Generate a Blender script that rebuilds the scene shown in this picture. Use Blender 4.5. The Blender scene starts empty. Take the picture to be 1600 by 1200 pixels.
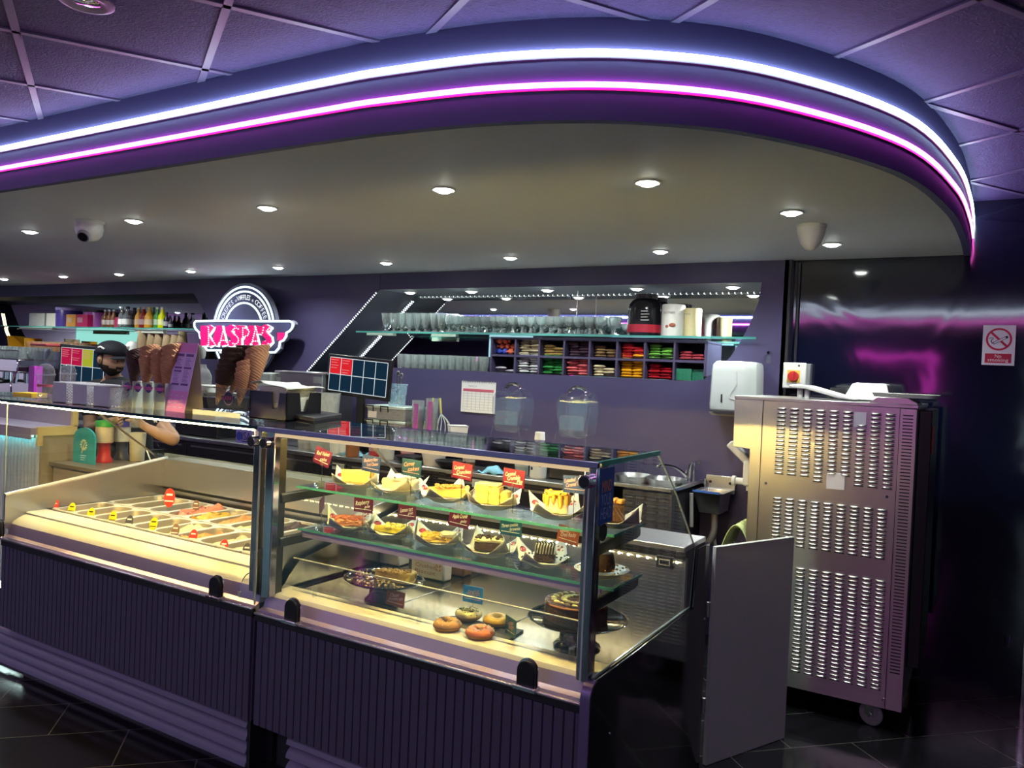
import bpy, bmesh, math, random
from mathutils import Vector, Matrix
PI = math.pi
random.seed(7)
scn = bpy.context.scene
COL = scn.collection

# ------------------------------------------------------------------ camera model (used to look up where things stand)
YAW, PITCH, ROLL, FPX, EYE = math.radians(30.854), math.radians(-0.959), math.radians(2.508), 1235.0, 1.6
_f = Vector((-math.sin(YAW)*math.cos(PITCH), math.cos(YAW)*math.cos(PITCH), math.sin(PITCH)))
_r0 = Vector((math.cos(YAW), math.sin(YAW), 0)); _u0 = _r0.cross(_f)
_rt = math.cos(ROLL)*_r0 + math.sin(ROLL)*_u0
_up = -math.sin(ROLL)*_r0 + math.cos(ROLL)*_u0
CAMP = Vector((0, 0, EYE))
def ray(x, y): return _f + _rt*((x-800)/FPX) - _up*((y-600)/FPX)
def atY(x, y, Y): d = ray(x, y); return CAMP + d*(Y/d.y)
def atX(x, y, X): d = ray(x, y); return CAMP + d*(X/d.x)
def atZ(x, y, Z): d = ray(x, y); return CAMP + d*((Z-EYE)/d.z)

# ------------------------------------------------------------------ materials
MATS = {}
def mat(name, col=(.5,.5,.5), rough=.5, metal=0., var=.06, vscale=14., bump=0., bscale=60., emit=None, estr=0.,
        spec=.5, coat=0., trans=0., ior=1.45, stretch=None, alpha=1.):
    if name in MATS: return MATS[name]
    m = bpy.data.materials.new(name); m.use_nodes = True
    nt = m.node_tree; N = nt.nodes; L = nt.links
    b = N['Principled BSDF']
    b.inputs['Roughness'].default_value = rough
    b.inputs['Metallic'].default_value = metal
    b.inputs['Specular IOR Level'].default_value = spec
    b.inputs['Coat Weight'].default_value = coat
    b.inputs['Transmission Weight'].default_value = trans
    b.inputs['IOR'].default_value = ior
    b.inputs['Alpha'].default_value = alpha
    tc = N.new('ShaderNodeTexCoord'); mp = N.new('ShaderNodeMapping')
    L.new(tc.outputs['Object'], mp.inputs['Vector'])
    if stretch: mp.inputs['Scale'].default_value = stretch
    nz = N.new('ShaderNodeTexNoise'); nz.inputs['Scale'].default_value = vscale; nz.inputs['Detail'].default_value = 4
    L.new(mp.outputs['Vector'], nz.inputs['Vector'])
    cr = N.new('ShaderNodeMix'); cr.data_type = 'RGBA'
    a = tuple(max(0, c*(1-var)) for c in col)+(1,); c2 = tuple(min(1, c*(1+var)) for c in col)+(1,)
    cr.inputs['A'].default_value = a; cr.inputs['B'].default_value = c2
    L.new(nz.outputs['Fac'], cr.inputs['Factor']); L.new(cr.outputs['Result'], b.inputs['Base Color'])
    if bump:
        n2 = N.new('ShaderNodeTexNoise'); n2.inputs['Scale'].default_value = bscale; n2.inputs['Detail'].default_value = 5
        L.new(mp.outputs['Vector'], n2.inputs['Vector'])
        bp = N.new('ShaderNodeBump'); bp.inputs['Strength'].default_value = bump; bp.inputs['Distance'].default_value = .01
        L.new(n2.outputs['Fac'], bp.inputs['Height']); L.new(bp.outputs['Normal'], b.inputs['Normal'])
    if emit:
        b.inputs['Emission Color'].default_value = tuple(emit)+(1,)
        b.inputs['Emission Strength'].default_value = estr
    MATS[name] = m
    return m

def glassmat(name, tint=(1,1,1), rough=.0, ior=1.45, body=0., bodycol=(.8,.9,.9), gloss=1., edge=None):
    """thin clear glass or plastic: see-through, with a Fresnel sheen; body adds a little milky diffuse"""
    if name in MATS: return MATS[name]
    m = bpy.data.materials.new(name); m.use_nodes = True
    nt = m.node_tree; N = nt.nodes; L = nt.links; N.clear()
    out = N.new('ShaderNodeOutputMaterial')
    tr = N.new('ShaderNodeBsdfTransparent'); tr.inputs['Color'].default_value = tuple(tint)+(1,)
    gl = N.new('ShaderNodeBsdfGlossy'); gl.inputs['Roughness'].default_value = rough
    gl.inputs['Color'].default_value = (gloss, gloss, gloss, 1)
    # Schlick sheen, the same from either side of the pane
    lw = N.new('ShaderNodeLayerWeight'); lw.inputs['Blend'].default_value = .5
    pw = N.new('ShaderNodeMath'); pw.operation = 'POWER'; pw.inputs[1].default_value = 5
    fr = N.new('ShaderNodeMapRange'); f0 = ((ior-1)/(ior+1))**2
    fr.inputs['To Min'].default_value = f0; fr.inputs['To Max'].default_value = 1
    L.new(lw.outputs['Facing'], pw.inputs[0]); L.new(pw.outputs[0], fr.inputs['Value'])
    mx = N.new('ShaderNodeMixShader')
    L.new(fr.outputs['Result'], mx.inputs['Fac'])
    L.new(tr.outputs['BSDF'], mx.inputs[1]); L.new(gl.outputs['BSDF'], mx.inputs[2])
    last = mx
    if body > 0:
        df = N.new('ShaderNodeBsdfDiffuse'); df.inputs['Color'].default_value = tuple(bodycol)+(1,)
        m2 = N.new('ShaderNodeMixShader')
        nz = N.new('ShaderNodeTexNoise'); nz.inputs['Scale'].default_value = 9
        mr = N.new('ShaderNodeMapRange'); mr.inputs['To Min'].default_value = body*.7; mr.inputs['To Max'].default_value = body*1.3
        L.new(nz.outputs['Fac'], mr.inputs['Value']); L.new(mr.outputs['Result'], m2.inputs['Fac'])
        L.new(mx.outputs['Shader'], m2.inputs[1]); L.new(df.outputs['BSDF'], m2.inputs[2]); last = m2
    L.new(last.outputs['Shader'], out.inputs['Surface'])
    MATS[name] = m
    return m

def emis(name, col, strength):
    if name in MATS: return MATS[name]
    m = bpy.data.materials.new(name); m.use_nodes = True
    N = m.node_tree.nodes; N.clear()
    e = N.new('ShaderNodeEmission'); e.inputs['Color'].default_value = tuple(col)+(1,); e.inputs['Strength'].default_value = strength
    o = N.new('ShaderNodeOutputMaterial'); m.node_tree.links.new(e.outputs[0], o.inputs['Surface'])
    MATS[name] = m
    return m

# ------------------------------------------------------------------ mesh builder
def wm(o):
    m = o.matrix_basis.copy()
    return wm(o.parent) @ m if o.parent else m

class MB:
    def __init__(s): s.v = []; s.f = []; s.mi = []; s.cur = 0; s.T = Matrix.Identity(4)
    def mat(s, i): s.cur = i; return s
    def at(s, loc=(0,0,0), rz=0, rx=0, ry=0, sc=1):
        s.T = Matrix.Translation(loc) @ Matrix.Rotation(rz,4,'Z') @ Matrix.Rotation(ry,4,'Y') @ Matrix.Rotation(rx,4,'X') @ Matrix.Scale(sc,4)
        return s
    def add(s, vs, fs):
        b = len(s.v)
        s.v += [s.T @ Vector(v) for v in vs]
        s.f += [tuple(i+b for i in f) for f in fs]; s.mi += [s.cur]*len(fs)
        return s
    def box(s, a, b):
        x0,y0,z0 = a; x1,y1,z1 = b
        if x0>x1: x0,x1=x1,x0
        if y0>y1: y0,y1=y1,y0
        if z0>z1: z0,z1=z1,z0
        return s.add([(x0,y0,z0),(x1,y0,z0),(x1,y1,z0),(x0,y1,z0),(x0,y0,z1),(x1,y0,z1),(x1,y1,z1),(x0,y1,z1)],
              [(0,3,2,1),(4,5,6,7),(0,1,5,4),(1,2,6,5),(2,3,7,6),(3,0,4,7)])
    def cyl(s, p0, p1, r0, r1=None, n=16, caps=True):
        r1 = r0 if r1 is None else r1
        p0, p1 = Vector(p0), Vector(p1); d = (p1-p0).normalized()
        a = d.orthogonal().normalized(); b = d.cross(a)
        vs = []
        for p, r in ((p0,r0),(p1,r1)):
            for i in range(n):
                t = 2*PI*i/n; vs.append(p+a*(r*math.cos(t))+b*(r*math.sin(t)))
        fs = [(i,(i+1)%n,n+(i+1)%n,n+i) for i in range(n)]
        if caps: fs += [tuple(range(n-1,-1,-1)), tuple(range(n,2*n))]
        return s.add(vs, fs)
    def tube(s, path, r, n=8, closed=False, caps=True):
        P = [Vector(p) for p in path]; k = len(P); vs = []
        prev = None
        for i in range(k):
            if closed: d = P[(i+1)%k]-P[i-1]
            else: d = P[min(i+1,k-1)]-P[max(i-1,0)]
            d = d.normalized() if d.length > 1e-9 else Vector((0,0,1))
            a = d.orthogonal().normalized() if prev is None else (prev - d*prev.dot(d)).normalized()
            prev = a; b = d.cross(a)
            rr = r[i] if isinstance(r,(list,tuple)) else r
            for j in range(n):
                t = 2*PI*j/n; vs.append(P[i]+a*(rr*math.cos(t))+b*(rr*math.sin(t)))
        fs = []
        for i in range(k if closed else k-1):
            o = ((i+1)%k)*n
            for j in range(n): fs.append((i*n+j, i*n+(j+1)%n, o+(j+1)%n, o+j))
        if caps and not closed: fs += [tuple(range(n-1,-1,-1)), tuple(range((k-1)*n,k*n))]
        return s.add(vs, fs)
    def lathe(s, prof, c=(0,0,0), n=24, flute=0., nf=0, cap=True):
        vs = []; k = len(prof)
        for (r,z) in prof:
            for j in range(n):
                t = 2*PI*j/n; rr = r*(1+flute*math.cos(nf*t)) if nf else r
                vs.append((c[0]+rr*math.cos(t), c[1]+rr*math.sin(t), c[2]+z))
        fs = [(i*n+j, i*n+(j+1)%n, (i+1)*n+(j+1)%n, (i+1)*n+j) for i in range(k-1) for j in range(n)]
        if cap:
            if prof[0][0] > 1e-5: fs.append(tuple(range(n-1,-1,-1)))
            if prof[-1][0] > 1e-5: fs.append(tuple(range((k-1)*n,k*n)))
        return s.add(vs, fs)
    def prism(s, poly, plane, a, b):
        def P(p, t):
            return {'XZ':(p[0],t,p[1]), 'XY':(p[0],p[1],t), 'YZ':(t,p[0],p[1])}[plane]
        n = len(poly)
        vs = [P(p,a) for p in poly]+[P(p,b) for p in poly]
        fs = [(i,(i+1)%n,n+(i+1)%n,n+i) for i in range(n)]
        fs += [tuple(range(n-1,-1,-1)), tuple(range(n,2*n))]
        return s.add(vs, fs)
    def sphere(s, c, r, sc=(1,1,1), nu=16, nv=10, fn=None):
        vs = []
        for i in range(nv+1):
            ph = PI*i/nv
            for j in range(nu):
                t = 2*PI*j/nu
                d = Vector((math.sin(ph)*math.cos(t), math.sin(ph)*math.sin(t), math.cos(ph)))
                k = r*(fn(d) if fn else 1)
                vs.append((c[0]+d.x*k*sc[0], c[1]+d.y*k*sc[1], c[2]+d.z*k*sc[2]))
        fs = [(i*nu+j, (i+1)*nu+j, (i+1)*nu+(j+1)%nu, i*nu+(j+1)%nu) for i in range(nv) for j in range(nu)]
        return s.add(vs, fs)
    def grid(s, fn, nu, nv):
        vs = [fn(i/nu, j/nv) for i in range(nu+1) for j in range(nv+1)]
        fs = [(i*(nv+1)+j, (i+1)*(nv+1)+j, (i+1)*(nv+1)+j+1, i*(nv+1)+j+1) for i in range(nu) for j in range(nv)]
        return s.add(vs, fs)
    def quad(s, *p): return s.add(list(p), [tuple(range(len(p)))])
    def text(s, body, o, ux, uy, size, depth=.0006, shear=0., width=None):
        """lettering lying in the plane (ux, uy), its centre at o"""
        vs, fs = text_geo(body, shear)
        xs = [v[0] for v in vs]; ys = [v[1] for v in vs]
        if not xs: return s
        cx = (min(xs)+max(xs))/2; cy = (min(ys)+max(ys))/2; w = max(xs)-min(xs)
        kx = size if width is None else width/w
        o, ux, uy = Vector(o), Vector(ux).normalized(), Vector(uy).normalized(); n = ux.cross(uy)
        return s.add([o+ux*((x-cx)*kx)+uy*((y-cy)*size)+n*depth for x,y in vs], fs)
    def build(s, name, mats, parent=None, bevel=0., seg=2, smooth=40, sub=0, solid=0., weld=False):
        me = bpy.data.meshes.new(name)
        vs = s.v
        if parent is not None:
            iv = wm(parent).inverted(); vs = [iv @ v for v in vs]
        me.from_pydata([tuple(v) for v in vs], [], s.f)
        if not isinstance(mats,(list,tuple)): mats = [mats]
        for m in mats: me.materials.append(m)
        if len(mats) > 1: me.polygons.foreach_set('material_index', s.mi)
        bm = bmesh.new(); bm.from_mesh(me)
        if weld: bmesh.ops.remove_doubles(bm, verts=bm.verts, dist=1e-5)
        bmesh.ops.recalc_face_normals(bm, faces=bm.faces)
        bm.to_mesh(me); bm.free()
        if smooth:
            me.shade_smooth(); me.set_sharp_from_angle(angle=math.radians(smooth))
        o = bpy.data.objects.new(name, me); COL.objects.link(o)
        if parent is not None: o.parent = parent
        if solid:
            m = o.modifiers.new('s','SOLIDIFY'); m.thickness = solid
        if sub:
            m = o.modifiers.new('sub','SUBSURF'); m.levels = sub; m.render_levels = sub
        if bevel:
            m = o.modifiers.new('b','BEVEL'); m.width = bevel; m.segments = seg; m.limit_method = 'ANGLE'; m.angle_limit = math.radians(40)
        return o

_TX = {}
def text_geo(body, shear):
    k = (body, shear)
    if k not in _TX:
        cu = bpy.data.curves.new('t','FONT'); cu.body = body; cu.size = 1; cu.shear = shear; cu.resolution_u = 2
        ob = bpy.data.objects.new('t', cu)
        me = bpy.data.meshes.new_from_object(ob)
        _TX[k] = ([(v.co.x, v.co.y) for v in me.vertices], [tuple(p.vertices) for p in me.polygons])
        bpy.data.objects.remove(ob); bpy.data.curves.remove(cu); bpy.data.meshes.remove(me)
    return _TX[k]

def tag(o, label, cat, group=None, kind=None):
    o['label'] = label; o['category'] = cat
    if group: o['group'] = group
    if kind: o['kind'] = kind
    return o
def thing(name, label, cat, loc=(0,0,0), rz=0, group=None):
    o = bpy.data.objects.new(name, None); COL.objects.link(o); o.empty_display_size = .05
    o.location = loc; o.rotation_euler = (0,0,rz)
    return tag(o, label, cat, group)
def struct(o): o['kind'] = 'structure'; return o
def kids(o): return [c for c in bpy.data.objects if c.parent == o]
def dup(root, loc, rz=0., label=None, group=None, sc=None):
    """a copy of a thing together with copies of its parts and sub-parts"""
    r = root.copy(); COL.objects.link(r); r.location = loc; r.rotation_euler = (0,0,rz)
    if sc: r.scale = sc if isinstance(sc,(tuple,list)) else (sc,sc,sc)
    if label: r['label'] = label
    if group: r['group'] = group
    for ch in list(root.children):
        c = ch.copy(); COL.objects.link(c); c.parent = r
        for g in list(ch.children):
            d = g.copy(); COL.objects.link(d); d.parent = c
    return r
def place(root, loc, rz=0., sc=None):
    root.location = loc; root.rotation_euler = (0,0,rz)
    if sc: root.scale = sc if isinstance(sc,(tuple,list)) else (sc,sc,sc)
    return root

def smoothpath(pts, k=6):
    P = [Vector(p) for p in pts]; out = []
    for i in range(len(P)-1):
        p0 = P[max(i-1,0)]; p1 = P[i]; p2 = P[i+1]; p3 = P[min(i+2,len(P)-1)]
        for j in range(k):
            t = j/k
            out.append(.5*((2*p1)+(p2-p0)*t+(2*p0-5*p1+4*p2-p3)*t*t+(3*p1-p0-3*p2+p3)*t*t*t))
    out.append(P[-1]); return out
def rrect(x0, y0, x1, y1, r, n=4):
    out = []
    for cx,cy,a in ((x1-r,y1-r,0),(x0+r,y1-r,PI/2),(x0+r,y0+r,PI),(x1-r,y0+r,1.5*PI)):
        for i in range(n+1):
            t = a+PI/2*i/n; out.append((cx+r*math.cos(t), cy+r*math.sin(t)))
    return out

# ------------------------------------------------------------------ palette
steel = mat('brushed steel', (.58,.57,.56), .28, 1., var=.08, vscale=3, stretch=(1,1,120), bump=.02, bscale=3)
steelh = mat('steel sheet', (.55,.55,.56), .3, 1., var=.1, vscale=4, stretch=(60,60,2))
chrome = mat('chrome', (.8,.8,.82), .07, 1., var=.02)
blackp = mat('black plastic', (.012,.012,.015), .35, var=.2)
blackm = mat('black matt paint', (.016,.015,.022), .5, var=.2)
whitep = mat('white plastic', (.8,.8,.78), .35, var=.03)
whitec = mat('white ceramic', (.82,.8,.76), .15, var=.02)
paper = mat('white paper', (.8,.78,.74), .7, var=.05, vscale=30)
glass = glassmat('pane glass', (.97,.985,.98))
acry = glassmat('clear acrylic', (.93,.95,.95), body=.04, bodycol=(.8,.85,.85))
edgeg = mat('green glass edge', (.10,.42,.38), .12, var=.1, alpha=.75)
# ------------------------------------------------------------------ the room
navy = mat('navy violet satin paint', (.066,.056,.135), .42, var=.05, vscale=2.5, bump=.03, bscale=120)
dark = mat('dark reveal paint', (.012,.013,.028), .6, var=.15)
fasciam = mat('navy fascia paint', (.085,.085,.23), .55, var=.05)
soffm = mat('pale grey soffit paint', (.83,.86,.94), .55, var=.05, vscale=1.5)

def floor_mat():
    m = bpy.data.materials.new('black stone tiles'); m.use_nodes = True
    N = m.node_tree.nodes; L = m.node_tree.links; b = N['Principled BSDF']
    tc = N.new('ShaderNodeTexCoord'); mp = N.new('ShaderNodeMapping'); mp.vector_type = 'POINT'
    mp.inputs['Rotation'].default_value = (0,0,math.radians(-45.5))
    L.new(tc.outputs['Object'], mp.inputs['Vector'])
    mp2 = N.new('ShaderNodeMapping'); mp2.inputs['Location'].default_value = (-3.05,-2.923+.31*20,0)
    L.new(mp.outputs['Vector'], mp2.inputs['Vector'])
    br = N.new('ShaderNodeTexBrick'); br.inputs['Scale'].default_value = 1
    br.inputs['Brick Width'].default_value = .62; br.inputs['Row Height'].default_value = .314
    br.inputs['Mortar Size'].default_value = .0028; br.inputs['Mortar Smooth'].default_value = .1
    br.inputs['Color1'].default_value = (.010,.010,.013,1); br.inputs['Color2'].default_value = (.014,.013,.017,1)
    br.inputs['Mortar'].default_value = (.09,.088,.08,1); br.offset = .5
    L.new(mp2.outputs['Vector'], br.inputs['Vector'])
    L.new(br.outputs['Color'], b.inputs['Base Color'])
    nz = N.new('ShaderNodeTexNoise'); nz.inputs['Scale'].default_value = 5; nz.inputs['Detail'].default_value = 6
    L.new(tc.outputs['Object'], nz.inputs['Vector'])
    mr = N.new('ShaderNodeMapRange'); mr.inputs['To Min'].default_value = .06; mr.inputs['To Max'].default_value = .22
    L.new(nz.outputs['Fac'], mr.inputs['Value']); L.new(mr.outputs['Result'], b.inputs['Roughness'])
    bp = N.new('ShaderNodeBump'); bp.inputs['Strength'].default_value = .06; bp.inputs['Distance'].default_value = .004
    n2 = N.new('ShaderNodeTexNoise'); n2.inputs['Scale'].default_value = 40
    L.new(tc.outputs['Object'], n2.inputs['Vector']); L.new(n2.outputs['Fac'], bp.inputs['Height']); L.new(bp.outputs['Normal'], b.inputs['Normal'])
    return m
FX0, FX1, FY0, FY1 = -12.5, 3.2, -4.6, 5.5
struct(MB().box((FX0,FY0,-.12),(FX1,FY1,0)).build('floor', floor_mat()))

CZ = 2.626
def ceil_mat():
    m = mat('dark mineral ceiling tile', (.046,.040,.140), .75, var=.3, vscale=55, bump=.6, bscale=130)
    return m
struct(MB().box((FX0,FY0,CZ),(FX1,FY1,CZ+.1)).build('ceiling', ceil_mat()))
# lay-in grid of the ceiling, turned 58 degrees to the counter
g = MB()
c58, s58 = math.cos(math.radians(58)), math.sin(math.radians(58))
U = Vector((c58,s58,0)); Nn = Vector((-s58,c58,0))
def clip(p, d):
    lo, hi = -30, 30
    for k,(a,b) in enumerate(((FX0+.02,FX1-.02),(FY0+.02,4.93))):
        if abs(d[k])<1e-9: continue
        t0, t1 = (a-p[k])/d[k], (b-p[k])/d[k]
        if t0>t1: t0,t1=t1,t0
        lo, hi = max(lo,t0), min(hi,t1)
    return (lo,hi) if hi>lo else None
def bar(p, d):
    c = clip(p,d)
    if not c: return
    a = p+d*c[0]; b = p+d*c[1]; w = Vector((-d.y,d.x,0))*.012
    z0, z1 = CZ-.006, CZ+.002
    g.add([(q.x,q.y,z) for z in (z0,z1) for q in (a-w,b-w,b+w,a+w)], [(0,1,2,3),(7,6,5,4),(0,4,5,1),(2,6,7,3),(1,5,6,2),(3,7,4,0)])
for k in range(-18,20):
    bar(Nn*(1.31+.575*k), U)
    bar(U*(-.295+.572*k), Nn)
struct(g.build('trim_1', mat('grid paint with purple glint', (.10,.09,.19), .45, var=.1), smooth=0))  # same dark paint as the tiles, lightened in colour for a purple glint

# soffit over the counter: rounded bulkhead
SZ = 2.335
curve = smoothpath([(-12.45,1.955,0),(-6,1.955,0),(-3,1.95,0),(-2.3,1.945,0),(-1.9,1.945,0),(-1.66,1.953,0),(-1.25,2.012,0),(-.9,2.158,0),(-.6,2.44,0),(-.305,3.0,0),(-.178,3.69,0),(-.138,4.35,0),(-.13,4.94,0)], 8)
poly = [(p.x,p.y) for p in curve]+[(-12.45,4.94)]
sf = MB(); sf.add([(x,y,SZ) for x,y in poly]+[(x,y,SZ+.05) for x,y in poly],
   [tuple(range(len(poly)-1,-1,-1)), tuple(range(len(poly),2*len(poly)))]+[(i,(i+1)%len(poly),len(poly)+(i+1)%len(poly),len(poly)+i) for i in range(len(poly))])
struct(sf.build('ceiling_soffit', soffm, smooth=30))
fs = MB()
def ribbon(mb, off, z0, z1, th):
    P = []
    for i,p in enumerate(curve):
        d = (curve[min(i+1,len(curve)-1)]-curve[max(i-1,0)]).normalized(); n = Vector((d.y,-d.x,0))
        P.append((p+n*off, p+n*(off+th)))
    vs = []
    for a,b in P: vs += [(a.x,a.y,z0),(b.x,b.y,z0),(b.x,b.y,z1),(a.x,a.y,z1)]
    f = []
    for i in range(len(P)-1):
        o = i*4
        for k in range(4): f.append((o+k,o+(k+1)%4,o+4+(k+1)%4,o+4+k))
    f += [(0,1,2,3),((len(P)-1)*4+3,(len(P)-1)*4+2,(len(P)-1)*4+1,(len(P)-1)*4)]
    return mb.add(vs, f)
struct(ribbon(fs, .0, SZ-.004, CZ, .03).build('trim_2', fasciam, smooth=50))
t = thing('led_strip', 'cool white neon strip curving along the top of the soffit edge', 'light strip', (-1.66,1.95,2.52))
ribbon(MB(), .031, 2.514, 2.530, .012).build('diffuser', emis('cool white led', (.74,.90,1.), 18), t, smooth=50)
ribbon(MB(), .0305, 2.507, 2.5135, .005).build('channel', mat('led channel', (.12,.12,.17), .4), t, smooth=50)
t = thing('led_strip', 'pink neon strip curving along the soffit edge, just under the white strip', 'light strip', (-1.66,1.95,2.425))
ribbon(MB(), .031, 2.424, 2.437, .012).build('diffuser', emis('pink led', (1.,.12,.70), 13), t, smooth=50)
ribbon(MB(), .0305, 2.415, 2.4235, .005).build('channel', mat('pink silicone channel', (.75,.03,.3), .5), t, smooth=50)

# back wall with two mirrored niches
WY, NY = 4.9, 5.36
rn = [(-4.2,2.205),(-4.98,1.5),(-4.42,1.5),(-4.42,1.583),(-1.60,1.583),(-1.52,1.6),(-1.44,1.655),(-1.36,1.745),(-1.30,1.845),(-1.245,1.965),(-1.205,2.09),(-1.19,2.205)]
q = [atY(*p,NY-.012) for p in ((3,490),(8,514),(13,527),(19,538),(27,549))]
ln = [(-11.6,2.205),(-11.4,1.95),(-11.0,1.583),(-5.93,1.583),(-6.5,2.205)]
bm = bmesh.new()
def loop(pts):
    vs = [bm.verts.new((x,WY,z)) for x,z in pts]
    return [bm.edges.new((vs[i],vs[(i+1)%len(vs)])) for i in range(len(vs))]
ed = loop([(FX0,0),(-1.035,0),(-1.035,CZ),(FX0,CZ)])+loop(rn)+loop(ln)
bmesh.ops.triangle_fill(bm, use_beauty=True, use_dissolve=False, edges=ed, normal=(0,-1,0))
wv = [v.co.copy() for v in bm.verts]; bm.verts.index_update(); wf = [tuple(v.index for v in f.verts) for f in bm.faces]; bm.free()
w = MB(); w.add(wv, wf)
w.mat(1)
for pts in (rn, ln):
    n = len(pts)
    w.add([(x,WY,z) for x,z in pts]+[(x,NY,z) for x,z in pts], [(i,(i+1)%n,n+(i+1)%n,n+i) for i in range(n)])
w.mat(0).box((-1.06,WY,0),(-1.035,WY+.6,CZ))
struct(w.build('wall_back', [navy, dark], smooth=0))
struct(MB().box((-1.034,4.895,0),(-1.018,4.957,2.335)).build('trim_3', blackm))
struct(MB().box((-4.203,4.8985,2.205),(-4.199,4.9005,2.334)).build('trim_4', blackm))

def gloss_mat():
    m = bpy.data.materials.new('glossy navy vinyl'); m.use_nodes = True
    N = m.node_tree.nodes; L = m.node_tree.links; b = N['Principled BSDF']
    b.inputs['Base Color'].default_value = (.004,.006,.022,1); b.inputs['Roughness'].default_value = .07
    b.inputs['Specular IOR Level'].default_value = .9
    tc = N.new('ShaderNodeTexCoord')
    n1 = N.new('ShaderNodeTexNoise'); n1.inputs['Scale'].default_value = 2.2; n1.inputs['Detail'].default_value = 2; n1.inputs['Distortion'].default_value = .8
    L.new(tc.outputs['Object'], n1.inputs['Vector'])
    bp = N.new('ShaderNodeBump'); bp.inputs['Strength'].default_value = .055; bp.inputs['Distance'].default_value = .03
    L.new(n1.outputs['Fac'], bp.inputs['Height']); L.new(bp.outputs['Normal'], b.inputs['Normal'])
    return m
glossy = gloss_mat()
struct(MB().box((-1.018,4.95,0),(.235,5.05,CZ)).build('wall_back_panel', glossy))
struct(MB().box((.238,4.925,0),(.252,5.0,CZ)).build('trim_5', chrome))
struct(MB().box((.252,4.95,0),(FX1,5.05,CZ)).build('wall_right_panel', glossy))
# niche mirrors
mirm = mat('mirror', (.82,.84,.86), .01, 1., var=.01)
def niche_mirror(pts, label):
    m = MB().prism(pts, 'XZ', NY, NY+.006)
    return tag(m.build('mirror', mirm, smooth=0), label, 'mirror')
niche_mirror(rn, 'mirror lining the back of the right niche behind the sundae glasses')
niche_mirror([(-11.1,2.205)]+[(v.x,v.z) for v in q]+[(-10.2,1.583),(-5.93,1.583),(-6.5,2.205)], 'mirror lining the back of the left niche behind the drinks shelf')
# small LED tapes along the niche edges
def tape(a, b, n, name, label, glow=9):
    m = MB(); a, b = Vector(a), Vector(b); d = (b-a).normalized()
    t = thing(name, label, 'light strip', a)
    MB().tube([a,b], .006, 6).build('tape', mat('led tape back', (.2,.2,.22), .5), t)
    for i in range(n):
        p = a+(b-a)*((i+.5)/n)
        m.at(p).sphere((0,0,0), .0065, nu=6, nv=4)
    m.build('diodes', emis('led dots %d' % glow, (.9,.97,1.), glow), t)['kind'] = 'stuff'
tape((-4.225,4.893,2.185),(-4.965,4.893,1.515), 44, 'led_tape', 'dotted white light tape down the outer slanting edge of the right niche')
tape((-4.22,NY-.012,2.16),(-4.93,NY-.012,1.53), 44, 'led_tape', 'dotted white light tape down the mirror edge inside the right niche')
tape((-4.15,NY-.012,2.19),(-1.2,NY-.012,2.19), 70, 'led_tape', 'dotted white light tape along the top of the mirror in the right niche', 3)
t = thing('led_tape', 'warm white light tape following the curved left edge of the left niche', 'light strip', (-10.8,NY-.012,1.9))
MB().tube(smoothpath([(v.x,NY-.012,v.z) for v in q],5), .008, 6).build('tape', emis('warm tape', (1,.85,.5), 2.5), t)

# other walls, behind and beside the camera
struct(MB().box((FX0-.1,FY0,0),(FX0,FY1,CZ)).build('wall_left', mat('lilac wall paint', (.45,.38,.55), .5)))
struct(MB().box((FX1,FY0,0),(FX1+.1,FY1,CZ)).build('wall_right', navy))
struct(MB().box((FX0,FY0-.1,0),(FX1,FY0,CZ)).build('wall_front', navy))
struct(MB().box((FX0,NY+.01,0),(-1.06,FY1+.05,CZ)).build('wall_back_core', mat('niche back paint', (.03,.03,.08), .5)))
# ------------------------------------------------------------------ the two display counters
slatm = mat('violet black slat board', (.085,.072,.13), .5, var=.08, vscale=3)
lilac = mat('lilac grey louvre', (.20,.17,.30), .45, var=.06)
sillw = mat('white enamel sill', (.72,.70,.66), .3, var=.03)
warmled = emis('warm case led', (1.,.71,.18), 180)
sidegl = mat('black lacquer side', (.006,.006,.008), .08, var=.2, spec=.6)
postm = mat('polished dark steel', (.55,.52,.60), .12, 1., var=.05)

def slats(m, x0, x1, y, z0, z1, pitch=.036):
    n = max(1, round((x1-x0)/pitch)); p = (x1-x0)/n
    for i in range(n):
        a = x0+i*p+.003; b = x0+(i+1)*p-.003
        m.add([(a,y,z0),(b,y,z0),(b,y,z1),(a,y,z1),(a-.0025,y+.011,z0),(b+.0025,y+.011,z0),(b+.0025,y+.011,z1),(a-.0025,y+.011,z1)],
              [(0,1,2,3),(4,0,3,7),(1,5,6,2),(0,4,5,1),(3,2,6,7)])
def louvres(m, x0, x1, y, n=4, z1=.205):
    h = z1/n
    for k in range(n):
        zt = z1-k*h
        pr = [(y+.075-.075*math.cos(a)*.0-.075*math.sin(a), zt-.004-(h*.92)*(1-math.cos(a))) for a in [PI/2*i/5 for i in range(6)]]
        pr2 = [(q[0]+.008,q[1]-.001) for q in pr]
        L = len(pr)
        vs = [(x0,a,b) for a,b in pr]+[(x1,a,b) for a,b in pr]+[(x0,a,b) for a,b in pr2]+[(x1,a,b) for a,b in pr2]
        f = [(i,i+1,L+i+1,L+i) for i in range(L-1)]+[(2*L+i,3*L+i,3*L+i+1,2*L+i+1) for i in range(L-1)]
        f += [(L-1,2*L-1,4*L-1,3*L-1)]
        f += [(i,2*L+i,2*L+i+1,i+1) for i in range(L-1)]+[(L+i,L+i+1,3*L+i+1,3*L+i) for i in range(L-1)]
        m.add(vs, f)
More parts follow.
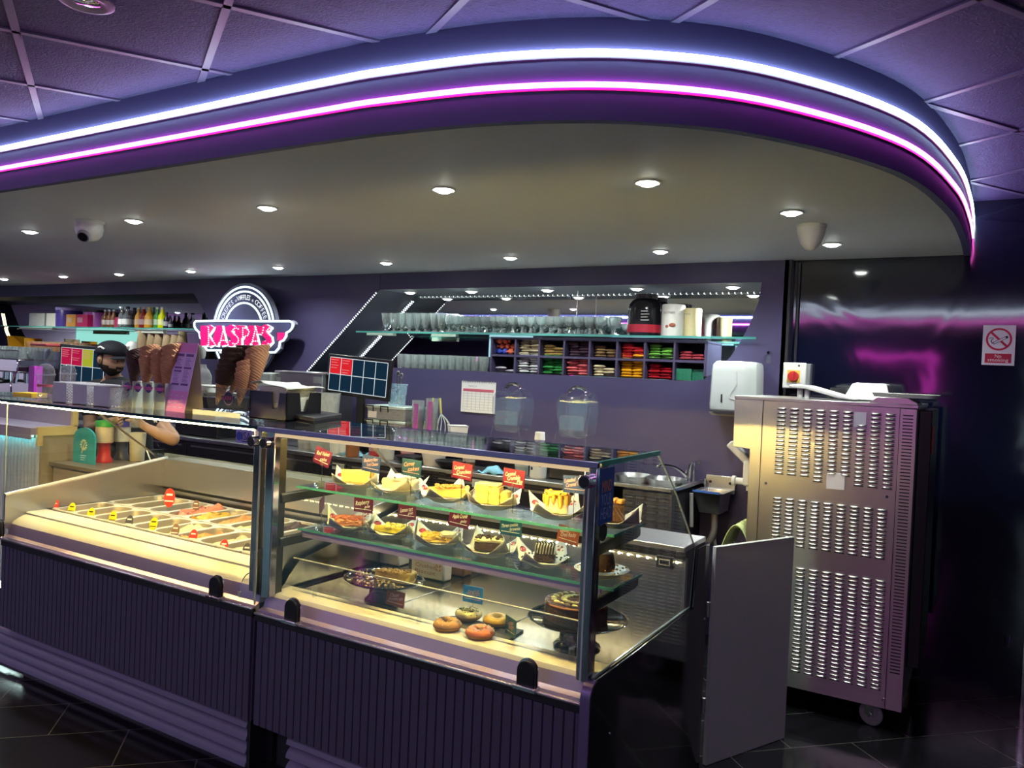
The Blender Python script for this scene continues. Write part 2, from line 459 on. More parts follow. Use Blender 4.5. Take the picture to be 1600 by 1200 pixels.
def clamp(par, x, y, z):
    m = MB(); w = .031
    arc = [(w*math.cos(a), .058+w*math.sin(a)) for a in [PI*i/10 for i in range(11)]]
    out = [(x+a, z+b) for a,b in [(w,0)]+arc+[(-w,0)]]
    k = MB().prism(out,'XZ',y-.022,y-.006).build('glass_clamp', blackp, par, bevel=.003)
    o2 = [(x+a*1.14, z+.058+(b-.058)*1.14) for a,b in [(w,.004)]+arc+[(-w,.004)]]
    MB().prism(o2,'XZ',y-.006,y-.001).build('chrome_surround', chrome, k)
    MB().box((x-.04,y-.03,z-.002),(x+.04,y+.004,z+.014)).build('clamp_foot', chrome, k, bevel=.003)

ZT = 1.345
RX0, RX1, FY = -2.352, -.952, 2.10
# ---- cake counter (nearer, with the shelves)
rc = thing('cake_display_counter', 'glass cake display counter with two glass shelves, nearer and right-hand of the two joined counters', 'display counter', (-1.65,2.5,0), group=None)
m = MB(); slats(m, RX0+.008, RX1-.002, FY, .205, .603); m.box((RX0+.004,FY+.010,.205),(RX1,FY+.03,.62))
m.build('slatted_front_panel', slatm, rc, smooth=0)
m = MB(); louvres(m, -2.2, RX1-.02, 2.135); m.build('plinth_louvres', lilac, rc, smooth=50)
MB().box((RX0+.01,2.225,0),(RX1-.002,3.15,.205)).box((RX0+.01,FY+.03,.205),(RX1-.002,3.15,.60)).build('cabinet_body', blackm, rc, smooth=0)
MB().box((RX0,FY-.004,.603),(RX1,FY+.02,.628)).build('front_trim', blackm, rc, bevel=.003)
MB().box((RX0,FY-.010,.628),(RX1,FY+.012,.638)).build('front_rail', mat('satin metal rail', (.75,.72,.72), .25, 1.), rc, bevel=.003)
sec = [(FY+.012,.60),(FY+.012,.641),(FY+.035,.648),(FY+.05,.690),(FY+.058,.702),(2.262,.704),(2.262,.60)]
MB().prism(sec,'YZ',RX0+.004,RX1).build('front_ledge', sillw, rc, smooth=30)
apron = mat('painted purple sheen', (.40,.32,.58), .3, .5)  # lilac paints the purple room light reflected in the white sill
MB().prism([(FY+.011,.636),(FY+.011,.6425),(FY+.034,.6495),(FY+.0485,.689),(FY+.050,.686),(FY+.036,.645),(FY+.012,.636)],'YZ',RX0+.004,RX1).build('purple_sheen_apron', apron, rc, smooth=30)
# deck of three steel plates
def deck_mat():
    m = mat('patterned steel deck', (.24,.23,.21), .22, 1., var=.25, vscale=40, stretch=(1,14,1))
    return m
xs = [RX0+.05,-1.87,-1.41,RX1]
for i in range(3):
    MB().box((xs[i]+.002,2.262,.675),(xs[i+1]-.002,2.95,.694)).build('deck_plate', deck_mat(), rc, bevel=.002)
MB().box((RX0+.012,2.262,.60),(RX1,3.0,.675)).build('well_base', steelh, rc)
# rear wall of the chilled well, sill and sliding doors
MB().box((RX0+.012,2.952,.675),(RX1,2.975,.905)).build('rear_wall', steelh, rc)
MB().box((RX0+.012,2.93,.935),(RX1,3.2,.955)).build('serving_sill', mat('pale steel sill', (.62,.60,.62), .3, 1.), rc, bevel=.003)
MB().box((RX0+.012,2.935,.905),(RX1,2.95,.935)).build('door_track', blackp, rc)
MB().box((RX0+.012,2.98,.60),(RX1,3.19,.935)).build('rear_cabinet', blackm, rc)
m = MB().box((RX0+.02,2.934,.896),(RX1-.01,2.95,.904)); m.build('rear_light_strip', mat('led carrier',(.5,.5,.5),.4), rc)
m = MB()
for i in range(34): m.at((RX0+.05+i*.04,2.938,.893)).sphere((0,0,0),.006,nu=8,nv=5)
m.build('light_dots', emis('warm dots', (1,.83,.42), 40), rc)['kind'] = 'stuff'
# side cheek
side = [(FY-.014,0),(FY-.014,.60)]+[(FY+.03-.044*math.cos(a), .655+.044*math.sin(a)) for a in [PI/2*i/6 for i in range(7)]]+[(3.03,.702),(3.06,.93),(3.21,.93),(3.21,0)]
MB().prism(side,'YZ',RX1,RX1+.014).build('side_panel', sidegl, rc, bevel=.002)
ledger = [(FY-.016,.0),(FY-.016,.60)]+[(FY+.03-.046*math.cos(a), .655+.046*math.sin(a)) for a in [PI/2*i/6 for i in range(7)]]
s2 = ledger+[(q[0]+.006,q[1]-.006) for q in reversed(ledger)]
MB().prism(s2,'YZ',RX1-.016,RX1+.015).build('side_edging', mat('violet metal edging', (.22,.16,.34), .35, .6), rc)
MB().cyl((RX1+.014,2.25,.5),(RX1+.017,2.25,.5),.006).build('screw', chrome, rc)
MB().cyl((RX1+.014,3.19,.62),(RX1+.017,3.19,.62),.006).build('screw', chrome, rc)
# glass
MB().box((RX0+.012,FY+.001,.64),(RX1-.004,FY+.008,ZT-.012)).build('front_glass', glass, rc, smooth=0)
eg = [(FY+.012,.703),(3.02,.703),(3.055,.935),(2.78,1.195),(2.60,ZT-.012),(FY+.012,ZT-.012)]
MB().prism(eg,'YZ',RX1-.003,RX1+.004).build('end_glass', glass, rc, smooth=0)
MB().tube([(RX1,a,b) for a,b in (( 3.02,.703),(3.055,.935),(2.78,1.195),(2.60,ZT-.012))], .003, 6).tube([(RX1,FY+.03,.706),(RX1,3.02,.706)],.0035,6).build('end_glass_edge', mat('bright glass edge', (.55,.68,.64), .15), rc)
MB().box((RX0-.02,FY-.004,ZT-.010),(RX1+.004,2.60,ZT)).build('top_glass', glassmat('top glass', (.80,.84,.88), ior=1.55), rc, smooth=0)
MB().box((RX0-.02,FY-.010,ZT-.018),(RX1+.004,FY+.004,ZT)).build('top_front_strip', mat('violet top strip', (.25,.22,.42), .3, .5), rc, bevel=.002)
MB().box((RX1-.004,FY+.004,ZT-.014),(RX1+.006,2.60,ZT+.002)).build('top_glass_edge', edgeg, rc)
MB().box((RX0+.06,FY+.088,ZT-.026),(RX1-.035,FY+.102,ZT-.0165)).build('light_tube', warmled, rc)
MB().box((RX0+.055,FY+.086,ZT-.0145),(RX1-.034,FY+.104,ZT-.0105)).build('light_shield_cap', blackm, rc)  # cap added to hold the tube's yellow light back from the soffit
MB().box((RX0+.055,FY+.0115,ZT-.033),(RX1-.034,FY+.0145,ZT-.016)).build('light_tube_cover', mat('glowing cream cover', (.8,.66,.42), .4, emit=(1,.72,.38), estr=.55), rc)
for x0,x1 in ((RX0+.006,RX0+.05),(RX1-.05,RX1-.008)):
    p = MB().box((x0,FY+.016,.69),(x1,FY+.05,ZT-.012)).build('corner_post', postm, rc, bevel=.004)
    xm = x0+.012 if x0 < -2 else x0+.014
    MB().cyl((xm,FY-.012,1.285),(xm,FY+.016,1.285),.021,n=24).build('glass_fixing', chrome, p, bevel=.002)
    MB().cyl((xm,FY-.0135,1.285),(xm,FY-.011,1.285),.0165,n=24).build('fixing_face', blackp, p)
MB().box((RX1-.0365,FY+.0155,.69),(RX1-.031,FY+.017,ZT-.014)).build('post_highlight_bead', mat('pale bead', (.8,.8,.8), .3), rc)
# shelves on black arms
MB().box((RX0+.02,FY+.05,.69),(RX0+.045,FY+.085,1.3)).build('shelf_upright', blackp, rc)
MB().box((RX1-.045,FY+.05,.69),(RX1-.02,FY+.085,1.3)).build('shelf_upright', blackp, rc)
for z,y0 in ((1.10,2.255),(.93,2.27)):
    s = MB().box((RX0+.03,y0+.002,z),(RX1-.006,2.51,z+.008)).build('glass_shelf', glassmat('shelf glass',(.86,.95,.92),ior=1.5), rc, smooth=0)
    MB().box((RX0+.03,y0,z-.0005),(RX1-.006,y0+.0025,z+.0085)).box((RX1-.008,y0,z-.0005),(RX1-.005,2.51,z+.0085)).build('shelf_edge', edgeg, s)
    for x in (RX0+.034, RX1-.046):
        MB().prism([(FY+.06,z-.05),(FY+.06,z-.012),(2.5,z-.004),(2.53,z-.012),(2.53,z-.04),(2.5,z-.046)],'YZ',x,x+.022).build('shelf_arm', blackp, s, bevel=.006)
MB().box((RX0+.05,2.272,.905),(RX1-.05,2.279,.929)).build('price_rail', mat('lilac price rail', (.34,.28,.55), .35, .3), rc)
# low inner glass screen along the front of the deck
clear = glassmat('inner screen', (.95,.97,.96))
scr = MB().box((RX0+.06,2.225,.705),(RX1-.06,2.230,.83)).build('inner_screen', clear, rc, smooth=0)
MB().box((RX0+.06,2.2245,.829),(RX1-.06,2.2305,.832)).build('screen_edge', mat('screen edge', (.7,.72,.62), .2), scr)
for x in (RX0+.19,-1.66,-1.065):
    MB().cyl((x,2.215,.703),(x,2.215,.745),.009).build('screen_peg', acry, scr)
clamp(rc, atY(460,958,FY).x, FY, .636); clamp(rc, atY(826,1055,FY).x, FY, .636)
a = atZ(578,692,1.328); b = atY(628,748,2.98)
MB().tube([a,b], .006).build('support_rod', mat('bronze rod', (.55,.45,.3), .3, 1.), rc)
# blue height warning sticker on the end glass
st = MB().box((RX1+.005,2.105,1.16),(RX1+.006,2.21,1.325))
st = st.build('warning_sticker', mat('blue sticker', (.01,.08,.42), .4), rc); st['label'] = 'blue upright sticker with orange and white wording'
t = MB()
t.text('MIND', (RX1+.0065,2.157,1.272),(0,1,0),(0,0,1), .05, width=.07)
t.build('sticker_word', mat('orange ink', (.85,.35,.08), .5), st)
t = MB()
t.text('YOUR', (RX1+.0065,2.157,1.232),(0,1,0),(0,0,1), .05, width=.075).text('HEAD', (RX1+.0065,2.157,1.192),(0,1,0),(0,0,1), .05, width=.075)
t.build('sticker_word', mat('pale blue ink', (.35,.5,.85), .5), st)
MB().cyl((RX1+.005,2.145,1.135),(RX1+.0075,2.145,1.135),.026,n=20).build('sticker_disc', blackp, st)
# digital thermometer
p = atY(1041,877,2.945)
td = MB().box((p.x-.035,2.925,p.z-.024),(p.x+.035,2.95,p.z+.024)).build('thermometer', blackp, rc, bevel=.004)
MB().box((p.x-.022,2.923,p.z-.012),(p.x+.022,2.9255,p.z+.012)).build('thermometer_rim', whitep, td)
MB().box((p.x-.018,2.9222,p.z-.008),(p.x+.018,2.924,p.z+.008)).build('thermometer_screen', blackp, td)

# ---- gelato counter (further, to the left)
LX0, LX1 = -4.2, -2.366
lc = thing('ice_cream_display_counter', 'long glass ice cream counter with metal tubs, further of the two joined counters', 'display counter', (-3.3,2.5,0))
m = MB(); slats(m, LX0+.004, LX1-.006, FY, .207, .612); m.box((LX0,FY+.010,.207),(LX1,FY+.03,.63))
m.build('slatted_front_panel', slatm, lc, smooth=0)
m = MB(); louvres(m, -4.32, -2.42, 2.135); m.build('plinth_louvres', lilac, lc, smooth=50)
MB().box((-2.418,2.14,0),(-2.40,2.3,.2)).build('plinth_end', blackm, lc)
MB().box((LX0,2.225,0),(LX1,3.1,.205)).box((LX0,FY+.03,.205),(LX1,3.1,.66)).build('cabinet_body', blackm, lc, smooth=0)
MB().box((LX0,FY-.004,.612),(LX1,FY+.02,.640)).build('front_trim', blackm, lc, bevel=.003)
MB().box((LX0,FY-.010,.640),(LX1,FY+.012,.650)).build('front_rail', MATS['satin metal rail'], lc, bevel=.003)
sec = [(FY+.012,.6),(FY+.012,.652),(FY+.03,.662),(FY+.036,.70),(FY+.045,.728),(2.17,.742),(2.205,.757),(2.207,.70),(2.215,.6)]
MB().prism(sec,'YZ',LX0,LX1).build('front_ledge', sillw, lc, smooth=50)
MB().prism([(FY+.0115,.650),(FY+.0115,.6535),(FY+.029,.6632),(FY+.035,.7005),(FY+.039,.716),(FY+.042,.716),(FY+.037,.698),(FY+.031,.660),(FY+.013,.650)],'YZ',LX0,LX1).build('purple_sheen_apron', apron, lc, smooth=50)
MB().prism([(2.2085,.6),(2.2085,.764),(2.215,.768),(2.315,.768),(2.32,.758),(2.32,.6)],'YZ',LX0,LX1).build('inner_ledge', sillw, lc, smooth=30)
# well
MB().box((LX0+.02,2.32,.60),(LX1-.02,3.06,.62)).build('well_base', steelh, lc)
wl = [(2.32,.62),(2.32,.86),(2.1,.86),(2.1,.84),(2.3,.80),(2.3,.62)]
rim = [(2.105,.70),(2.105,.862),(3.02,.985),(3.02,.62),(2.31,.62)]
MB().prism(rim,'YZ',LX0,LX0+.012).build('well_side', steel, lc)
MB().prism(rim,'YZ',LX1-.012,LX1).build('well_side', steel, lc)
MB().tube([(LX0+.006,2.105,.864),(LX0+.006,3.02,.987)], .011, 8).build('side_rim', mat('pale rim', (.7,.68,.62), .3, .4), lc)
MB().prism([(3.02,.62),(3.02,.80),(2.99,.82),(2.99,.87),(3.0,.95),(3.0,.985),(3.12,.985),(3.12,.62)],'YZ',LX0,LX1).build('rear_rim', steel, lc, bevel=.003)
MB().box((LX0,3.121,.2),(LX1,3.14,.985)).build('rear_panel', blackm, lc)
MB().box((LX0+.02,2.99,.985),(LX1-.02,2.995,1.02)).build('rear_guard', glassmat('guard glass',(.85,.88,.9),body=.12), lc, smooth=0)
# glass
MB().box((LX0+.004,FY+.001,.652),(LX1-.002,FY+.008,ZT-.012)).build('front_glass', glass, lc, smooth=0)
MB().prism([(FY+.012,.87),(3.02,.99),(2.75,ZT-.012),(FY+.012,ZT-.012)],'YZ',LX0-.004,LX0+.003).build('end_glass', glass, lc, smooth=0)
MB().prism([(FY+.012,.67),(3.02,.70),(3.02,.99),(2.75,ZT-.012),(FY+.012,ZT-.012)],'YZ',LX1-.004,LX1+.003).build('end_glass', glass, lc, smooth=0)
MB().tube([(LX1,FY+.006,.66),(LX1,FY+.006,ZT-.012)], .004, 6).tube([(LX0,FY+.006,.66),(LX0,FY+.006,ZT-.012)], .003, 6).tube([(LX0,FY+.01,ZT-.016),(LX0,2.75,ZT-.016)],.004,6).build('glass_edging', MATS['bright glass edge'], lc)
MB().box((LX0-.75,FY-.004,ZT-.010),(LX1-.002,2.62,ZT)).build('top_glass', MATS['top glass'], lc, smooth=0)
MB().box((LX0-.75,FY-.008,ZT-.012),(LX1-.002,FY-.002,ZT+.001)).build('top_glass_edge', mat('dark teal glass edge', (.012,.05,.07), .1), lc)
MB().box((LX0-.3,FY+.052,ZT-.0255),(LX1-.045,FY+.066,ZT-.0155)).build('light_tube', warmled, lc)
MB().box((LX0-.3,FY+.046,ZT-.0153),(LX1-.045,FY+.085,ZT-.0105)).build('light_shield_cap', blackm, lc)  # added shield: keeps tube light off the soffit and the baskets
p = MB().box((LX1-.05,FY+.016,.70),(LX1-.012,FY+.05,ZT-.012)).build('corner_post', postm, lc, bevel=.004)
MB().cyl((LX1-.036,FY-.012,1.285),(LX1-.036,FY+.016,1.285),.021,n=24).build('glass_fixing', chrome, p, bevel=.002)
MB().cyl((LX1-.036,FY-.0135,1.285),(LX1-.036,FY-.011,1.285),.0165,n=24).build('fixing_face', blackp, p)
clamp(lc, atY(341,920,FY).x, FY, .648); clamp(lc, atY(3,825,FY).x, FY, .650)
a = atZ(147,640,1.332); b = atY(246,714,3.0)
MB().tube([a,b], .006).build('support_rod', MATS['bronze rod'], lc)
# maker's plate on the front glass
c = atY(381,682,FY-.002)
pl = MB().box((c.x-.045,FY-.002,c.z-.027),(c.x+.045,FY+.0008,c.z+.027)).build('maker_plate', mat('lilac plate', (.42,.36,.75), .4), lc)
MB().cyl((c.x-.026,FY-.003,c.z),(c.x-.026,FY-.0019,c.z),.017,n=16).build('plate_emblem', mat('blue emblem', (.06,.09,.5), .4), pl)
MB().text('ISA', (c.x+.015,FY-.0022,c.z+.002),(1,0,0),(0,0,1), .045, width=.05).box((c.x-.01,FY-.003,c.z-.021),(c.x+.041,FY-.0019,c.z-.017)).build('plate_lettering', mat('navy ink', (.02,.02,.16), .5), pl)
# loose white lead hanging in the well
w = thing('light_lead', 'thin white cable hanging down inside the ice cream counter at its back corner', 'cable', atY(240,712,2.97))
pts = [atY(228,700,2.96), atY(236,722,2.96), atY(243,742,2.95), atY(240,756,2.94), atY(231,772,2.93)]
MB().tube(smoothpath(pts,5), .004, 6).build('cable', whitep, w)
pts = [atY(402,892,2.16), atY(385,898,2.15), atY(376,915,2.14), atY(374,926,2.13)]
w = thing('tag_lead', 'thin lead with a small white tag by the corner post', 'cable', pts[-1])
MB().tube(smoothpath(pts,5), .002, 6).build('cable', blackp, w)
q = pts[-1]; MB().box((q.x-.007,q.y-.002,q.z-.02),(q.x+.007,q.y+.002,q.z+.005)).build('tag', whitep, w)
# ------------------------------------------------------------------ ice cream tubs and what is in them
panm = mat('pan steel', (.34,.30,.23), .4, .5, var=.1)
rimm = mat('pan rim', (.66,.62,.52), .35, .3)
def rr(hx, hy, r, z, n=5): return [(x,y,z) for x,y in rrect(-hx,-hy,hx,hy,r,n)]
def loft(mb, rings, cap0=False, cap1=False):
    n = len(rings[0]); vs = [v for r in rings for v in r]
    fs = [(i*n+j,i*n+(j+1)%n,(i+1)*n+(j+1)%n,(i+1)*n+j) for i in range(len(rings)-1) for j in range(n)]
    if cap0: fs.append(tuple(range(n-1,-1,-1)))
    if cap1: fs.append(tuple(range((len(rings)-1)*n,len(rings)*n)))
    return mb.add(vs, fs)
def make_pan(hx, hy, label, grp):
    t = thing('gelato_pan', label, 'metal tub', (0,0,0), group=grp)
    m = MB()
    loft(m, [rr(hx,hy,.012,-.006), rr(hx,hy,.012,0), rr(hx-.004,hy-.004,.02,.0015), rr(hx-.012,hy-.014,.05,-.001)])
    m.build('rim', rimm, t, smooth=50); m = MB()
    loft(m, [rr(hx-.012,hy-.014,.05,-.001), rr(hx-.015,hy-.017,.052,-.010), rr(hx-.022,hy-.026,.05,-.11), rr(hx-.03,hy-.035,.04,-.118)], cap1=True)
    m.build('tub', panm, t, smooth=50)
    return t
PZ = .772
NP = 11; PW = (LX1-LX0-.05)/NP
fx = [LX0+.025+PW*(i+.5) for i in range(NP)]
ordw = 'first second third fourth fifth sixth seventh eighth ninth tenth eleventh'.split()
pf = make_pan(PW/2-.001, .147, 'steel tub in the front row, first from the counter\'s far left end', 'front row of steel tubs')
pb = make_pan(PW/2-.001, .172, 'empty steel tub in the back row, first from the far left end', 'back row of steel tubs')
FYC, BYC = 2.474, 2.802
fcol = [('pale pink sorbet',(.62,.30,.22),.4),('mango ripple ice cream',(.72,.40,.08),.5),('vanilla ice cream',(.62,.50,.32),.35),('biscuit ice cream',(.58,.47,.32),.4),('oat coloured ice cream',(.56,.47,.34),.4),
        ('cream coloured ice cream',(.85,.66,.30),.8),('caramel swirl ice cream',(.55,.25,.05),.85),('toffee ice cream',(.62,.42,.22),.55),('cookie dough ice cream',(.60,.44,.28),.5),('pale fudge ice cream',(.60,.45,.28),.5),('nutty beige ice cream',(.62,.50,.33),.7)]
bcol = [None,None,('bright blue ice cream',(.28,.52,.85),.45),('strawberry ice cream',(.80,.22,.12),1.05),('honeycomb ice cream',(.78,.40,.06),1.0),('salted caramel ice cream',(.55,.26,.08),.95),('pistachio ice cream',(.50,.46,.22),.75),('dark chocolate ice cream',(.06,.03,.02),.9),('hazelnut ice cream',(.58,.44,.28),.7),('vanilla bean ice cream',(.70,.58,.40),.8),('praline ice cream',(.66,.48,.28),.9)]
def gelato(cx, cy, hx, hy, spec, where, seed):
    nm, col, fill = spec
    rnd = random.Random(seed); ph = [rnd.random()*6 for _ in range(6)]
    zb = -.105; top = -.045+.035*fill
    m = MB().at((cx,cy,PZ))
    prof = [rr(hx-.030,hy-.034,.04,zb)]
    def H(x,y):
        return top+.017*fill*(math.sin(19*y/hy*.25*4+ph[0])*math.cos(26*x+ph[1])+.6*math.sin(55*y+ph[2]+30*x))+(.02*fill*(y/hy) if seed%2 else -.018*fill*(y/hy))
    rings = []
    for k in (1.,.8,.6,.4,.2):
        zz = rr((hx-.021)*k,(hy-.024)*k,.049*k,0,5)
        rings.append([(x,y,H(x,y)+(rnd.random()-.5)*.012*fill-(.012 if k==1. else 0)) for x,y,_ in zz])
    loft(m, [rr(hx-.030,hy-.034,.04,zb)]+rings, cap0=True, cap1=True)
    o = m.build('ice_cream', mat(nm, col, .45, var=.5, vscale=26, bump=.9, bscale=60), smooth=70)
    tag(o, nm+' in the '+where, 'ice cream', 'ice cream in the steel tubs')
for i in range(NP):
    w = 'front-row tub, %s from the far left end' % ordw[i]
    lab = 'steel tub in the front row, %s from the counter\'s far left end' % ordw[i]
    (place(pf,(fx[i],FYC,PZ)) if i == 0 else dup(pf,(fx[i],FYC,PZ),label=lab))
    gelato(fx[i],FYC,PW/2-.001,.147,fcol[i],w,i)
    lab = ('empty ' if bcol[i] is None else '')+'steel tub in the back row, %s from the counter\'s far left end' % ordw[i]
    (place(pb,(fx[i],BYC,PZ)) if i == 0 else dup(pb,(fx[i],BYC,PZ),label=lab))
    if bcol[i]: gelato(fx[i],BYC,PW/2-.001,.172,bcol[i],'back-row tub, %s from the far left end' % ordw[i],40+i)
pb['label'] = 'empty steel tub in the back row, first from the counter\'s far left end'
# flavour markers
def flavour(px, py, Y, col, cn, label, h=.055, lean=-.35):
    p = atY(px,py,Y)
    t = thing('flavour_tag', label, 'flavour tag', (p.x,p.y,p.z-h/2), rz=.45, group='flavour tags stuck in the ice cream')
    pts = [(0.5*h*.68*math.sin(a)*(1-.28*math.cos(a)), h*.5-h*.5*math.cos(a)) for a in [2*PI*i/22 for i in range(22)]]
    pts = [(x,z) for x,z in pts]
    m = MB(); m.T = Matrix.Translation(t.location) @ Matrix.Rotation(.45,4,'Z') @ Matrix.Rotation(lean,4,'X')
    m.prism([(x*(1.15-.5*z/h),z) for x,z in pts],'XZ',-.002,.002)
    m.build('marker', mat('marker '+cn, col, .35), t, bevel=.0008)
    m = MB(); m.T = Matrix.Translation(t.location) @ Matrix.Rotation(.45,4,'Z') @ Matrix.Rotation(lean,4,'X')
    ink = 'white' if cn not in ('yellow',) else 'black'
    m.box((-h*.17,-.003,h*.62),(h*.17,-.002,h*.72)).box((-h*.24,-.003,h*.3),(h*.24,-.002,h*.36))
    m.build('wording', mat('marker ink '+ink, (.85,.85,.82) if ink=='white' else (.03,.03,.02), .5), t)
YL,GR,RD,BN = ((.85,.66,.0),'yellow'),((.07,.07,.08),'grey'),((.80,.05,.03),'red'),((.22,.13,.09),'brown')
for px,py,cc,lb in ((84,792,RD,'small red flavour tag at the far left corner of the front tubs'),(110,797,YL,'yellow flavour tag, nearest the far left corner'),(140,805,YL,'yellow flavour tag in the mango ripple tub'),
    (174,811,YL,'yellow flavour tag in the vanilla tub, third yellow one from the left'),(200,817,GR,'dark grey flavour tag between two yellow ones'),(238,821,YL,'largest yellow flavour tag, right of the grey one'),
    (272,831,BN,'brown flavour tag in the cream coloured tub'),(300,840,RD,'plain red-orange flavour tag in the caramel swirl tub'),(348,856,RD,'red flavour tag with a white band, in the front row near the corner post'),(384,862,GR,'dark grey flavour tag beside the corner post of the ice cream counter')):
    flavour(px,py-2,2.345,cc[0],cc[1],lb, .064)
flavour(264,778,2.68,RD[0],'red','tall red flavour tag standing up in the strawberry ice cream',.10,-.1)
flavour(306,790,2.80,BN[0],'brown','small brown flavour tag at the rear of the strawberry ice cream',.06,-.1)
flavour(413,847,2.66,BN[0],'brown','brown flavour tag behind the corner post, in the dark chocolate tub',.05,-.2)

# ------------------------------------------------------------------ plates of cake
def plate_obj():
    t = tag(MB().lathe([(0,0),(.045,0),(.05,.002),(.07,.012),(.090,.024),(.0915,.0255),(.089,.026),(.070,.0155),(.05,.006),(0,.005)], n=40).build('plate', whitec, smooth=60), 'x', 'plate', 'white plates of cake')
    return t
def liner_h(x, y, a):
    r = math.hypot(x,y); c = abs(x*y)/(a*a)
    return .006+.9*max(0,r-.045)**1.2*.32+.030*c**1.6
def liner_obj(seed):
    rnd = random.Random(seed); a = .087
    k = [rnd.uniform(.3,1.35) for _ in range(4)]
    def H(x,y):
        q = (0 if x>0 else 1)+(0 if y>0 else 2)
        return liner_h(x,y,a)*1.0+.022*k[q]*(abs(x*y)/(a*a))**1.8+.003*math.sin(40*x+seed)*math.cos(33*y)
    t = thing('paper_liner', 'x', 'paper liner', (0,0,0), group='greaseproof papers under the cakes')
    MB().grid(lambda u,v: ((u*2-1)*a,(v*2-1)*a,H((u*2-1)*a,(v*2-1)*a)), 14, 14).build('sheet', mat('greaseproof paper', (.83,.78,.66), .6, var=.05), t, smooth=80, solid=.0006)
    m = MB()
    for cx,cy,ang in ((-.066,.062,.8),(.068,-.062,.8),(.066,.064,-.8),(-.03,-.07,0)):
        c,s = math.cos(ang), math.sin(ang); vs = []
        for i in range(14):
            for rr_ in (0,1):
                e = 2*PI*i/14; u = .017*math.cos(e)*rr_; v = .008*math.sin(e)*rr_
                x = cx+u*c-v*s; y = cy+u*s+v*c; vs.append((x,y,H(x,y)+.0012))
        m.add(vs, [(2*i,2*i+1,(2*i+3)%28) for i in range(14)])
    m.build('red_logo', mat('red print', (.62,.06,.05), .5), t)
    return t
plate0 = plate_obj(); liners = [liner_obj(i) for i in range(4)]
used = set()
def cakemat(nm, c, var=.15, bump=.4, sc=60, rough=.6): return mat(nm, c, rough, var=var, vscale=45, bump=bump, bscale=sc)
yel = cakemat('yellow sponge',(.80,.52,.12)); cream = cakemat('cream',(.85,.72,.42),.06,.2); choc = cakemat('chocolate sponge',(.055,.022,.012),.3,.6); gan = cakemat('chocolate glaze',(.05,.02,.012),.2,.1,20,.15)
crumb = cakemat('golden crumble',(.62,.31,.07),.4,1.,90); pinkc = cakemat('raspberry topping',(.72,.18,.09),.3,.8); lime = cakemat('lemon curd',(.78,.58,.03),.2,.4,30,.3); base = cakemat('biscuit base',(.42,.22,.07),.3,.8); whitecr = cakemat('white icing',(.86,.80,.64),.05,.2)
fudge = cakemat('caramel coating',(.72,.36,.05),.25,.5,30,.3)
def lump(m, x0, y0, z0, x1, y1, z1, n=7, amp=.006, seed=0):
    """a soft-edged block with an uneven surface"""
    rnd = random.Random(seed); vs = []; idx = {}; fs = []
    def P(i,j,k):
        key = (i,j,k)
        if key not in idx:
            u,v,w = i/n,j/n,k/n
            x = x0+(x1-x0)*u; y = y0+(y1-y0)*v; z = z0+(z1-z0)*w
            cx,cy,cz = (x0+x1)/2,(y0+y1)/2,(z0+z1)/2
            e = sum(1 for q in (i,j,k) if q in (0,n))
            s = {1:1,2:.965,3:.92}[e] if e else 1
            x = cx+(x-cx)*s+(rnd.random()-.5)*amp; y = cy+(y-cy)*s+(rnd.random()-.5)*amp
            z = cz+(z-cz)*s+((rnd.random()-.5)*amp if k else 0)
            idx[key] = len(vs); vs.append((x,y,max(z,z0)))
        return idx[key]
    R = range(n)
    for i in R:
        for j in R:
            fs += [(P(i,j,0),P(i,j+1,0),P(i+1,j+1,0),P(i+1,j,0)),(P(i,j,n),P(i+1,j,n),P(i+1,j+1,n),P(i,j+1,n)),
                   (P(i,0,j),P(i+1,0,j),P(i+1,0,j+1),P(i,0,j+1)),(P(i,n,j),P(i,n,j+1),P(i+1,n,j+1),P(i+1,n,j)),
                   (P(0,i,j),P(0,i,j+1),P(0,i+1,j+1),P(0,i+1,j)),(P(n,i,j),P(n,i+1,j),P(n,i+1,j+1),P(n,i,j+1))]
    return m.add(vs, fs)
def wedge(m, L, W, z0, z1, n=6, amp=.003, seed=0):
    """slice of a round cake: point at -x, rounded rim at +x"""
    rnd = random.Random(seed); pts = []
    for i in range(n+1): t = i/n; pts.append((-L/2+L*t, -W/2*t))
    for i in range(1,5): t = i/5; pts.append((L/2+.012*math.sin(PI*t), -W/2+W*t))
    for i in range(n,0,-1): t = i/n; pts.append((-L/2+L*t, W/2*t))
    j = lambda: (rnd.random()-.5)*amp
    zs = [z0+(z1-z0)*q for q in (0,.33,.66,1)]
    rings = [[(x+j(),y+j(),z) for x,y in pts] for z in zs]
    rings.append([(x*.92+j(),y*.9+j(),z1+.001+abs(j())) for x,y in pts])
    return loft(m, rings, cap0=True, cap1=True)
def scatter(m, M, n, x0, x1, y0, y1, z, r, seed=0):
    rnd = random.Random(seed)
    for _ in range(n):
        q = r*rnd.uniform(.5,1.2); m.T = M @ Matrix.Translation((rnd.uniform(x0,x1),rnd.uniform(y0,y1),z+q*.4)) @ Matrix.Rotation(rnd.uniform(0,6),4,'Z')
        m.sphere((0,0,0), q, (1,rnd.uniform(.6,1),.7), 6, 4)
    m.T = M
    return m
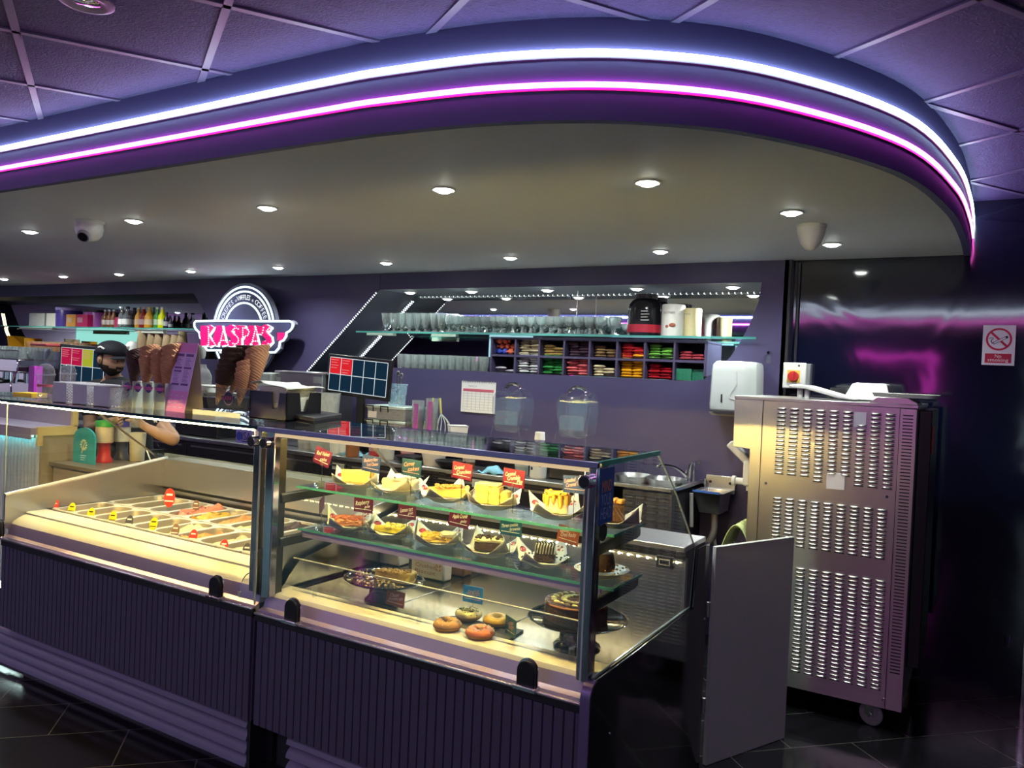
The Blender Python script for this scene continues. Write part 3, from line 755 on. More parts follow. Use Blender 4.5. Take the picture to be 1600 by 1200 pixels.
def cake(kind, loc, rz, label):
    t = thing('cake_slice', label, 'cake', loc, rz, 'cakes on the white plates')
    M = Matrix.Translation(loc) @ Matrix.Rotation(rz,4,'Z') @ Matrix.Scale(1.14,4)
    def B(): b = MB(); b.T = M; return b
    if kind == 'cheese':
        wedge(B(),.105,.062,.010,.048).build('filling', yel, t, smooth=60); wedge(B(),.107,.064,.003,.0105).build('base', base, t, smooth=60)
    elif kind == 'cream':
        wedge(B(),.115,.07,.004,.036,amp=.008,seed=3).build('sponge', cream, t, smooth=60)
        lump(B(),-.02,-.028,.035,.052,.028,.05,6,.008,4).build('icing', whitecr, t, smooth=60)
        b = B(); b.lathe([(.010,0),(.009,.014),(.004,.022),(0,.024)], (.047,-.012,.008+.01), 12).build('orange_piece', fudge, t)
    elif kind == 'crumble':
        wedge(B(),.12,.075,.004,.032,seed=5).build('filling', cakemat('apple filling',(.70,.40,.10)), t, smooth=60)
        scatter(B(),M,110,-.035,.05,-.026,.026,.034,.006,6).build('crumble_topping', crumb, t, smooth=60)
        b = B(); b.tube(smoothpath([(.055,-.04,.006),(.067,-.02,.03),(.067,.02,.03),(.055,.04,.006)],4), .008, 8).build('crust', yel, t)
    elif kind == 'blocks':
        for i,(a,b_,c,d,h) in enumerate(((-.055,-.03,-.012,.02,.062),(-.010,-.034,.024,.02,.058),(.026,-.028,.05,.022,.044))):
            lump(B(),a,b_,.004,c,d,h,5,.004,i).build('sponge_block', yel, t, smooth=60)
        lump(B(),-.055,-.029,.058,.02,.02,.066,5,.004,9).build('icing', cakemat('lemon icing',(.86,.66,.22)), t, smooth=60)
    elif kind == 'tall':
        lump(B(),-.034,-.03,.004,.03,.03,.056,7,.008,2).build('sponge', cream, t, smooth=60)
        lump(B(),-.036,-.032,.05,.032,.032,.064,7,.012,3).build('caramel_top', fudge, t, smooth=60)
        b = B()
        for i,(x,y,l) in enumerate(((-.03,-.032,.03),(-.012,-.033,.022),(.008,-.033,.036),(.026,-.032,.026),(.033,-.01,.03),(-.037,-.01,.028))):
            b.tube([(x,y,.058),(x*1.02,y*1.03,.058-l*.6),(x,y*1.03,.058-l)], [.008,.007,.004], 6)
        b.build('caramel_drip', fudge, t, smooth=60)
    elif kind == 'chocblock':
        lump(B(),-.03,-.028,.004,.03,.028,.056,6,.003,2).build('chocolate_block', choc, t, smooth=60)
        scatter(B(),M,26,-.026,.026,-.022,.022,.056,.010,5).build('nut_topping', crumb, t, smooth=60)
    elif kind == 'pink':
        lump(B(),-.05,-.03,.004,.05,.03,.024,7,.006,2).build('sponge', cakemat('pink sponge',(.72,.28,.14)), t, smooth=60)
        scatter(B(),M,60,-.045,.035,-.025,.025,.024,.010,5).build('berry_topping', pinkc, t, smooth=60)
    elif kind == 'lemon':
        wedge(B(),.12,.07,.004,.022,amp=.006,seed=8).build('sponge', lime, t, smooth=60)
        scatter(B(),M,34,-.02,.05,-.02,.02,.02,.012,7).build('cream_topping', cakemat('pale lemon cream',(.86,.70,.16)), t, smooth=60)
    elif kind == 'crumb2':
        lump(B(),-.055,-.032,.004,.055,.032,.020,7,.008,4).build('sponge', yel, t, smooth=60)
        scatter(B(),M,90,-.05,.035,-.03,.03,.018,.010,11).build('crumble_topping', cakemat('yellow crumble',(.80,.46,.05),.3,.8), t, smooth=60)
        lump(B(),.01,-.03,.02,.055,.02,.034,5,.006,5).build('custard_piece', cream, t, smooth=60)
    elif kind == 'brownie':
        lump(B(),-.045,-.028,.004,.04,.028,.032,6,.003,1).build('brownie', choc, t, smooth=60)
        lump(B(),-.046,-.029,.032,.041,.029,.042,6,.005,2).build('cream_layer', cream, t, smooth=60)
        scatter(B(),M,34,-.04,.036,-.024,.024,.042,.007,3).build('choc_topping', cakemat('chocolate curls',(.10,.05,.025),.4), t, smooth=60)
    elif kind == 'drizzle':
        lump(B(),-.03,-.028,.004,.03,.028,.026,6,.006,1).build('brownie', choc, t, smooth=60)
        lump(B(),-.028,-.026,.026,.03,.027,.052,6,.006,2).build('cream_block', whitecr, t, smooth=60)
        b = B()
        for i in range(7):
            x = -.026+i*.0085; b.tube(smoothpath([(x,-.030,.02+.006*(i%2)),(x+.003,-.030,.05),(x+.004,-.01,.0545),(x-.003,.015,.0545),(x+.004,.029,.045)],3), .0022, 5)
        b.build('chocolate_drizzle', gan, t, smooth=60)
        scatter(B(),M,40,-.07,.07,-.06,.06,.012,.0035,8).build('crumbs', choc, t)['kind'] = 'stuff'
    elif kind == 'fondant':
        b = B(); b.lathe([(.036,.006),(.038,.02),(.032,.05),(.028,.056),(0,.057)], n=24, flute=.04, nf=12).build('sponge', choc, t, smooth=50)
        scatter(B(),M,40,-.065,.065,-.06,.06,.012,.004,8).build('crumbs', crumb, t)['kind'] = 'stuff'
    return t
_li = [0]
def plated(px, py, Y, zs, kind, rz, name, shelf, liner=True):
    x = atY(px,py,Y).x; loc = (x,Y,zs)
    lp = 'white plate under the %s' % name
    if 'p' not in used: used.add('p'); place(plate0,loc)['label'] = lp
    else: dup(plate0,loc,0,lp)
    if liner:
        k = _li[0] % 4; _li[0] += 1; ll = 'greaseproof paper with red print under the %s' % name
        r2 = rz+(.15,-.2,.3,.1)[k]
        if k not in used: used.add(k); place(liners[k],(x,Y,zs+.0065),r2)['label'] = ll
        else: dup(liners[k],(x,Y,zs+.0065),r2,ll)
    cake(kind,(x,Y,zs+.0145),rz+(.0),'%s on the %s shelf of the cake counter' % (name, shelf))
U, D_ = 1.108, .938
for a in ((556,757,2.385,U,'cheese',.5,'smooth yellow cheesecake slice'),(622,768,2.385,U,'cream',.35,'pale cream slice with an orange piece'),(697,776,2.385,U,'crumble',.6,'brown crumble-topped pie slice'),
          (772,785,2.385,U,'blocks',.3,'yellow layered sponge blocks'),(870,800,2.385,U,'tall',.5,'tall caramel-coated cake cube'),(958,815,2.385,U,'chocblock',.5,'dark chocolate block topped with nuts')):
    plated(*a, 'upper')
for a in ((547,826,2.39,D_,'pink',.5,'pink berry-topped slice'),(611,838,2.39,D_,'lemon',.4,'bright lemon-yellow slice'),(685,845,2.39,D_,'crumb2',.4,'lumpy yellow crumble slice'),
          (765,862,2.39,D_,'brownie',.4,'chocolate brownie with a cream layer'),(851,880,2.39,D_,'drizzle',.4,'white cake cube with chocolate drizzle')):
    plated(*a, 'lower')
plated(940,893,2.39,D_,'fondant',0,'round dark chocolate fondant','lower',liner=False)

# ------------------------------------------------------------------ name cards on wire stems
def namecard(px, py, Y, zs, col, cn, lines, label, rz=0., w=.088, h=.058, tilt=0., ink=(.82,.74,.80), inkn='pale', base_=True, see=0.):
    p = atY(px,py,Y)
    t = thing('name_card', label, 'name card', (p.x,Y,zs), rz, 'name cards for the cakes')
    M = Matrix.Translation((p.x,Y,zs)) @ Matrix.Rotation(rz,4,'Z'); zc = p.z-zs
    if base_:
        b = MB(); b.T = M; b.cyl((0,0,0),(0,0,.022),.015,n=18).build('clear_base', acry, t)
    b = MB(); b.T = M; b.tube([(0,0,.01 if base_ else 0.0),(0,0,zc-h*.32),(0,-.002,zc-h*.25)], .0011, 6).build('wire_stem', chrome, t)
    b = MB(); b.T = M; b.box((-.0035,-.004,zc-h*.52),(.0035,.004,zc-h*.2)).build('clip', acry, t)
    M2 = M @ Matrix.Translation((0,0,zc)) @ Matrix.Rotation(tilt,4,'Y')
    b = MB(); b.T = M2
    b.box((-w/2,-.001,-h/2),(w/2,.001,h/2))
    if zs > 1: col, cn, ink, inkn = tuple(q*.4 for q in col), cn+' dark', tuple(q*.5 for q in ink), inkn+' dim'  # upper-shelf cards darkened in colour to offset the close light tube
    c = b.build('card', mat('card '+cn, col, .4, var=.12), t)
    b = MB(); b.T = M2
    for i,(tx,x,z,wd,sz) in enumerate(lines):
        b.text(tx,(x*w,-.0012,z*h),(1,0,.22),(-.1,0,1),sz*h,.0005,shear=.35,width=wd*w)
    b.box((-w*.42,-.0019,-h*.30),(w*.42,-.0012,-h*.27))
    b.build('wording', mat('card ink '+inkn, ink, .5), c)
    b = MB(); b.T = M2
    for i,(tx,x,z,wd,sz) in enumerate(lines):
        b.text(tx,(x*w+.0012,-.0011,z*h-.0014),(1,0,.22),(-.1,0,1),sz*h,.0002,shear=.35,width=wd*w)
    b.build('wording_shadow', mat('card ink shadow '+inkn, tuple(q*.25 for q in ink), .5), c)
    return t
teal, crim, maro, stl, oran, sky = (.012,.07,.15),(.20,.008,.045),(.10,.012,.045),(.025,.06,.26),(.25,.055,.03),(.05,.34,.75)
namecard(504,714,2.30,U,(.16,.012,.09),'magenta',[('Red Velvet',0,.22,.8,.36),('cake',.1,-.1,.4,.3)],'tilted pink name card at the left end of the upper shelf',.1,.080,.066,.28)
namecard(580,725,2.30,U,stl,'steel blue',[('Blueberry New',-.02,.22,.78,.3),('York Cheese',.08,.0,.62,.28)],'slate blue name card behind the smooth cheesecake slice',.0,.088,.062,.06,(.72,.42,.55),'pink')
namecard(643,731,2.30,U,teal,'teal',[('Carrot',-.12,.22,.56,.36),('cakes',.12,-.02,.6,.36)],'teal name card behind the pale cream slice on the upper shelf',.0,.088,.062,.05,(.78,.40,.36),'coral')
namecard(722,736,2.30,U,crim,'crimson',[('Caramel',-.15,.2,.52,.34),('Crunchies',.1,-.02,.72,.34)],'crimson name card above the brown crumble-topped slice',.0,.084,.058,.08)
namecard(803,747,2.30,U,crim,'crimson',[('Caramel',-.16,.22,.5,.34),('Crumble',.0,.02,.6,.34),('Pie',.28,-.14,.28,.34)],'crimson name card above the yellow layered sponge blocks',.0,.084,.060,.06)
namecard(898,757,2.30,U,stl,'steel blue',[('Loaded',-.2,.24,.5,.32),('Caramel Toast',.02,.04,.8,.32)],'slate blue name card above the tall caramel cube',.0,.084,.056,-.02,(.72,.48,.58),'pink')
namecard(503,788,2.315,D_,maro,'maroon',[('Banoffee',0,.1,.7,.34)],'maroon name card turned edge-on at the left end of the lower shelf',-1.02,.080,.056,.12)
namecard(568,789,2.315,D_,maro,'maroon',[('Raspberry',-.05,.12,.74,.40),('pie',.2,-.1,.3,.28)],'maroon name card behind the pink berry slice',.1)
namecard(636,799,2.315,D_,maro,'maroon',[('Lemon tart',-.02,.12,.72,.40),('pie',.2,-.1,.3,.28)],'maroon name card behind the lemon-yellow slice',.05,.080,.056)
namecard(718,811,2.315,D_,maro,'maroon',[('Apple Crumb',0,.15,.7,.36),('pie',.2,-.1,.3,.28)],'maroon name card behind the lumpy crumble slice',.35,.078,.058,.16)
namecard(798,824,2.315,D_,teal,'teal',[('Three cookie',-.04,.14,.76,.3),('brownie',.2,-.04,.48,.3)],'teal name card behind the chocolate brownie on the lower shelf',.0,.086,.056)
namecard(888,836,2.315,D_,oran,'orange',[('Gooey',-.18,.2,.44,.34),('Oreo Rocky',.02,0,.72,.36)],'orange name card behind the white drizzled cube',.0,.078,.056,.12,(.66,.52,.62),'lilac')
DZ = .694
namecard(618,935,2.30,DZ,oran,'orange',[('Classic',-.05,.22,.5,.34),('chocolate cake',.02,0,.8,.32)],'orange-brown name card standing in front of the black cake plate',.1,.080,.058,.08,(.62,.40,.48),'dusty pink',base_=False)
namecard(739,929,2.40,DZ,sky,'sky blue',[('American',.02,.2,.6,.36),('Doughnuts',.0,-.02,.74,.38)],'sky blue name card behind the doughnuts',.05,.084,.060,0,(.88,.80,.82),'white',base_=True)
namecard(798,979,2.30,DZ,(.03,.13,.13),'green',[('Chocolate',-.05,.2,.66,.34),('fudge',.08,-.02,.5,.34)],'green name card turned sideways between doughnuts and cake stand',-.55,.076,.062,0,(.72,.36,.30),'coral',base_=False)

# ------------------------------------------------------------------ on the deck of the cake counter
blackg = mat('gloss black glaze', (.008,.008,.009), .08, var=.2, spec=.6)
def cake_stand(x, y, z0, h, rx, label, sy=1.):
    t = thing('cake_stand', label, 'cake stand', (x,y,z0))
    m = MB(); m.T = Matrix.Translation((x,y,z0)) @ Matrix.Diagonal((1,sy,1,1))
    m.lathe([(.0,h-.014),(rx*.55,h-.012),(rx*.93,h-.004),(rx,h+.004),(rx*.97,h+.006),(rx*.9,h),(0,h)], n=48).build('plate_top', blackg, t, smooth=60)
    m = MB(); m.T = Matrix.Translation((x,y,z0)) @ Matrix.Diagonal((1,sy,1,1))
    m.lathe([(rx*.46,0),(rx*.47,.006),(rx*.36,.02),(rx*.33,h-.02),(rx*.4,h-.011)], n=32).build('pedestal', blackg, t, smooth=60)
    return t
p = atZ(600,905,.775)
cake_stand(p.x,p.y,DZ,.081,.165,'black cake stand with a pie slice and scattered crumbs',.85)
pm_ = Matrix.Translation((p.x+.035,p.y+.01,DZ+.0815)) @ Matrix.Rotation(.3,4,'Z')
t = thing('pie_slice', 'golden apple pie slice on the black cake stand', 'pie', (p.x+.035,p.y+.01,DZ+.0815), .3)
b = MB(); b.T = pm_; wedge(b,.15,.075,.006,.036,seed=2); b.build('filling', cakemat('apple filling',(.70,.40,.10)), t, smooth=60)
b = MB(); b.T = pm_; wedge(b,.155,.08,.0,.008,seed=2); b.tube(smoothpath([(.072,-.042,.004),(.082,-.02,.03),(.082,.02,.03),(.072,.042,.004)],4), .009, 8); b.build('pastry', cakemat('baked pastry',(.80,.50,.14),.2,.5), t, smooth=60)
b = MB(); scatter(b,pm_,90,-.05,.07,-.028,.028,.034,.007,3); b.build('crumble_topping', crumb, t, smooth=60)
b = MB(); rnd = random.Random(5)
for _ in range(120):
    a = rnd.uniform(1.9,5.9); r = rnd.uniform(.03,.150); q = rnd.uniform(.002,.0065)
    b.at((p.x+r*math.cos(a), p.y+r*.85*math.sin(a), DZ+.082+q*.5)).sphere((0,0,0), q, (1,.8,.7), 6, 4)
tag(b.build('crumbs', cakemat('pale crumbs',(.74,.50,.22),.4,.5), smooth=60), 'crumbs scattered over the black cake stand by the pie slice', 'crumbs', kind='stuff')
p = atZ(903,965,.79)
cake_stand(p.x,p.y,DZ,.095,.168,'black cake stand carrying the whole chocolate cake, near the corner post')
t = thing('chocolate_cake', 'round chocolate cake with cream blobs on the black cake stand', 'cake', (p.x,p.y,DZ+.0955))
cc = Vector((p.x-.005,p.y,DZ+.0955)); R0 = .108
pts = [(0,0)]+[(R0*math.cos(a),R0*math.sin(a)) for a in [math.radians(62+ (360-58)*i/40) for i in range(41)]]
MB().at(cc).prism(pts,'XY',0,.052).build('sponge', choc, t, smooth=30)
MB().at(cc).prism([(x*1.012,y*1.012) for x,y in pts],'XY',.048,.058).build('glaze', cakemat('milk chocolate glaze',(.17,.055,.022),.25,.15,25,.18), t, bevel=.004)
m = MB(); rnd = random.Random(3)
for i in range(16):
    a = math.radians(70+18*i)
    if i*18 > 285: break
    for rr_ in (.078,.045):
        m.at((cc.x+rr_*math.cos(a+rr_*9), cc.y+rr_*math.sin(a+rr_*9), cc.z+.058)).sphere((0,0,.002), .009, (1.3,.7,.6), 8, 6)
m.build('cream_blob', cream, t, smooth=60)
# doughnuts on a slate board
bz = DZ+.008
c = atZ(738,985,bz)
tag(MB().at((c.x+.0,c.y+.02,DZ),rz=.1).box((-.145,-.085,0),(.145,.085,.008)).build('serving_board', mat('dark slate', (.05,.05,.055), .6, var=.3, bump=.3), bevel=.002), 'dark slate board under the four doughnuts', 'serving board')
def donut(px, py, icing, icn, label, seed, R_=.030, r_=.0175, extra=None):
    q = atZ(px,py,bz+.016)
    t = thing('doughnut', label, 'doughnut', (q.x,q.y,bz), group='doughnuts on the slate board')
    rnd = random.Random(seed); ph = rnd.random()*6
    def ring(a0, a1, r, n=10, close=False):
        vs = []; nn = 28
        for i in range(nn):
            T = 2*PI*i/nn
            for j in range(n+1):
                A = a0+(a1-a0)*j/n; rr_ = r*(1+.05*math.sin(3*T+ph))
                vs.append((q.x+(R_+rr_*math.cos(A))*math.cos(T), q.y+(R_+rr_*math.cos(A))*math.sin(T), bz+.0158+rr_*.9*math.sin(A)))
        fs = [(i*(n+1)+j,((i+1)%nn)*(n+1)+j,((i+1)%nn)*(n+1)+j+1,i*(n+1)+j+1) for i in range(nn) for j in range(n)]
        return vs, fs
    MB().add(*ring(0,2*PI,r_,14)).build('dough', cakemat('fried dough',(.72,.40,.10),.12,.1,20), t, smooth=80, weld=True)
    MB().add(*ring(-.15,PI+.15,r_+.0022,10)).build('icing', icing, t, smooth=80, solid=.001)
    if extra:
        m = MB()
        for _ in range(46):
            T = rnd.random()*2*PI; A = rnd.uniform(.4,PI-.4); rr_ = r_+.003
            m.at((q.x+(R_+rr_*math.cos(A))*math.cos(T), q.y+(R_+rr_*math.cos(A))*math.sin(T), bz+.0158+rr_*.9*math.sin(A))).sphere((0,0,0),.0028,(1,.7,.6),6,4)
        m.build('sprinkles', extra, t)['kind'] = 'stuff'
donut(699,976,cakemat('milk icing',(.50,.27,.12)),'milk','doughnut with pale sprinkles, leftmost on the slate board',1,extra=cakemat('pale sprinkles',(.82,.68,.42)))
donut(732,960,cakemat('cream icing',(.85,.66,.34),.1,.2,30,.3),'cream','cream-iced doughnut at the back of the slate board',2,extra=choc)
donut(776,969,cakemat('sugar glaze',(.75,.38,.05),.1,.2,30,.25),'glazed','plain orange glazed doughnut on the right of the slate board',3)
donut(750,988,cakemat('strawberry icing',(.78,.24,.12),.3,.3,30,.3),'red','red and white iced doughnut at the front of the slate board',4,extra=cakemat('white sprinkles',(.88,.78,.66)))
# bags and tubs at the rear of the deck
def sack(px0, px1, py0, py1, Y, dep, m_, label, words=None):
    a = atY(px0,py1,Y); b_ = atY(px1,py1,Y); zt = atY(px0,py0,Y).z
    zt = min(zt,.898)
    t = thing('paper_bag', label, 'bag', ((a.x+b_.x)/2,Y+dep/2,DZ))
    MB().box((a.x,Y,DZ),(b_.x,Y+dep,zt)).build('bag', m_, t, bevel=.008)
    if words:
        m = MB(); w_ = b_.x-a.x
        for i,(s_,wd) in enumerate(words): m.text(s_,((a.x+b_.x)/2-.01,Y-.0008,zt-.03-.026*i),(1,0,0),(0,0,1),.024,.0004,width=wd*w_)
        m.build('wording', mat('brown print', (.35,.16,.08), .6), t)
        m = MB(); 
        for i in range(4):
            for s_ in (-1,1): m.at((b_.x-.03+s_*.008,Y-.001,DZ+.05+.016*i),ry=s_*.6).sphere((0,0,0),.008,(.5,.15,1.1),8,5)
        m.build('wheat_picture', mat('wheat print', (.50,.27,.08), .6), t)
    return t
sack(640,692,868,938,2.72,.06,mat('cream paper',(.66,.58,.50),.6),'cream paper bag with brown wording and a wheat picture, behind the black cake stand',[('Crushed',.6),('Biscuit',.62)])
sack(578,622,850,905,2.80,.08,mat('grey paper',(.52,.47,.40),.6),'plain greyish paper bag at the rear left of the cake counter floor')
sack(697,722,872,940,2.84,.07,mat('brown kraft paper',(.22,.11,.045),.6,var=.3),'slim brown paper bag beside the cream paper bag')
# polished partition at the left end of the cake counter
MB().prism([(2.2,.694),(2.95,.694),(2.95,.93),(2.3,.80)],'YZ',RX0+.014,RX0+.018).build('end_partition', mat('polished partition',(.5,.48,.44),.12,1.), rc)
# ------------------------------------------------------------------ illuminated sign
SY = 4.74
neonw = emis('white sign neon', (.72,1.,1.), 2.6)
def S(cx, cy, Y=SY): return atY(300+cx/8, 440+cy/8, Y)
def S2(cx, cy): v = S(cx,cy); return (v.x, v.z)
C0 = (-5.595,1.846); R_o = .405
sign = thing('wall_sign', "round illuminated KASPA'S sign with wings on the violet wall", 'sign', (C0[0],SY,C0[1]))
signm = mat('sign navy board', (.055,.055,.13), .4); signe = mat('sign grey rim', (.22,.22,.30), .4)
wl_ = [(80,497),(415,492),(890,497),(1250,497),(1283,515),(1292,545),(1278,590),(1245,625),(1212,640),(1203,690),(1172,738),(1128,758),(1118,830),(1068,885),(885,888),(410,860),(225,860),(188,805),(176,738),(135,705),(120,635),(82,600),(62,560),(62,520)]
wings = [S2(*p) for p in wl_]
wc = (sum(p[0] for p in wings)/len(wings), sum(p[1] for p in wings)/len(wings))
def grow(poly, k): return [(wc[0]+(x-wc[0])*k[0], wc[1]+(z-wc[1])*k[1]) for x,z in poly]
circ = [(C0[0]+R_o*math.cos(2*PI*i/64), C0[1]+R_o*math.sin(2*PI*i/64)) for i in range(64)]
MB().prism([(C0[0]+(x-C0[0])*1.035,C0[1]+(z-C0[1])*1.035) for x,z in circ],'XZ',SY,SY+.03).build('round_board', [signe], sign, smooth=30)
MB().prism(circ,'XZ',SY-.004,SY+.001).build('round_face', signm, sign, smooth=30)
MB().prism(grow(wings,(1.03,1.07)),'XZ',SY-.02,SY+.012).build('wing_board', signe, sign, smooth=30)
MB().prism(wings,'XZ',SY-.024,SY-.019).build('wing_face', signm, sign, smooth=30)
MB().box((C0[0]-.25,SY+.03,C0[1]-.25),(C0[0]+.25,4.899,C0[1]+.25)).build('mounting_box', blackm, sign)
def ringtube(r, name):
    segs = MB(); Yr = SY-.008
    pts = [(C0[0]+r*math.cos(2*PI*i/96), Yr, C0[1]+r*math.sin(2*PI*i/96)) for i in range(97)]
    run = []
    zt, zb_ = max(z for x,z in wings), min(z for x,z in wings)
    for p in pts:
        if zb_+.005 < p[2] < zt-.005:
            if len(run) > 1: segs.tube(run, .0075, 6)
            run = []
        else: run.append(p)
    if len(run) > 1: segs.tube(run, .0075, 6)
    segs.build(name, neonw, sign)
for r in (.385,.345,.245): ringtube(r, 'neon_ring')
MB().tube([(x,SY-.028,z) for x,z in wings], .0085, 6, closed=True).build('neon_wing_outline', neonw, sign)
pinkm = mat('sign pink enamel', (.62,.005,.13), .3, emit=(.9,.01,.2), estr=.35)
MB().prism([S2(*p) for p in ((122,640),(200,640),(200,735),(182,735),(140,700))],'XZ',SY-.03,SY-.024).prism([S2(*p) for p in ((1100,640),(1205,640),(1196,690),(1168,732),(1100,740))],'XZ',SY-.03,SY-.024).build('pink_wing_band', pinkm, sign)
# letters: broad pink strokes over a white backing, dotted with bulbs
def offs(a, b, w):
    a = Vector(a); b = Vector(b); d = (b-a).normalized(); n = Vector((-d.y,d.x))*w; e = d*w*.55
    return [a-e+n, b+e+n, b+e-n, a-e-n]
letters = [('K',[[(207,572),(207,790)],[(292,575),(222,672),(292,790)]]),
 ('A',[[(345,785),(398,575),(450,785)],[(365,735),(438,735)]]),
 ('S',[[(578,592),(548,577),(515,592),(510,632),(540,665),(575,700),(582,748),(548,785),(510,772)]]),
 ('P',[[(635,790),(635,580),(690,583),(714,625),(700,672),(645,690)]]),
 ('A',[[(745,780),(800,575),(852,785)],[(765,745),(842,745)]]),
 ('apostrophe',[[(893,575),(880,640)]]),
 ('S',[[(1012,590),(980,572),(950,590),(945,632),(975,670),(1012,708),(1020,750),(985,787),(952,775)]])]
bulb0 = None
for nm, strokes in letters:
    bk = MB(); fr = MB(); k = 0
    for st in strokes:
        for a,b in zip(st,st[1:]):
            for (mb,w,Y0,Y1,dx) in ((bk,37,SY-.040,SY-.028,5),(fr,27,SY-.062,SY-.040,0)):
                poly = [S2(p.x+dx,p.y+(8 if dx else 0)) for p in offs(a,b,w)]
                mb.prism(poly,'XZ',Y0+.0003*k,Y1); k += 1
    L_ = fr.build('letter', pinkm, sign)
    bk.build('letter_backing', emis('white letter edge',(.85,1.,1.),1.3), L_)
    for st in strokes:
        # bulbs spaced along the stroke
        seg = [(Vector(a),Vector(b)) for a,b in zip(st,st[1:])]; tot = sum((b-a).length for a,b in seg); n = max(2,round(tot/27)); 
        for i in range(n+1):
            d = tot*i/n
            for a,b in seg:
                l = (b-a).length
                if d <= l+1e-6: q_ = a+(b-a)*(d/l); break
                d -= l
            v = S(q_.x,q_.y,SY-.064)
            if bulb0 is None:
                bulb0 = MB().sphere((0,0,0),.0062,nu=8,nv=6).build('bulb', emis('sign bulb',(1,.95,.97),1.3), None); o = bulb0
            else:
                o = bulb0.copy(); COL.objects.link(o)
            o.parent = L_; o.matrix_basis = wm(L_).inverted() @ Matrix.Translation(v)
m = MB()
def arctext(word, a0, a1, r, flip=False):
    n = len(word)
    for i,ch in enumerate(word):
        a = math.radians(a0+(a1-a0)*i/(n-1)) if n > 1 else math.radians(a0)
        o = (C0[0]+r*math.cos(a), SY-.005, C0[1]+r*math.sin(a))
        up = (math.cos(a),0,math.sin(a)); ux = (math.sin(a),0,-math.cos(a))
        if flip: up = tuple(-q for q in up); ux = tuple(-q for q in ux)
        m.text(ch, o, ux, up, .062, .001)
arctext('CREPES', 156, 122, .295); arctext('*', 112, 112, .285); arctext('WAFFLES', 103, 77, .295); arctext('*', 68, 68, .285); arctext('COFFEE', 58, 24, .295)
arctext('DESSERTS', 235, 305, .295, True); arctext('*', 215, 215, .31); arctext('*', 325, 325, .31)
m.build('ring_wording', emis('white sign print',(.85,.92,1.),1.0), sign)

# ------------------------------------------------------------------ right niche: glass shelf, glasses, pigeonholes
gl = mat('drinking glass', (.90,1.,1.), .01, var=.01, trans=.80, ior=1.46)
SHZ = 1.868
sh = thing('glass_shelf', 'long glass shelf holding the sundae glasses across the right niche', 'shelf', (-2.8,5.05,SHZ))
MB().box((-4.40,4.862,SHZ-.012),(-1.2,5.28,SHZ)).build('shelf_glass', MATS['shelf glass'], sh, smooth=0)
MB().box((-4.40,4.8595,SHZ-.0125),(-1.2,4.8625,SHZ+.0005)).build('shelf_edge', edgeg, sh)
for x in (-2.58,): MB().cyl((x,5.2,SHZ),(x,5.2,2.204),.004,n=8).build('hanging_rod', steel, sh)
for a,b in ((573,614),(674,712)):
    p, q_ = atY(a,521,4.9), atY(b,524,4.9)
    MB().box((p.x,4.9,SHZ-.030),(q_.x,4.94,SHZ-.0125)).build('support_block', mat('pale support', (.62,.66,.56), .5), sh)
for x in (-4.21,-2.83,-1.83):
    pass
def sundae(kind):
    if kind == 0: pr = [(0,.0),(.036,.001),(.036,.004),(.012,.012),(.009,.022),(.018,.034),(.030,.06),(.036,.10),(.043,.150),(.0405,.150),(.033,.10),(.026,.062),(.012,.036),(0,.034)]
    else: pr = [(0,.0),(.040,.001),(.040,.004),(.014,.012),(.008,.03),(.010,.045),(.030,.062),(.041,.085),(.046,.126),(.0435,.126),(.038,.087),(.026,.066),(0,.05)]
    t = MB().lathe(pr, n=24, flute=.075, nf=6).build('sundae_glass', gl, smooth=0)
    return tag(t, 'tall fluted sundae glass in the rows at the left end of the niche shelf' if kind==0 else 'stemmed sundae glass in the rows along the middle of the niche shelf', 'sundae glass', 'sundae glasses on the niche shelf')
g0, g1 = sundae(0), sundae(1); first = {0:True,1:True}
rnd = random.Random(11)
xa, xb = atY(608,505,4.96).x, atY(942,508,4.96).x
n = 25
for r_,y in enumerate((4.93,5.03,5.13)):
    for i in range(n):
        x = xa+(xb-xa)*i/(n-1)+rnd.uniform(-.006,.006)+(.04 if r_==1 else 0); k = 0 if i < 8 else 1
        loc = (x,y+rnd.uniform(-.008,.008),SHZ+.0005); src = g0 if k==0 else g1
        if first[k]: first[k] = False; o = src
        else: o = src.copy(); COL.objects.link(o)
        o.location = loc; o.rotation_euler = (0,0,rnd.uniform(0,1))
o = g1.copy(); COL.objects.link(o); o.location = (atY(961,508,4.95).x,4.95,SHZ+.0005); o['label'] = 'single stemmed sundae glass at the right end of the glasses, beside the black tub'
# tumblers
tm = MB().lathe([(0,0),(.030,.001),(.032,.006),(.036,.06),(.038,.112),(.0355,.112),(.0335,.06),(.029,.012),(0,.011)], n=18, flute=.05, nf=9).build('tumbler', gl, smooth=0)
tag(tm, 'plain glass tumbler on the niche floor, left of the sweet pigeonholes', 'tumbler', 'tumblers on the niche floor')
xa, xb = atY(629,570,4.96).x, atY(757,575,4.96).x
f_ = True
for y in (4.95,5.03,5.11):
    for i in range(12):
        o = tm if f_ else tm.copy()
        if not f_: COL.objects.link(o)
        f_ = False
        o.location = (xa+(xb-xa)*i/11, y, 1.5835)
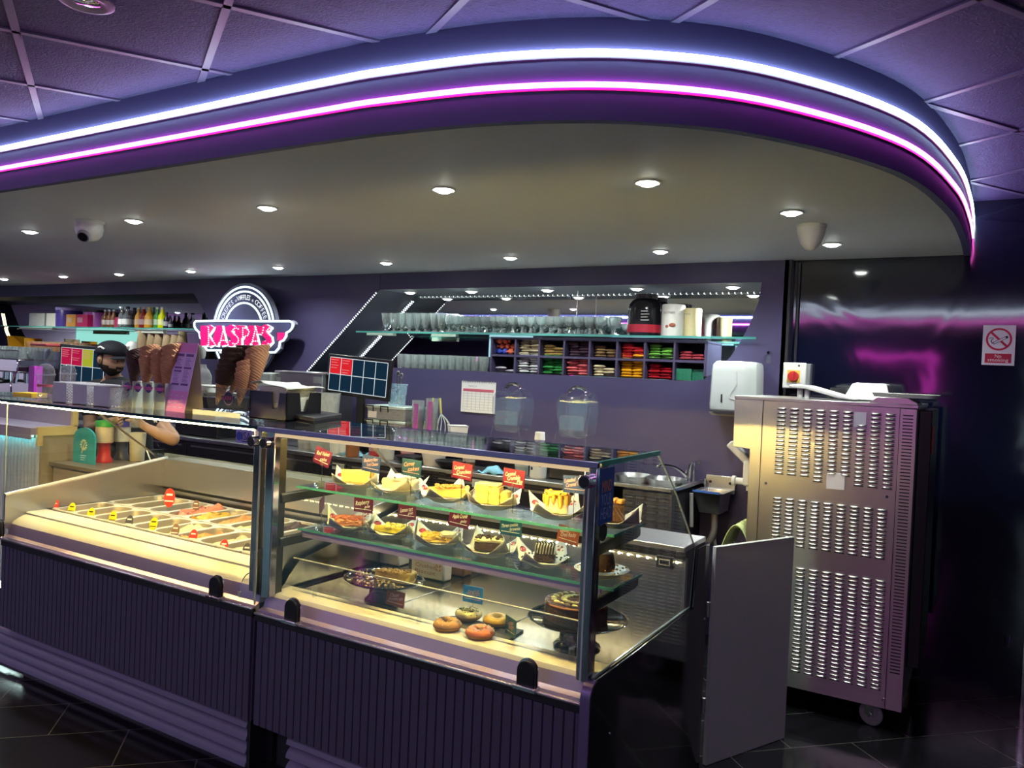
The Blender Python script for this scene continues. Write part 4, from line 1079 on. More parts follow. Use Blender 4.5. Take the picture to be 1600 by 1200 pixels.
# pigeonhole unit
CY0, CY1 = 4.895, 5.2
cols = [atY(x,545,CY0).x for x in (769,805,842.5,881,921,964,1007.5,1054,1101)]
zt, zm, zb = atY(900,531.5,CY0).z, atY(900,559,CY0).z, 1.586
pg = thing('pigeonhole_unit', 'black sixteen-hole wooden unit of sweets under the right end of the glass shelf', 'shelf unit', (-2.3,CY0,zb))
th = .007
for x in cols[1:-1]: MB().box((x-th,CY0,zb),(x+th,CY1,zt)).build('divider', mat('violet board', (.062,.052,.115), .45), pg)
MB().box((cols[0]-.014,CY0,zb),(cols[0],CY1,zt)).build('side_board', MATS['violet board'], pg)
MB().box((cols[-1],CY0,zb+.03),(cols[-1]+.02,CY1,zt)).build('side_board', MATS['violet board'], pg)
MB().box((cols[0]-.014,CY0-.002,zt-.004),(cols[-1]+.02,CY1,zt+.012)).build('top_board', MATS['violet board'], pg)
MB().box((cols[0],CY0+.001,zm-.008),(cols[-1],CY1,zm+.008)).build('middle_board', MATS['violet board'], pg)
MB().box((cols[0],CY1-.008,zb),(cols[-1],CY1,zt)).build('back_board', dark, pg)
def pillow():
    m = MB(); nx, ny = 8, 4; L_, W_, T_ = .085, .036, .011
    for s_ in (1,-1):
        m.grid(lambda u,v: ((u-.5)*L_, (v-.5)*W_, s_*T_*(max(0,1-abs(2*u-1)**5)*max(0,1-abs(2*v-1)**3))**.6+T_), nx, ny)
    return m
pmesh = {}
def sweet(kind, col, cn):
    if (kind,cn) not in pmesh:
        mm = mat('wrapper '+cn, col, .28, var=.35, vscale=60, bump=.3, bscale=90)
        if kind == 'pack': o = pillow().build('sweet_packet', mm, smooth=60, weld=True)
        elif kind == 'ball':
            o = MB().sphere((0,0,.022),.022,nu=12,nv=8).cyl((-.04,0,.022),(-.02,0,.022),.013,.004,8).cyl((.02,0,.022),(.04,0,.022),.004,.013,8).build('wrapped_chocolate', mm, smooth=60)
        else: o = MB().box((-.05,-.03,0),(.05,.03,.075)).build('sweet_box', mm, bevel=.001)
        pmesh[(kind,cn)] = [o, False]
    o, u = pmesh[(kind,cn)]
    if u: o = o.copy(); COL.objects.link(o)
    pmesh[(kind,cn)][1] = True
    return o
ords = 'first second third fourth fifth sixth seventh eighth'.split()
cells = [[('ball',(.62,.13,.05),'orange',8,'orange-wrapped round chocolates'),('pack',(.42,.36,.24),'beige',12,'beige sweet packets'),('pack',(.30,.20,.07),'gold and black',7,'gold and black sweet packets'),('pack',(.055,.028,.045),'dark plum',12,'dark plum sweet packets'),('pack',(.24,.15,.07),'bronze',7,'bronze sweet packets'),('pack',(.48,.025,.035),'red',9,'red sweet packets'),('pack',(.14,.36,.06),'leaf green',9,'leaf green sweet packets'),('pack',(.34,.05,.07),'crimson',5,'crimson and silver sweet packets')],
         [('pack',(.38,.36,.42),'silver and pink',3,'silver and pink sweet packets'),('pack',(.52,.52,.54),'silver',14,'silver sweet packets'),('pack',(.03,.20,.05),'dark green',14,'dark green sweet packets'),('pack',(.55,.12,.13),'red and white',12,'red and white sweet packets'),('pack',(.55,.46,.30),'cream',7,'cream sweet packets'),('pack',(.75,.36,.015),'amber',16,'amber yellow sweet packets'),('pack',(.32,.01,.02),'deep red',9,'deep red sweet packets'),('box',(.02,.17,.10),'green box',2,'green cardboard sweet boxes')]]
for r_,row in enumerate(cells):
    z0 = (zm+.0085) if r_ == 0 else zb+.0005
    for c,(kind,col,cn,n,what) in enumerate(row):
        x0, x1 = cols[c]+th, cols[c+1]-th; xc = (x0+x1)/2; w_ = x1-x0
        lb = 'one of the %s in the %s row, %s hole from the left' % (what, 'top' if r_==0 else 'bottom', ords[c])
        for i in range(n):
            k = (kind,cn)
            o = sweet(*( (kind,(.02,.05,.40),'blue') if kind=='ball' and i in (0,1) else (kind,col,cn)))
            per = 3 if kind=='ball' else 2
            lay, j = divmod(i,per)
            if kind == 'ball': loc = (x0+.028+j*.048+(lay%2)*.01, CY0+.05+.02*(lay%2), z0+lay*.038)
            elif kind == 'box': loc = (x0+.05+.08*j, CY0+.06+.02*j, z0)
            else: loc = (xc-.042+j*.082+rnd.uniform(-.006,.006)*min(1,w_/.16), CY0+.05+rnd.uniform(-.012,.02), z0+lay*.0195)
            o.location = loc; o.rotation_euler = (0,0,rnd.uniform(-.22,.22) if kind!='box' else rnd.uniform(-.1,.05))
            nm_ = {'ball':('blue-wrapped round chocolates' if i in (0,1) else what)}.get(kind,what)
            tag(o, 'one of the %s, %s row, %s hole from left' % (nm_,'top' if r_==0 else 'bottom',ords[c]), 'sweet', nm_+' in the pigeonholes')
# tubs at the right end of the shelf
def tub(px0, px1, y_top, Y, label, lidpx=None):
    a, b = atY(px0,515,Y), atY(px1,515,Y); r = (b.x-a.x)/2; xc = (a.x+b.x)/2; h = atY((px0+px1)/2,y_top,Y).z-SHZ
    return xc, r, h
for (px0,px1,yt,Y,lb) in ((982,1033,461,5.0,'big black protein tub with a ridged lid and red lower band'),(1012,1046,466,5.13,'black tub mostly hidden behind the big black protein tub')):
    xc, r, h = tub(px0,px1,yt,Y,lb)
    t = thing('protein_tub', lb, 'tub', (xc,Y,SHZ+.0005))
    MB().at((xc,Y,SHZ+.0005)).lathe([(r*.92,0),(r,.01),(r,h*.62),(r*.93,h*.76),(r*.75,h*.86),(r*.60,h*.90),(r*.60,h*.92),(0,h*.92)], n=32).build('jar', mat('black jar', (.010,.010,.014), .18, var=.1), t, smooth=40)
    MB().at((xc,Y,SHZ+.0005)).lathe([(r*.64,h*.90),(r*.64,h),(r*.6,h+.003),(0,h+.003)], n=40, flute=.03, nf=20).build('lid', blackp, t, smooth=40)
    MB().at((xc,Y,SHZ+.0005)).lathe([(r*1.006,h*.08),(r*1.006,h*.27)], n=32, cap=False).build('red_band', mat('red band', (.48,.025,.05), .35), t)
    if Y == 5.0:
        m = MB().box((xc-.06,Y-r-.002,SHZ+h*.34),(xc-.052,Y-r*.9,SHZ+h*.345))
        m = MB()
        for i in range(4): m.box((xc+.015,Y-r*1.0-.002,SHZ+h*(.36+.07*i)),(xc+.015+.055-.01*(i%2),Y-r*.93,SHZ+h*(.375+.07*i)))
        m.build('white_wording', mat('white wording', (.7,.7,.7), .5), t)
for (px0,px1,yt,Y,lb,col,cn) in ((1034,1069,476,4.97,'white paper-wrapped tub with a nut picture, next to the black tub','white wrap','white wrap'),(1069,1095,482,5.0,'cream yellow tub at the right end of the niche shelf','cream wrap','cream wrap')):
    xc, r, h = tub(px0,px1,yt,Y,lb); cl = (.72,.70,.66) if cn=='white wrap' else (.70,.60,.33)
    t = thing('food_tub', lb, 'tub', (xc,Y,SHZ+.0005))
    mm = mat(cn, cl, .45, var=.05)
    MB().at((xc,Y,SHZ+.0005)).lathe([(r*.97,0),(r,.008),(r,h-.01),(r*.95,h-.002),(0,h)], n=28).build('tub', mm, t, smooth=40)
    m = MB().at((xc,Y,SHZ))
    if cn == 'white wrap':
        m.text('BOYNEX',(0,-r*1.0-.002,h*.72),(1,0,0),(0,0,1),.022,.001,width=.075)
        m.build('wording', mat('grey print',(.2,.18,.2),.5), t)
        m = MB().at((xc,Y,SHZ)); m.sphere((.02,-r*.98,h*.34),.02,(1.2,.3,.7),10,6).sphere((-.015,-r*.98,h*.3),.012,(1,.3,.8),10,6)
        m.build('nut_picture', mat('nut print',(.35,.10,.06),.5), t)
    else:
        m.text('CREMA',(-.02,-r-.001,h*.78),(1,0,0),(0,0,1),.016,.001,width=.04).build('wording', MATS['grey print'] if 'grey print' in MATS else mat('grey print',(.2,.18,.2),.5), t)

# ------------------------------------------------------------------ left niche: shelf with drinks
LSZ = 1.868
sh = thing('glass_shelf', 'glass shelf of bottles and tins across the left niche', 'shelf', (-8,5.05,LSZ))
MB().box((-11.2,4.88,LSZ-.012),(-6.27,5.28,LSZ)).build('shelf_glass', MATS['shelf glass'], sh, smooth=0)
MB().box((-11.2,4.8775,LSZ-.0125),(-6.27,4.8805,LSZ+.0005)).build('shelf_edge', edgeg, sh)
a, b = atY(211,512,4.9), atY(255,514,4.9)
MB().box((a.x,4.9,LSZ-.05),(b.x,4.94,LSZ-.0125)).build('support_block', MATS['pale support'], sh)
a, b = atY(30,508,4.9), atY(82,509,4.9)
MB().box((a.x,4.9,LSZ-.035),(b.x,4.94,LSZ-.0125)).build('support_block', MATS['pale support'], sh)
def shelf_item(px0, px1, ytop, Y, kind, col, cn, label, cap=(.8,.8,.8), capn='white cap', cat='bottle', zb=LSZ, base_y=508):
    a, b = atY(px0,base_y,Y), atY(px1,base_y,Y); w_ = b.x-a.x; xc = (a.x+b.x)/2; h = atY((px0+px1)/2,ytop,Y).z-zb
    nm = {'box':'carton','tin':'tin','bottle':'drinks_bottle','clear':'drinks_bottle'}[kind]
    t = thing(nm, label, cat, (xc,Y,zb+.0005)); M = MB().at((xc,Y,zb+.0005)); r = w_*.5
    mm = mat(cn, col, .3, var=.2, vscale=25) if kind != 'clear' else gl
    if kind == 'box':
        r_ = w_/2; M.box((-r_,-.05,0),(r_,.05,h)).build('carton_body', mm, t, bevel=.003)
        MB().at((xc,Y,zb)).box((-r_*.7,-.052,h*.35),(r_*.2,-.0505,h*.75)).build('printed_panel', mat('print on '+cn, tuple(min(1,c*.5+.25) for c in col), .5), t)
    elif kind == 'tin':
        M.lathe([(r,0),(r,h*.9),(r*.98,h*.93),(0,h*.93)], n=24).build('tin_body', mm, t, smooth=40)
        MB().at((xc,Y,zb+.0005)).lathe([(r*1.03,h*.86),(r*1.03,h),(0,h)], n=24).build('lid', mat(capn, cap, .35), t, smooth=40)
    else:
        r = min(r, h*.22)
        M.lathe([(r*.9,0),(r,.006),(r,h*.5),(r*.9,h*.6),(r*.45,h*.75),(r*.38,h*.93),(0,h*.93)], n=20).build('bottle_body', mm, t, smooth=50)
        MB().at((xc,Y,zb+.0005)).lathe([(r*.45,h*.90),(r*.45,h),(0,h)], n=14).build('cap', mat(capn, cap, .35), t, smooth=40)
        MB().at((xc,Y,zb+.0005)).lathe([(r*1.02,h*.16),(r*1.02,h*.42)], n=20, cap=False).build('label_band', mat('band on '+cn, tuple(min(1,.35+c*.6) for c in col), .5), t)
    return t
Yl = 4.97
shelf_item(52,76,490,Yl,'box',(.40,.40,.38),'grey carton','grey-white carton at the left end of the drinks shelf',cat='carton')
shelf_item(79,98,490,Yl,'box',(.50,.48,.42),'white carton','whitish carton next to the tall purple tin',cat='carton')
shelf_item(98,121,482,5.05,'tin',(.055,.03,.22),'purple tin','tall purple tin on the drinks shelf',(.3,.25,.5),'violet lid','tin')
shelf_item(110,125,492,4.94,'box',(.62,.28,.05),'orange carton','small orange carton in front of the tall purple tin',cat='carton')
shelf_item(125,143,492,4.95,'box',(.55,.02,.13),'pink carton','hot pink carton right of the orange carton',cat='carton')
shelf_item(139,160,485,5.05,'tin',(.40,.10,.42),'pink and blue tin','pink and blue tin with a black lid behind the pink carton',(.01,.01,.012),'black lid','tin')
for i,(a,b,yt) in enumerate(((161,167,484),(168,174,484),(174.5,181,484))):
    shelf_item(a,b,yt,Yl,'bottle',(.16,.055,.02),'brown syrup','brown syrup bottle with a grey cap, %s of three' % ['leftmost','middle','rightmost'][i],(.5,.55,.55),'grey cap')
shelf_item(181,187,496,Yl,'tin',(.42,.02,.09),'pink can','small pink can between the brown and clear bottles',(.4,.05,.1),'pink lid','can')
shelf_item(187,194,479,Yl,'clear',(1,1,1),'clear bottle','clear bottle with clear neck, left one of the two',(.7,.75,.78),'clear cap')
shelf_item(195,203,479,Yl,'clear',(1,1,1),'clear bottle','clear bottle with a black cap, right one of the two',(.02,.02,.02),'black cap')
shelf_item(206,213,481,5.05,'bottle',(.09,.05,.04),'dark cola','dark bottle behind the orange bottle',(.02,.02,.02),'black cap')
for a,b,col,cn,lb,cp,cpn in ((213,220,(.80,.40,.03),'orange drink','amber drink bottle left of the red bottle',(.75,.75,.6),'pale cap'),(220,228,(.30,.01,.02),'red drink','dark red drink bottle with a round white label',(.8,.6,.6),'pinkish cap'),(228.5,237,(.82,.42,.02),'orange drink','orange drink bottle right of the red bottle',(.8,.65,.2),'yellow cap'),
    (236,242,(.30,.42,.16),'lime drink','green and white bottle behind the orange one',(.1,.5,.15),'green cap'),(242,249,(.05,.28,.05),'green drink','green drink bottle left of the yellow one',(.7,.75,.6),'pale cap'),(249,257,(.72,.74,.0),'yellow drink','bright yellow drink bottle on the drinks shelf',(.8,.8,.7),'white cap'),
    (257,263,(.02,.015,.04),'black drink','black bottle right of the yellow one',(.02,.02,.03),'black cap'),(263.5,270,(.03,.02,.06),'black drink','smaller black bottle at the right end of the drinks shelf',(.02,.02,.03),'black cap')):
    shelf_item(a,b,480 if a<257 else (488 if a<263 else 497),Yl if cn!='lime drink' else 5.05,'bottle',col,cn,lb,cp,cpn)
# things on the floor of the left niche
NZ = 1.5835
def nb(px, Y): return atY(px,548,Y).x
x0, x1 = nb(20,4.98), nb(46,4.98)
t = thing('serving_tray', 'bright amber plastic tray at the left end of the niche floor', 'tray', ((x0+x1)/2,4.98,NZ))
m = MB(); m.prism([(x0-.04,NZ+.17),(x0,NZ),(x1,NZ),(x1+.0,NZ+.15),(x1-.02,NZ+.15),(x1-.02,NZ+.02),(x0+.02,NZ+.02),(x0-.02,NZ+.17)],'XZ',4.93,5.12)
m.build('tray', mat('amber plastic', (.95,.45,.02), .3), t)
for i in range(9):
    for j in range(2):
        if i==0 and j==0:
            tw = MB().lathe([(0,0),(.038,.001),(.042,.006),(.045,.115),(.042,.115),(.039,.012),(0,.011)], n=16, flute=.03, nf=8).build('tumbler', glassmat('warm tumbler', (.96,.88,.78), ior=1.5, body=.2, bodycol=(.85,.6,.4)), smooth=60)
            tag(tw, 'warm-tinted glass tumbler on the left niche floor, by the amber tray', 'tumbler', 'tumblers by the amber tray'); o = tw
        else: o = tw.copy(); COL.objects.link(o)
        o.location = (nb(47,4.97)+.11*i+.05*j,4.97+.1*j,NZ)
x0, x1 = nb(122,5.0), nb(146,5.0)
tag(MB().box((x0,4.95,NZ),(x1,5.08,NZ+.085)).build('carton', mat('dark purple carton', (.05,.02,.14), .4, var=.4), bevel=.004), 'dark purple carton on the left niche floor, above the order screen', 'carton')
cupk = mat('kraft cup', (.33,.23,.13), .65, var=.06)
kc = MB().lathe([(.050,0),(.0515,.006),(.036,.11),(.0335,.112),(0,.112)], n=20).build('paper_cup', cupk, smooth=50)
fst = True
for k,(px,yt,Y) in enumerate(((222,514,4.93),(237,517,4.95),(248,518,4.95),(261,520,4.95),(273,521,4.95),(284,515,4.98))):
    x = nb(px,Y); H_ = atY(px,yt,Y).z-NZ; n = max(3,int((H_-.112)/.019)+1)
    for i in range(n):
        o = kc if fst else kc.copy()
        if not fst: COL.objects.link(o)
        fst = False
        o.location = (x,Y,NZ+.0185*i)
        tag(o, 'brown kraft paper cup, one of the %s upturned stack from the left' % ords[k], 'paper cup', 'upturned stacks of kraft cups')
x = nb(206,4.95)
tag(MB().at((x,4.95,NZ)).lathe([(.05,0),(.06,.03),(.062,.10),(.045,.135),(.02,.15),(0,.152)], n=20).build('storage_jar', whitep, smooth=50), 'white rounded jar left of the kraft cup stacks', 'jar')

# ------------------------------------------------------------------ back counter
BZ = .94
bc = thing('back_counter', 'dark steel-topped back counter running along the wall under the niches', 'counter', (-5,4.55,0))
MB().box((-10.3,4.2,BZ-.03),(-1.95,4.895,BZ)).build('worktop', steelh, bc, bevel=.004)
MB().box((-10.3,4.225,.12),(-1.95,4.895,BZ-.03)).build('carcass', blackm, bc)
MB().box((-10.3,4.27,0),(-1.95,4.895,.12)).build('plinth', blackp, bc)
ed = [-6.6,-5.6,-4.7,-3.85,-3.1,-2.45,-1.96]
for a,b in zip(ed,ed[1:]):
    d = MB().box((a+.006,4.207,.14),(b-.006,4.225,BZ-.045)).build('door', mat('black cabinet front', (.016,.015,.02), .3), bc, bevel=.002)
    MB().box((a+.06,4.2,BZ-.075),(b-.06,4.208,BZ-.062)).build('handle', mat('dull metal', (.4,.39,.4), .35, 1.), d)
MB().box((-4.33,4.5,1.075),(-2.25,4.895,1.09)).build('riser_shelf', blackm, bc, bevel=.002)
for x in (-4.31,-3.3,-2.32): MB().box((x,4.54,BZ),(x+.03,4.89,1.075)).build('riser_support', blackm, bc)
RZ = 1.0905
a = atY(640,748,4.2); b = atY(700,764,4.2)
m = MB()
for i in range(8): m.box((a.x+.02,4.199,.80+.016*i),(b.x-.02,4.2075,.806+.016*i))
m.build('vent_grille', blackp, bc)
a = atY(761,754,4.2)
q_ = MB().box((a.x-.11,4.196,.85),(a.x+.11,4.207,.90)).build('control_panel', mat('pale control panel', (.5,.5,.48), .4), bc)
MB().box((a.x-.06,4.194,.862),(a.x+.03,4.1965,.888)).build('dark_window', blackp, q_)
MB().text('38.3',(a.x-.02,4.1935,.875),(1,0,0),(0,0,1),.02,.0005,width=.045).build('red_digits', emis('red digits',(1,.06,.08),2.5), q_)
a = atY(798,765,4.2)
q_ = MB().box((a.x-.055,4.2,a.z-.022),(a.x+.055,4.2075,a.z+.022)).build('unit_label', mat('grey label',(.4,.4,.38),.5), bc)
MB().text('UNIT 2',(a.x,4.1995,a.z),(1,0,0),(0,0,1),.026,.0005,width=.085).build('wording', blackp, q_)
a = atY(528,729,4.2)
q_ = MB().box((a.x-.055,4.2,a.z-.022),(a.x+.055,4.2075,a.z+.022)).build('unit_label', mat('grey label',(.4,.4,.38),.5), bc)
MB().text('UNIT 1',(a.x,4.1995,a.z),(1,0,0),(0,0,1),.026,.0005,width=.085).build('wording', blackp, q_)
a = atY(912,749,4.2)
MB().box((a.x-.03,4.2,a.z-.02),(a.x+.03,4.2075,a.z+.02)).build('pink_label', mat('pink label',(.75,.25,.70),.4), bc)

# order screens
def screen(cs, Y, label, redcells, extra=()):
    P = [atY(x,y,Y) for x,y in cs]   # TL, TR, BR, BL of the housing
    cx = sum(p.x for p in P)/4; cz = sum(p.z for p in P)/4; w_ = ((P[1]-P[0]).length+(P[2]-P[3]).length)/2; h = ((P[3]-P[0]).length+(P[2]-P[1]).length)/2
    roll = math.atan2(P[1].z-P[0].z, P[1].x-P[0].x)
    t = thing('order_screen', label, 'screen', (cx,Y,BZ))
    M = Matrix.Translation((cx,Y,cz)) @ Matrix.Rotation(-roll,4,'Y')
    b = MB(); b.T = M; b.box((-w_/2,-.012,-h/2),(w_/2,.02,h/2)); b.build('housing', blackp, t, bevel=.006)
    b = MB(); b.T = M; b.box((-w_*.46,-.014,-h*.40),(w_*.46,-.0125,h*.42)); b.build('display', emis('screen navy',(.006,.02,.04),1.), t)
    b = MB(); b.T = M
    W2, x0 = w_*.92, -w_*.46; H2, z0 = h*.82, -h*.40
    for i in range(6): b.box((x0+W2*i/5-.0025,-.0155,z0),(x0+W2*i/5+.0025,-.0142,z0+H2))
    for i in range(3): b.box((x0,-.0155,z0+H2*i/2-.0025),(x0+W2,-.0142,z0+H2*i/2+.0025))
    b.build('grid_lines', emis('screen grey lines',(.75,.85,.9),.7), t)
    for c,col,cn in redcells:
        k = MB(); k.T = M; k.box((x0+W2*c/5+.003,-.0152,z0+H2/2+.003),(x0+W2*(c+1)/5-.003,-.0141,z0+H2-.003))
        k = k.build('order_ticket', emis('screen '+cn,col,.8), t)
        q = MB(); q.T = M
        for i in range(4): q.box((x0+W2*c/5+.012,-.0158,z0+H2*.92-.02*i-(.03 if i>1 and c==1 else 0)),(x0+W2*(c+.75-.1*(i%2))/5,-.0152,z0+H2*.92-.02*i+.004-(.03 if i>1 and c==1 else 0)))
        q.build('ticket_lines', emis('ticket pale lines',tuple(min(1,q_+.35) for q_ in col),.6), k)
    MB().box((cx-.03,Y+.021,BZ+.012),(cx+.03,Y+.05,cz)).box((cx-.12,Y-.06,BZ+.0005),(cx+.12,Y+.12,BZ+.012)).build('stand', blackp, t)
screen(((513,552),(613,563),(608,624),(513,618)),4.46,'black order screen with two red tickets at its left, in front of the violet wall',[(0,(.75,.02,.03),'red'),(1,(.75,.02,.03),'red')])
screen(((92,537),(186,545),(186,609),(96,606)),4.5,'black order screen with red and yellow tickets behind the man',[(0,(.45,.01,.06),'crimson'),(1,(.45,.01,.06),'crimson'),(2,(.38,.42,.03),'olive yellow')])

# blender jug, coffee machine, glasses
x = atY(76,550,4.55).x; zt_ = atY(76,537,4.55).z
t = thing('blender', 'blender with a clear square jug and flat red lid left of the order screen', 'blender', (x,4.55,BZ))
MB().box((x-.13,4.45,BZ),(x+.13,4.65,1.42)).build('motor_base', blackp, t, bevel=.01)
MB().at((x,4.55,1.4205)).lathe([(.11,0),(.14,.02),(.15,.17),(.145,.17),(.135,.025),(0,.02)], n=4).build('jug', acry, t, smooth=0)
MB().box((x-.15,4.44,zt_-.03),(x+.15,4.66,zt_)).build('lid', mat('dull red lid', (.38,.06,.07), .4), t, bevel=.008)
cmx0, cmx1 = -10.0, atY(53,590,4.5).x
t = thing('coffee_machine', 'chrome espresso machine at the far left of the back counter', 'coffee machine', ((cmx0+cmx1)/2,4.5,BZ))
MB().box((cmx0,4.35,1.0),(cmx1,4.85,1.12)).box((cmx0,4.5,1.12),(cmx1,4.85,1.36)).box((cmx0,4.33,1.36),(cmx1,4.85,1.50)).build('body', chrome, t, bevel=.012)
for x in (cmx0+.04,cmx1-.1): MB().box((x,4.4,BZ),(x+.06,4.8,1.0)).build('foot', blackp, t)
for i in range(3):
    x = cmx1-.25-.42*i
    k = MB().cyl((x,4.42,1.36),(x,4.42,1.28),.05,n=18).build('group_head', chrome, t)
    MB().tube([(x,4.42,1.27),(x,4.24,1.245)],[.022,.015],8).build('handle', blackp, k)
    MB().cyl((x,4.42,1.28),(x,4.42,1.24),.042,n=18).build('portafilter', chrome, k)
MB().tube([(cmx1-.06,4.36,1.36),(cmx1-.05,4.3,1.25),(cmx1-.05,4.31,1.08)],.008,8).build('steam_wand', chrome, t)
MB().tube([(cmx0,4.34,1.58),(cmx1,4.34,1.58)],.008,8).build('cup_rail', chrome, t)
f_ = True
for i in range(12):
    for j in range(3):
        if f_: cg = MB().lathe([(.05,0),(.05,.004),(.036,.12),(0,.125)], n=14, flute=.03, nf=7).build('tumbler', gl, smooth=60); o = cg
        else: o = cg.copy(); COL.objects.link(o)
        f_ = False
        o.location = (cmx1-.08-.115*i,4.42+.13*j,1.503); tag(o,'upturned glass standing on top of the espresso machine','glass','upturned glasses on the espresso machine')
x = atY(52,595,4.3).x
tag(MB().at((x,4.32,BZ)).box((-.05,-.04,0),(.05,.04,.50)).build('neon_reflection_block', mat('painted neon magenta',(.8,.08,.8),.3)), 'magenta block painted in for a neon reflection beside the espresso machine', 'stand')  # upright block stands in for a magenta neon reflection

# stainless box, tubs and bits on the middle of the counter
a, b = atY(418,583,4.4), atY(504,585,4.4)
t = thing('hot_cupboard', 'grey stainless steel box with two labels behind the napkin holder', 'appliance', ((a.x+b.x)/2,4.5,BZ))
MB().box((a.x+.12,4.4,BZ),(b.x,4.75,b.z)).build('housing', mat('dull stainless', (.36,.38,.36), .38, 1., var=.1), t, bevel=.006)
MB().box((a.x+.10,4.38,b.z-.002),(b.x+.02,4.77,b.z+.012)).build('lid', steelh, t, bevel=.003)
for px in (433,496):
    p = atY(px,594,4.399); MB().box((p.x-.04,4.397,p.z-.025),(p.x+.04,4.3995,p.z+.025)).build('notice', mat('grey notice', (.5,.55,.5), .5), t)
x = a.x+.02
t = thing('food_bin', 'clear plastic bin of white bags at the left of the stainless box', 'bin', (x,4.42,BZ))
MB().box((x-.10,4.34,BZ),(x+.085,4.5,b.z-.01)).build('bin_body', glassmat('milky plastic', (.9,.92,.92), rough=.1, body=.35, bodycol=(.7,.74,.72)), t, bevel=.012)
x = atY(314,585,4.4).x
t = thing('storage_jar', 'lidded glass jar on the counter behind the menu card', 'jar', (x,4.4,BZ))
MB().at((x,4.4,BZ)).lathe([(.085,0),(.09,.01),(.09,.50),(.06,.56),(.045,.57),(.04,.60),(0,.60)], n=20).build('jar_body', glassmat('jar glass',(.9,.92,.9),body=.2,bodycol=(.6,.6,.55)), t, smooth=50)
MB().at((x,4.4,BZ)).lathe([(.08,.30),(.08,.38),(0,.38)], n=20).build('contents', choc, t)
x = atY(322,612,4.4).x; zt_ = atY(322,618,4.4).z
tag(MB().box((x-.26,4.3,BZ),(x+.28,4.75,zt_)).build('ice_machine', blackp, bevel=.012), 'dark box-shaped machine behind the menu card carrying white trays', 'appliance')
for k,(dx,w_,h_) in enumerate(((-.02,.20,.028),(-.08,.15,.055))):
    z0 = zt_+.0005+(.0285 if k else 0)
    m = MB(); loft(m,[[(x+dx+u,4.5+v,z0) for u,v in rrect(-w_*.85,-.10,w_*.85,.10,.03)],[(x+dx+u,4.5+v,z0+h_) for u,v in rrect(-w_,-.13,w_,.13,.04)],[(x+dx+u,4.5+v,z0+h_) for u,v in rrect(-w_*.95,-.12,w_*.95,.12,.04)],[(x+dx+u,4.5+v,z0+.005) for u,v in rrect(-w_*.8,-.09,w_*.8,.09,.03)]],cap0=True,cap1=True)
    tag(m.build('plastic_tray', whitep), ['white plastic tray lying flat on the dark machine behind the menu card','deeper white tray stacked on the flat tray behind the menu card'][k], 'tray')
a, b = atY(490,613,4.3), atY(521,615,4.3)
t = thing('food_bin', 'tall translucent tub with a crumpled rim right of the napkin holder', 'tub', ((a.x+b.x)/2,4.32,BZ))
xm = (a.x+b.x)/2
MB().at((xm,4.32,BZ)).lathe([(.085,0),(.09,.01),(.112,a.z-BZ-.03),(.118,a.z-BZ),(.108,a.z-BZ),(.085,.02),(0,.02)], n=20, flute=.03, nf=5).build('tub_body', MATS['milky plastic'], t, smooth=50)
for k,(px,lb) in enumerate(((526,'left white cup-shaped tub beside the red-lidded jar'),(541,'right white cup-shaped tub behind the red-lidded jar'))):
    x = atY(px,645,4.3).x
    tag(MB().at((x,4.32,BZ)).lathe([(.05,0),(.065,.20),(.062,.205),(0,.205)], n=18).build('tub', whitep, smooth=50), lb, 'tub')
x = atY(547,650,4.2).x
t = thing('spice_jar', 'small jar with a bright red lid on the back counter', 'jar', (x,4.24,BZ))
MB().at((x,4.24,BZ)).lathe([(.045,0),(.048,.01),(.048,.17),(0,.17)], n=18).build('jar_body', mat('spice', (.32,.12,.05), .4, var=.3), t, smooth=50)
MB().at((x,4.24,BZ)).lathe([(.052,.165),(.052,.215),(0,.215)], n=18).build('lid', mat('bright red lid', (.6,.02,.02), .35), t, smooth=50)
# clip boxes on the riser with a jug on top
mp_ = glassmat('frosted box', (.9,.93,.92), rough=.15, body=.42, bodycol=(.62,.66,.64))
xa, xb = atY(575,650,4.55).x, atY(638,650,4.55).x
zz = [RZ, RZ+.105]
for k in range(2):
    t = thing('clip_box', 'clear plastic clip-lid box, %s of the pair under the measuring jug' % ('lower' if k==0 else 'upper'), 'food box', ((xa+xb)/2,4.6,zz[k]), group='clip-lid boxes')
    z = zz[k]
    MB().box((xa+.01,4.52,z),(xb-.01,4.78,z+.09)).build('box_body', mp_, t, bevel=.014)
    MB().box((xa,4.51,z+.085),(xb,4.79,z+.104)).build('lid', mat('pale green lid', (.55,.66,.60), .35), t, bevel=.004)
    for x in (xa+.05,xa+.19):
        MB().tube([(x-.035,4.508,z+.06),(x-.035,4.506,z+.1),(x+.035,4.506,z+.1),(x+.035,4.508,z+.06)],.005,6).build('clip', blackp, t)
    MB().box((xa+.03,4.517,z+.012),(xa+.11,4.5195,z+.06)).build('paper_label', whitep, t)
x = atY(618,620,4.6).x; z = zz[1]+.1045
t = thing('measuring_jug', 'clear measuring jug of spoons on top of the clip-lid boxes', 'jug', (x,4.62,z))
MB().at((x,4.62,z)).lathe([(.058,0),(.062,.004),(.075,.155),(.082,.165),(.078,.165),(.071,.155),(.058,.008),(0,.007)], n=24).build('jug_body', glassmat('blue clear plastic', (.85,.93,.97), body=.28, bodycol=(.6,.75,.85)), t, smooth=50)
MB().tube([(x-.072,4.62,z+.14),(x-.115,4.62,z+.145),(x-.115,4.62,z+.07),(x-.068,4.62,z+.05)],.006,8).build('handle', MATS['blue clear plastic'], t)
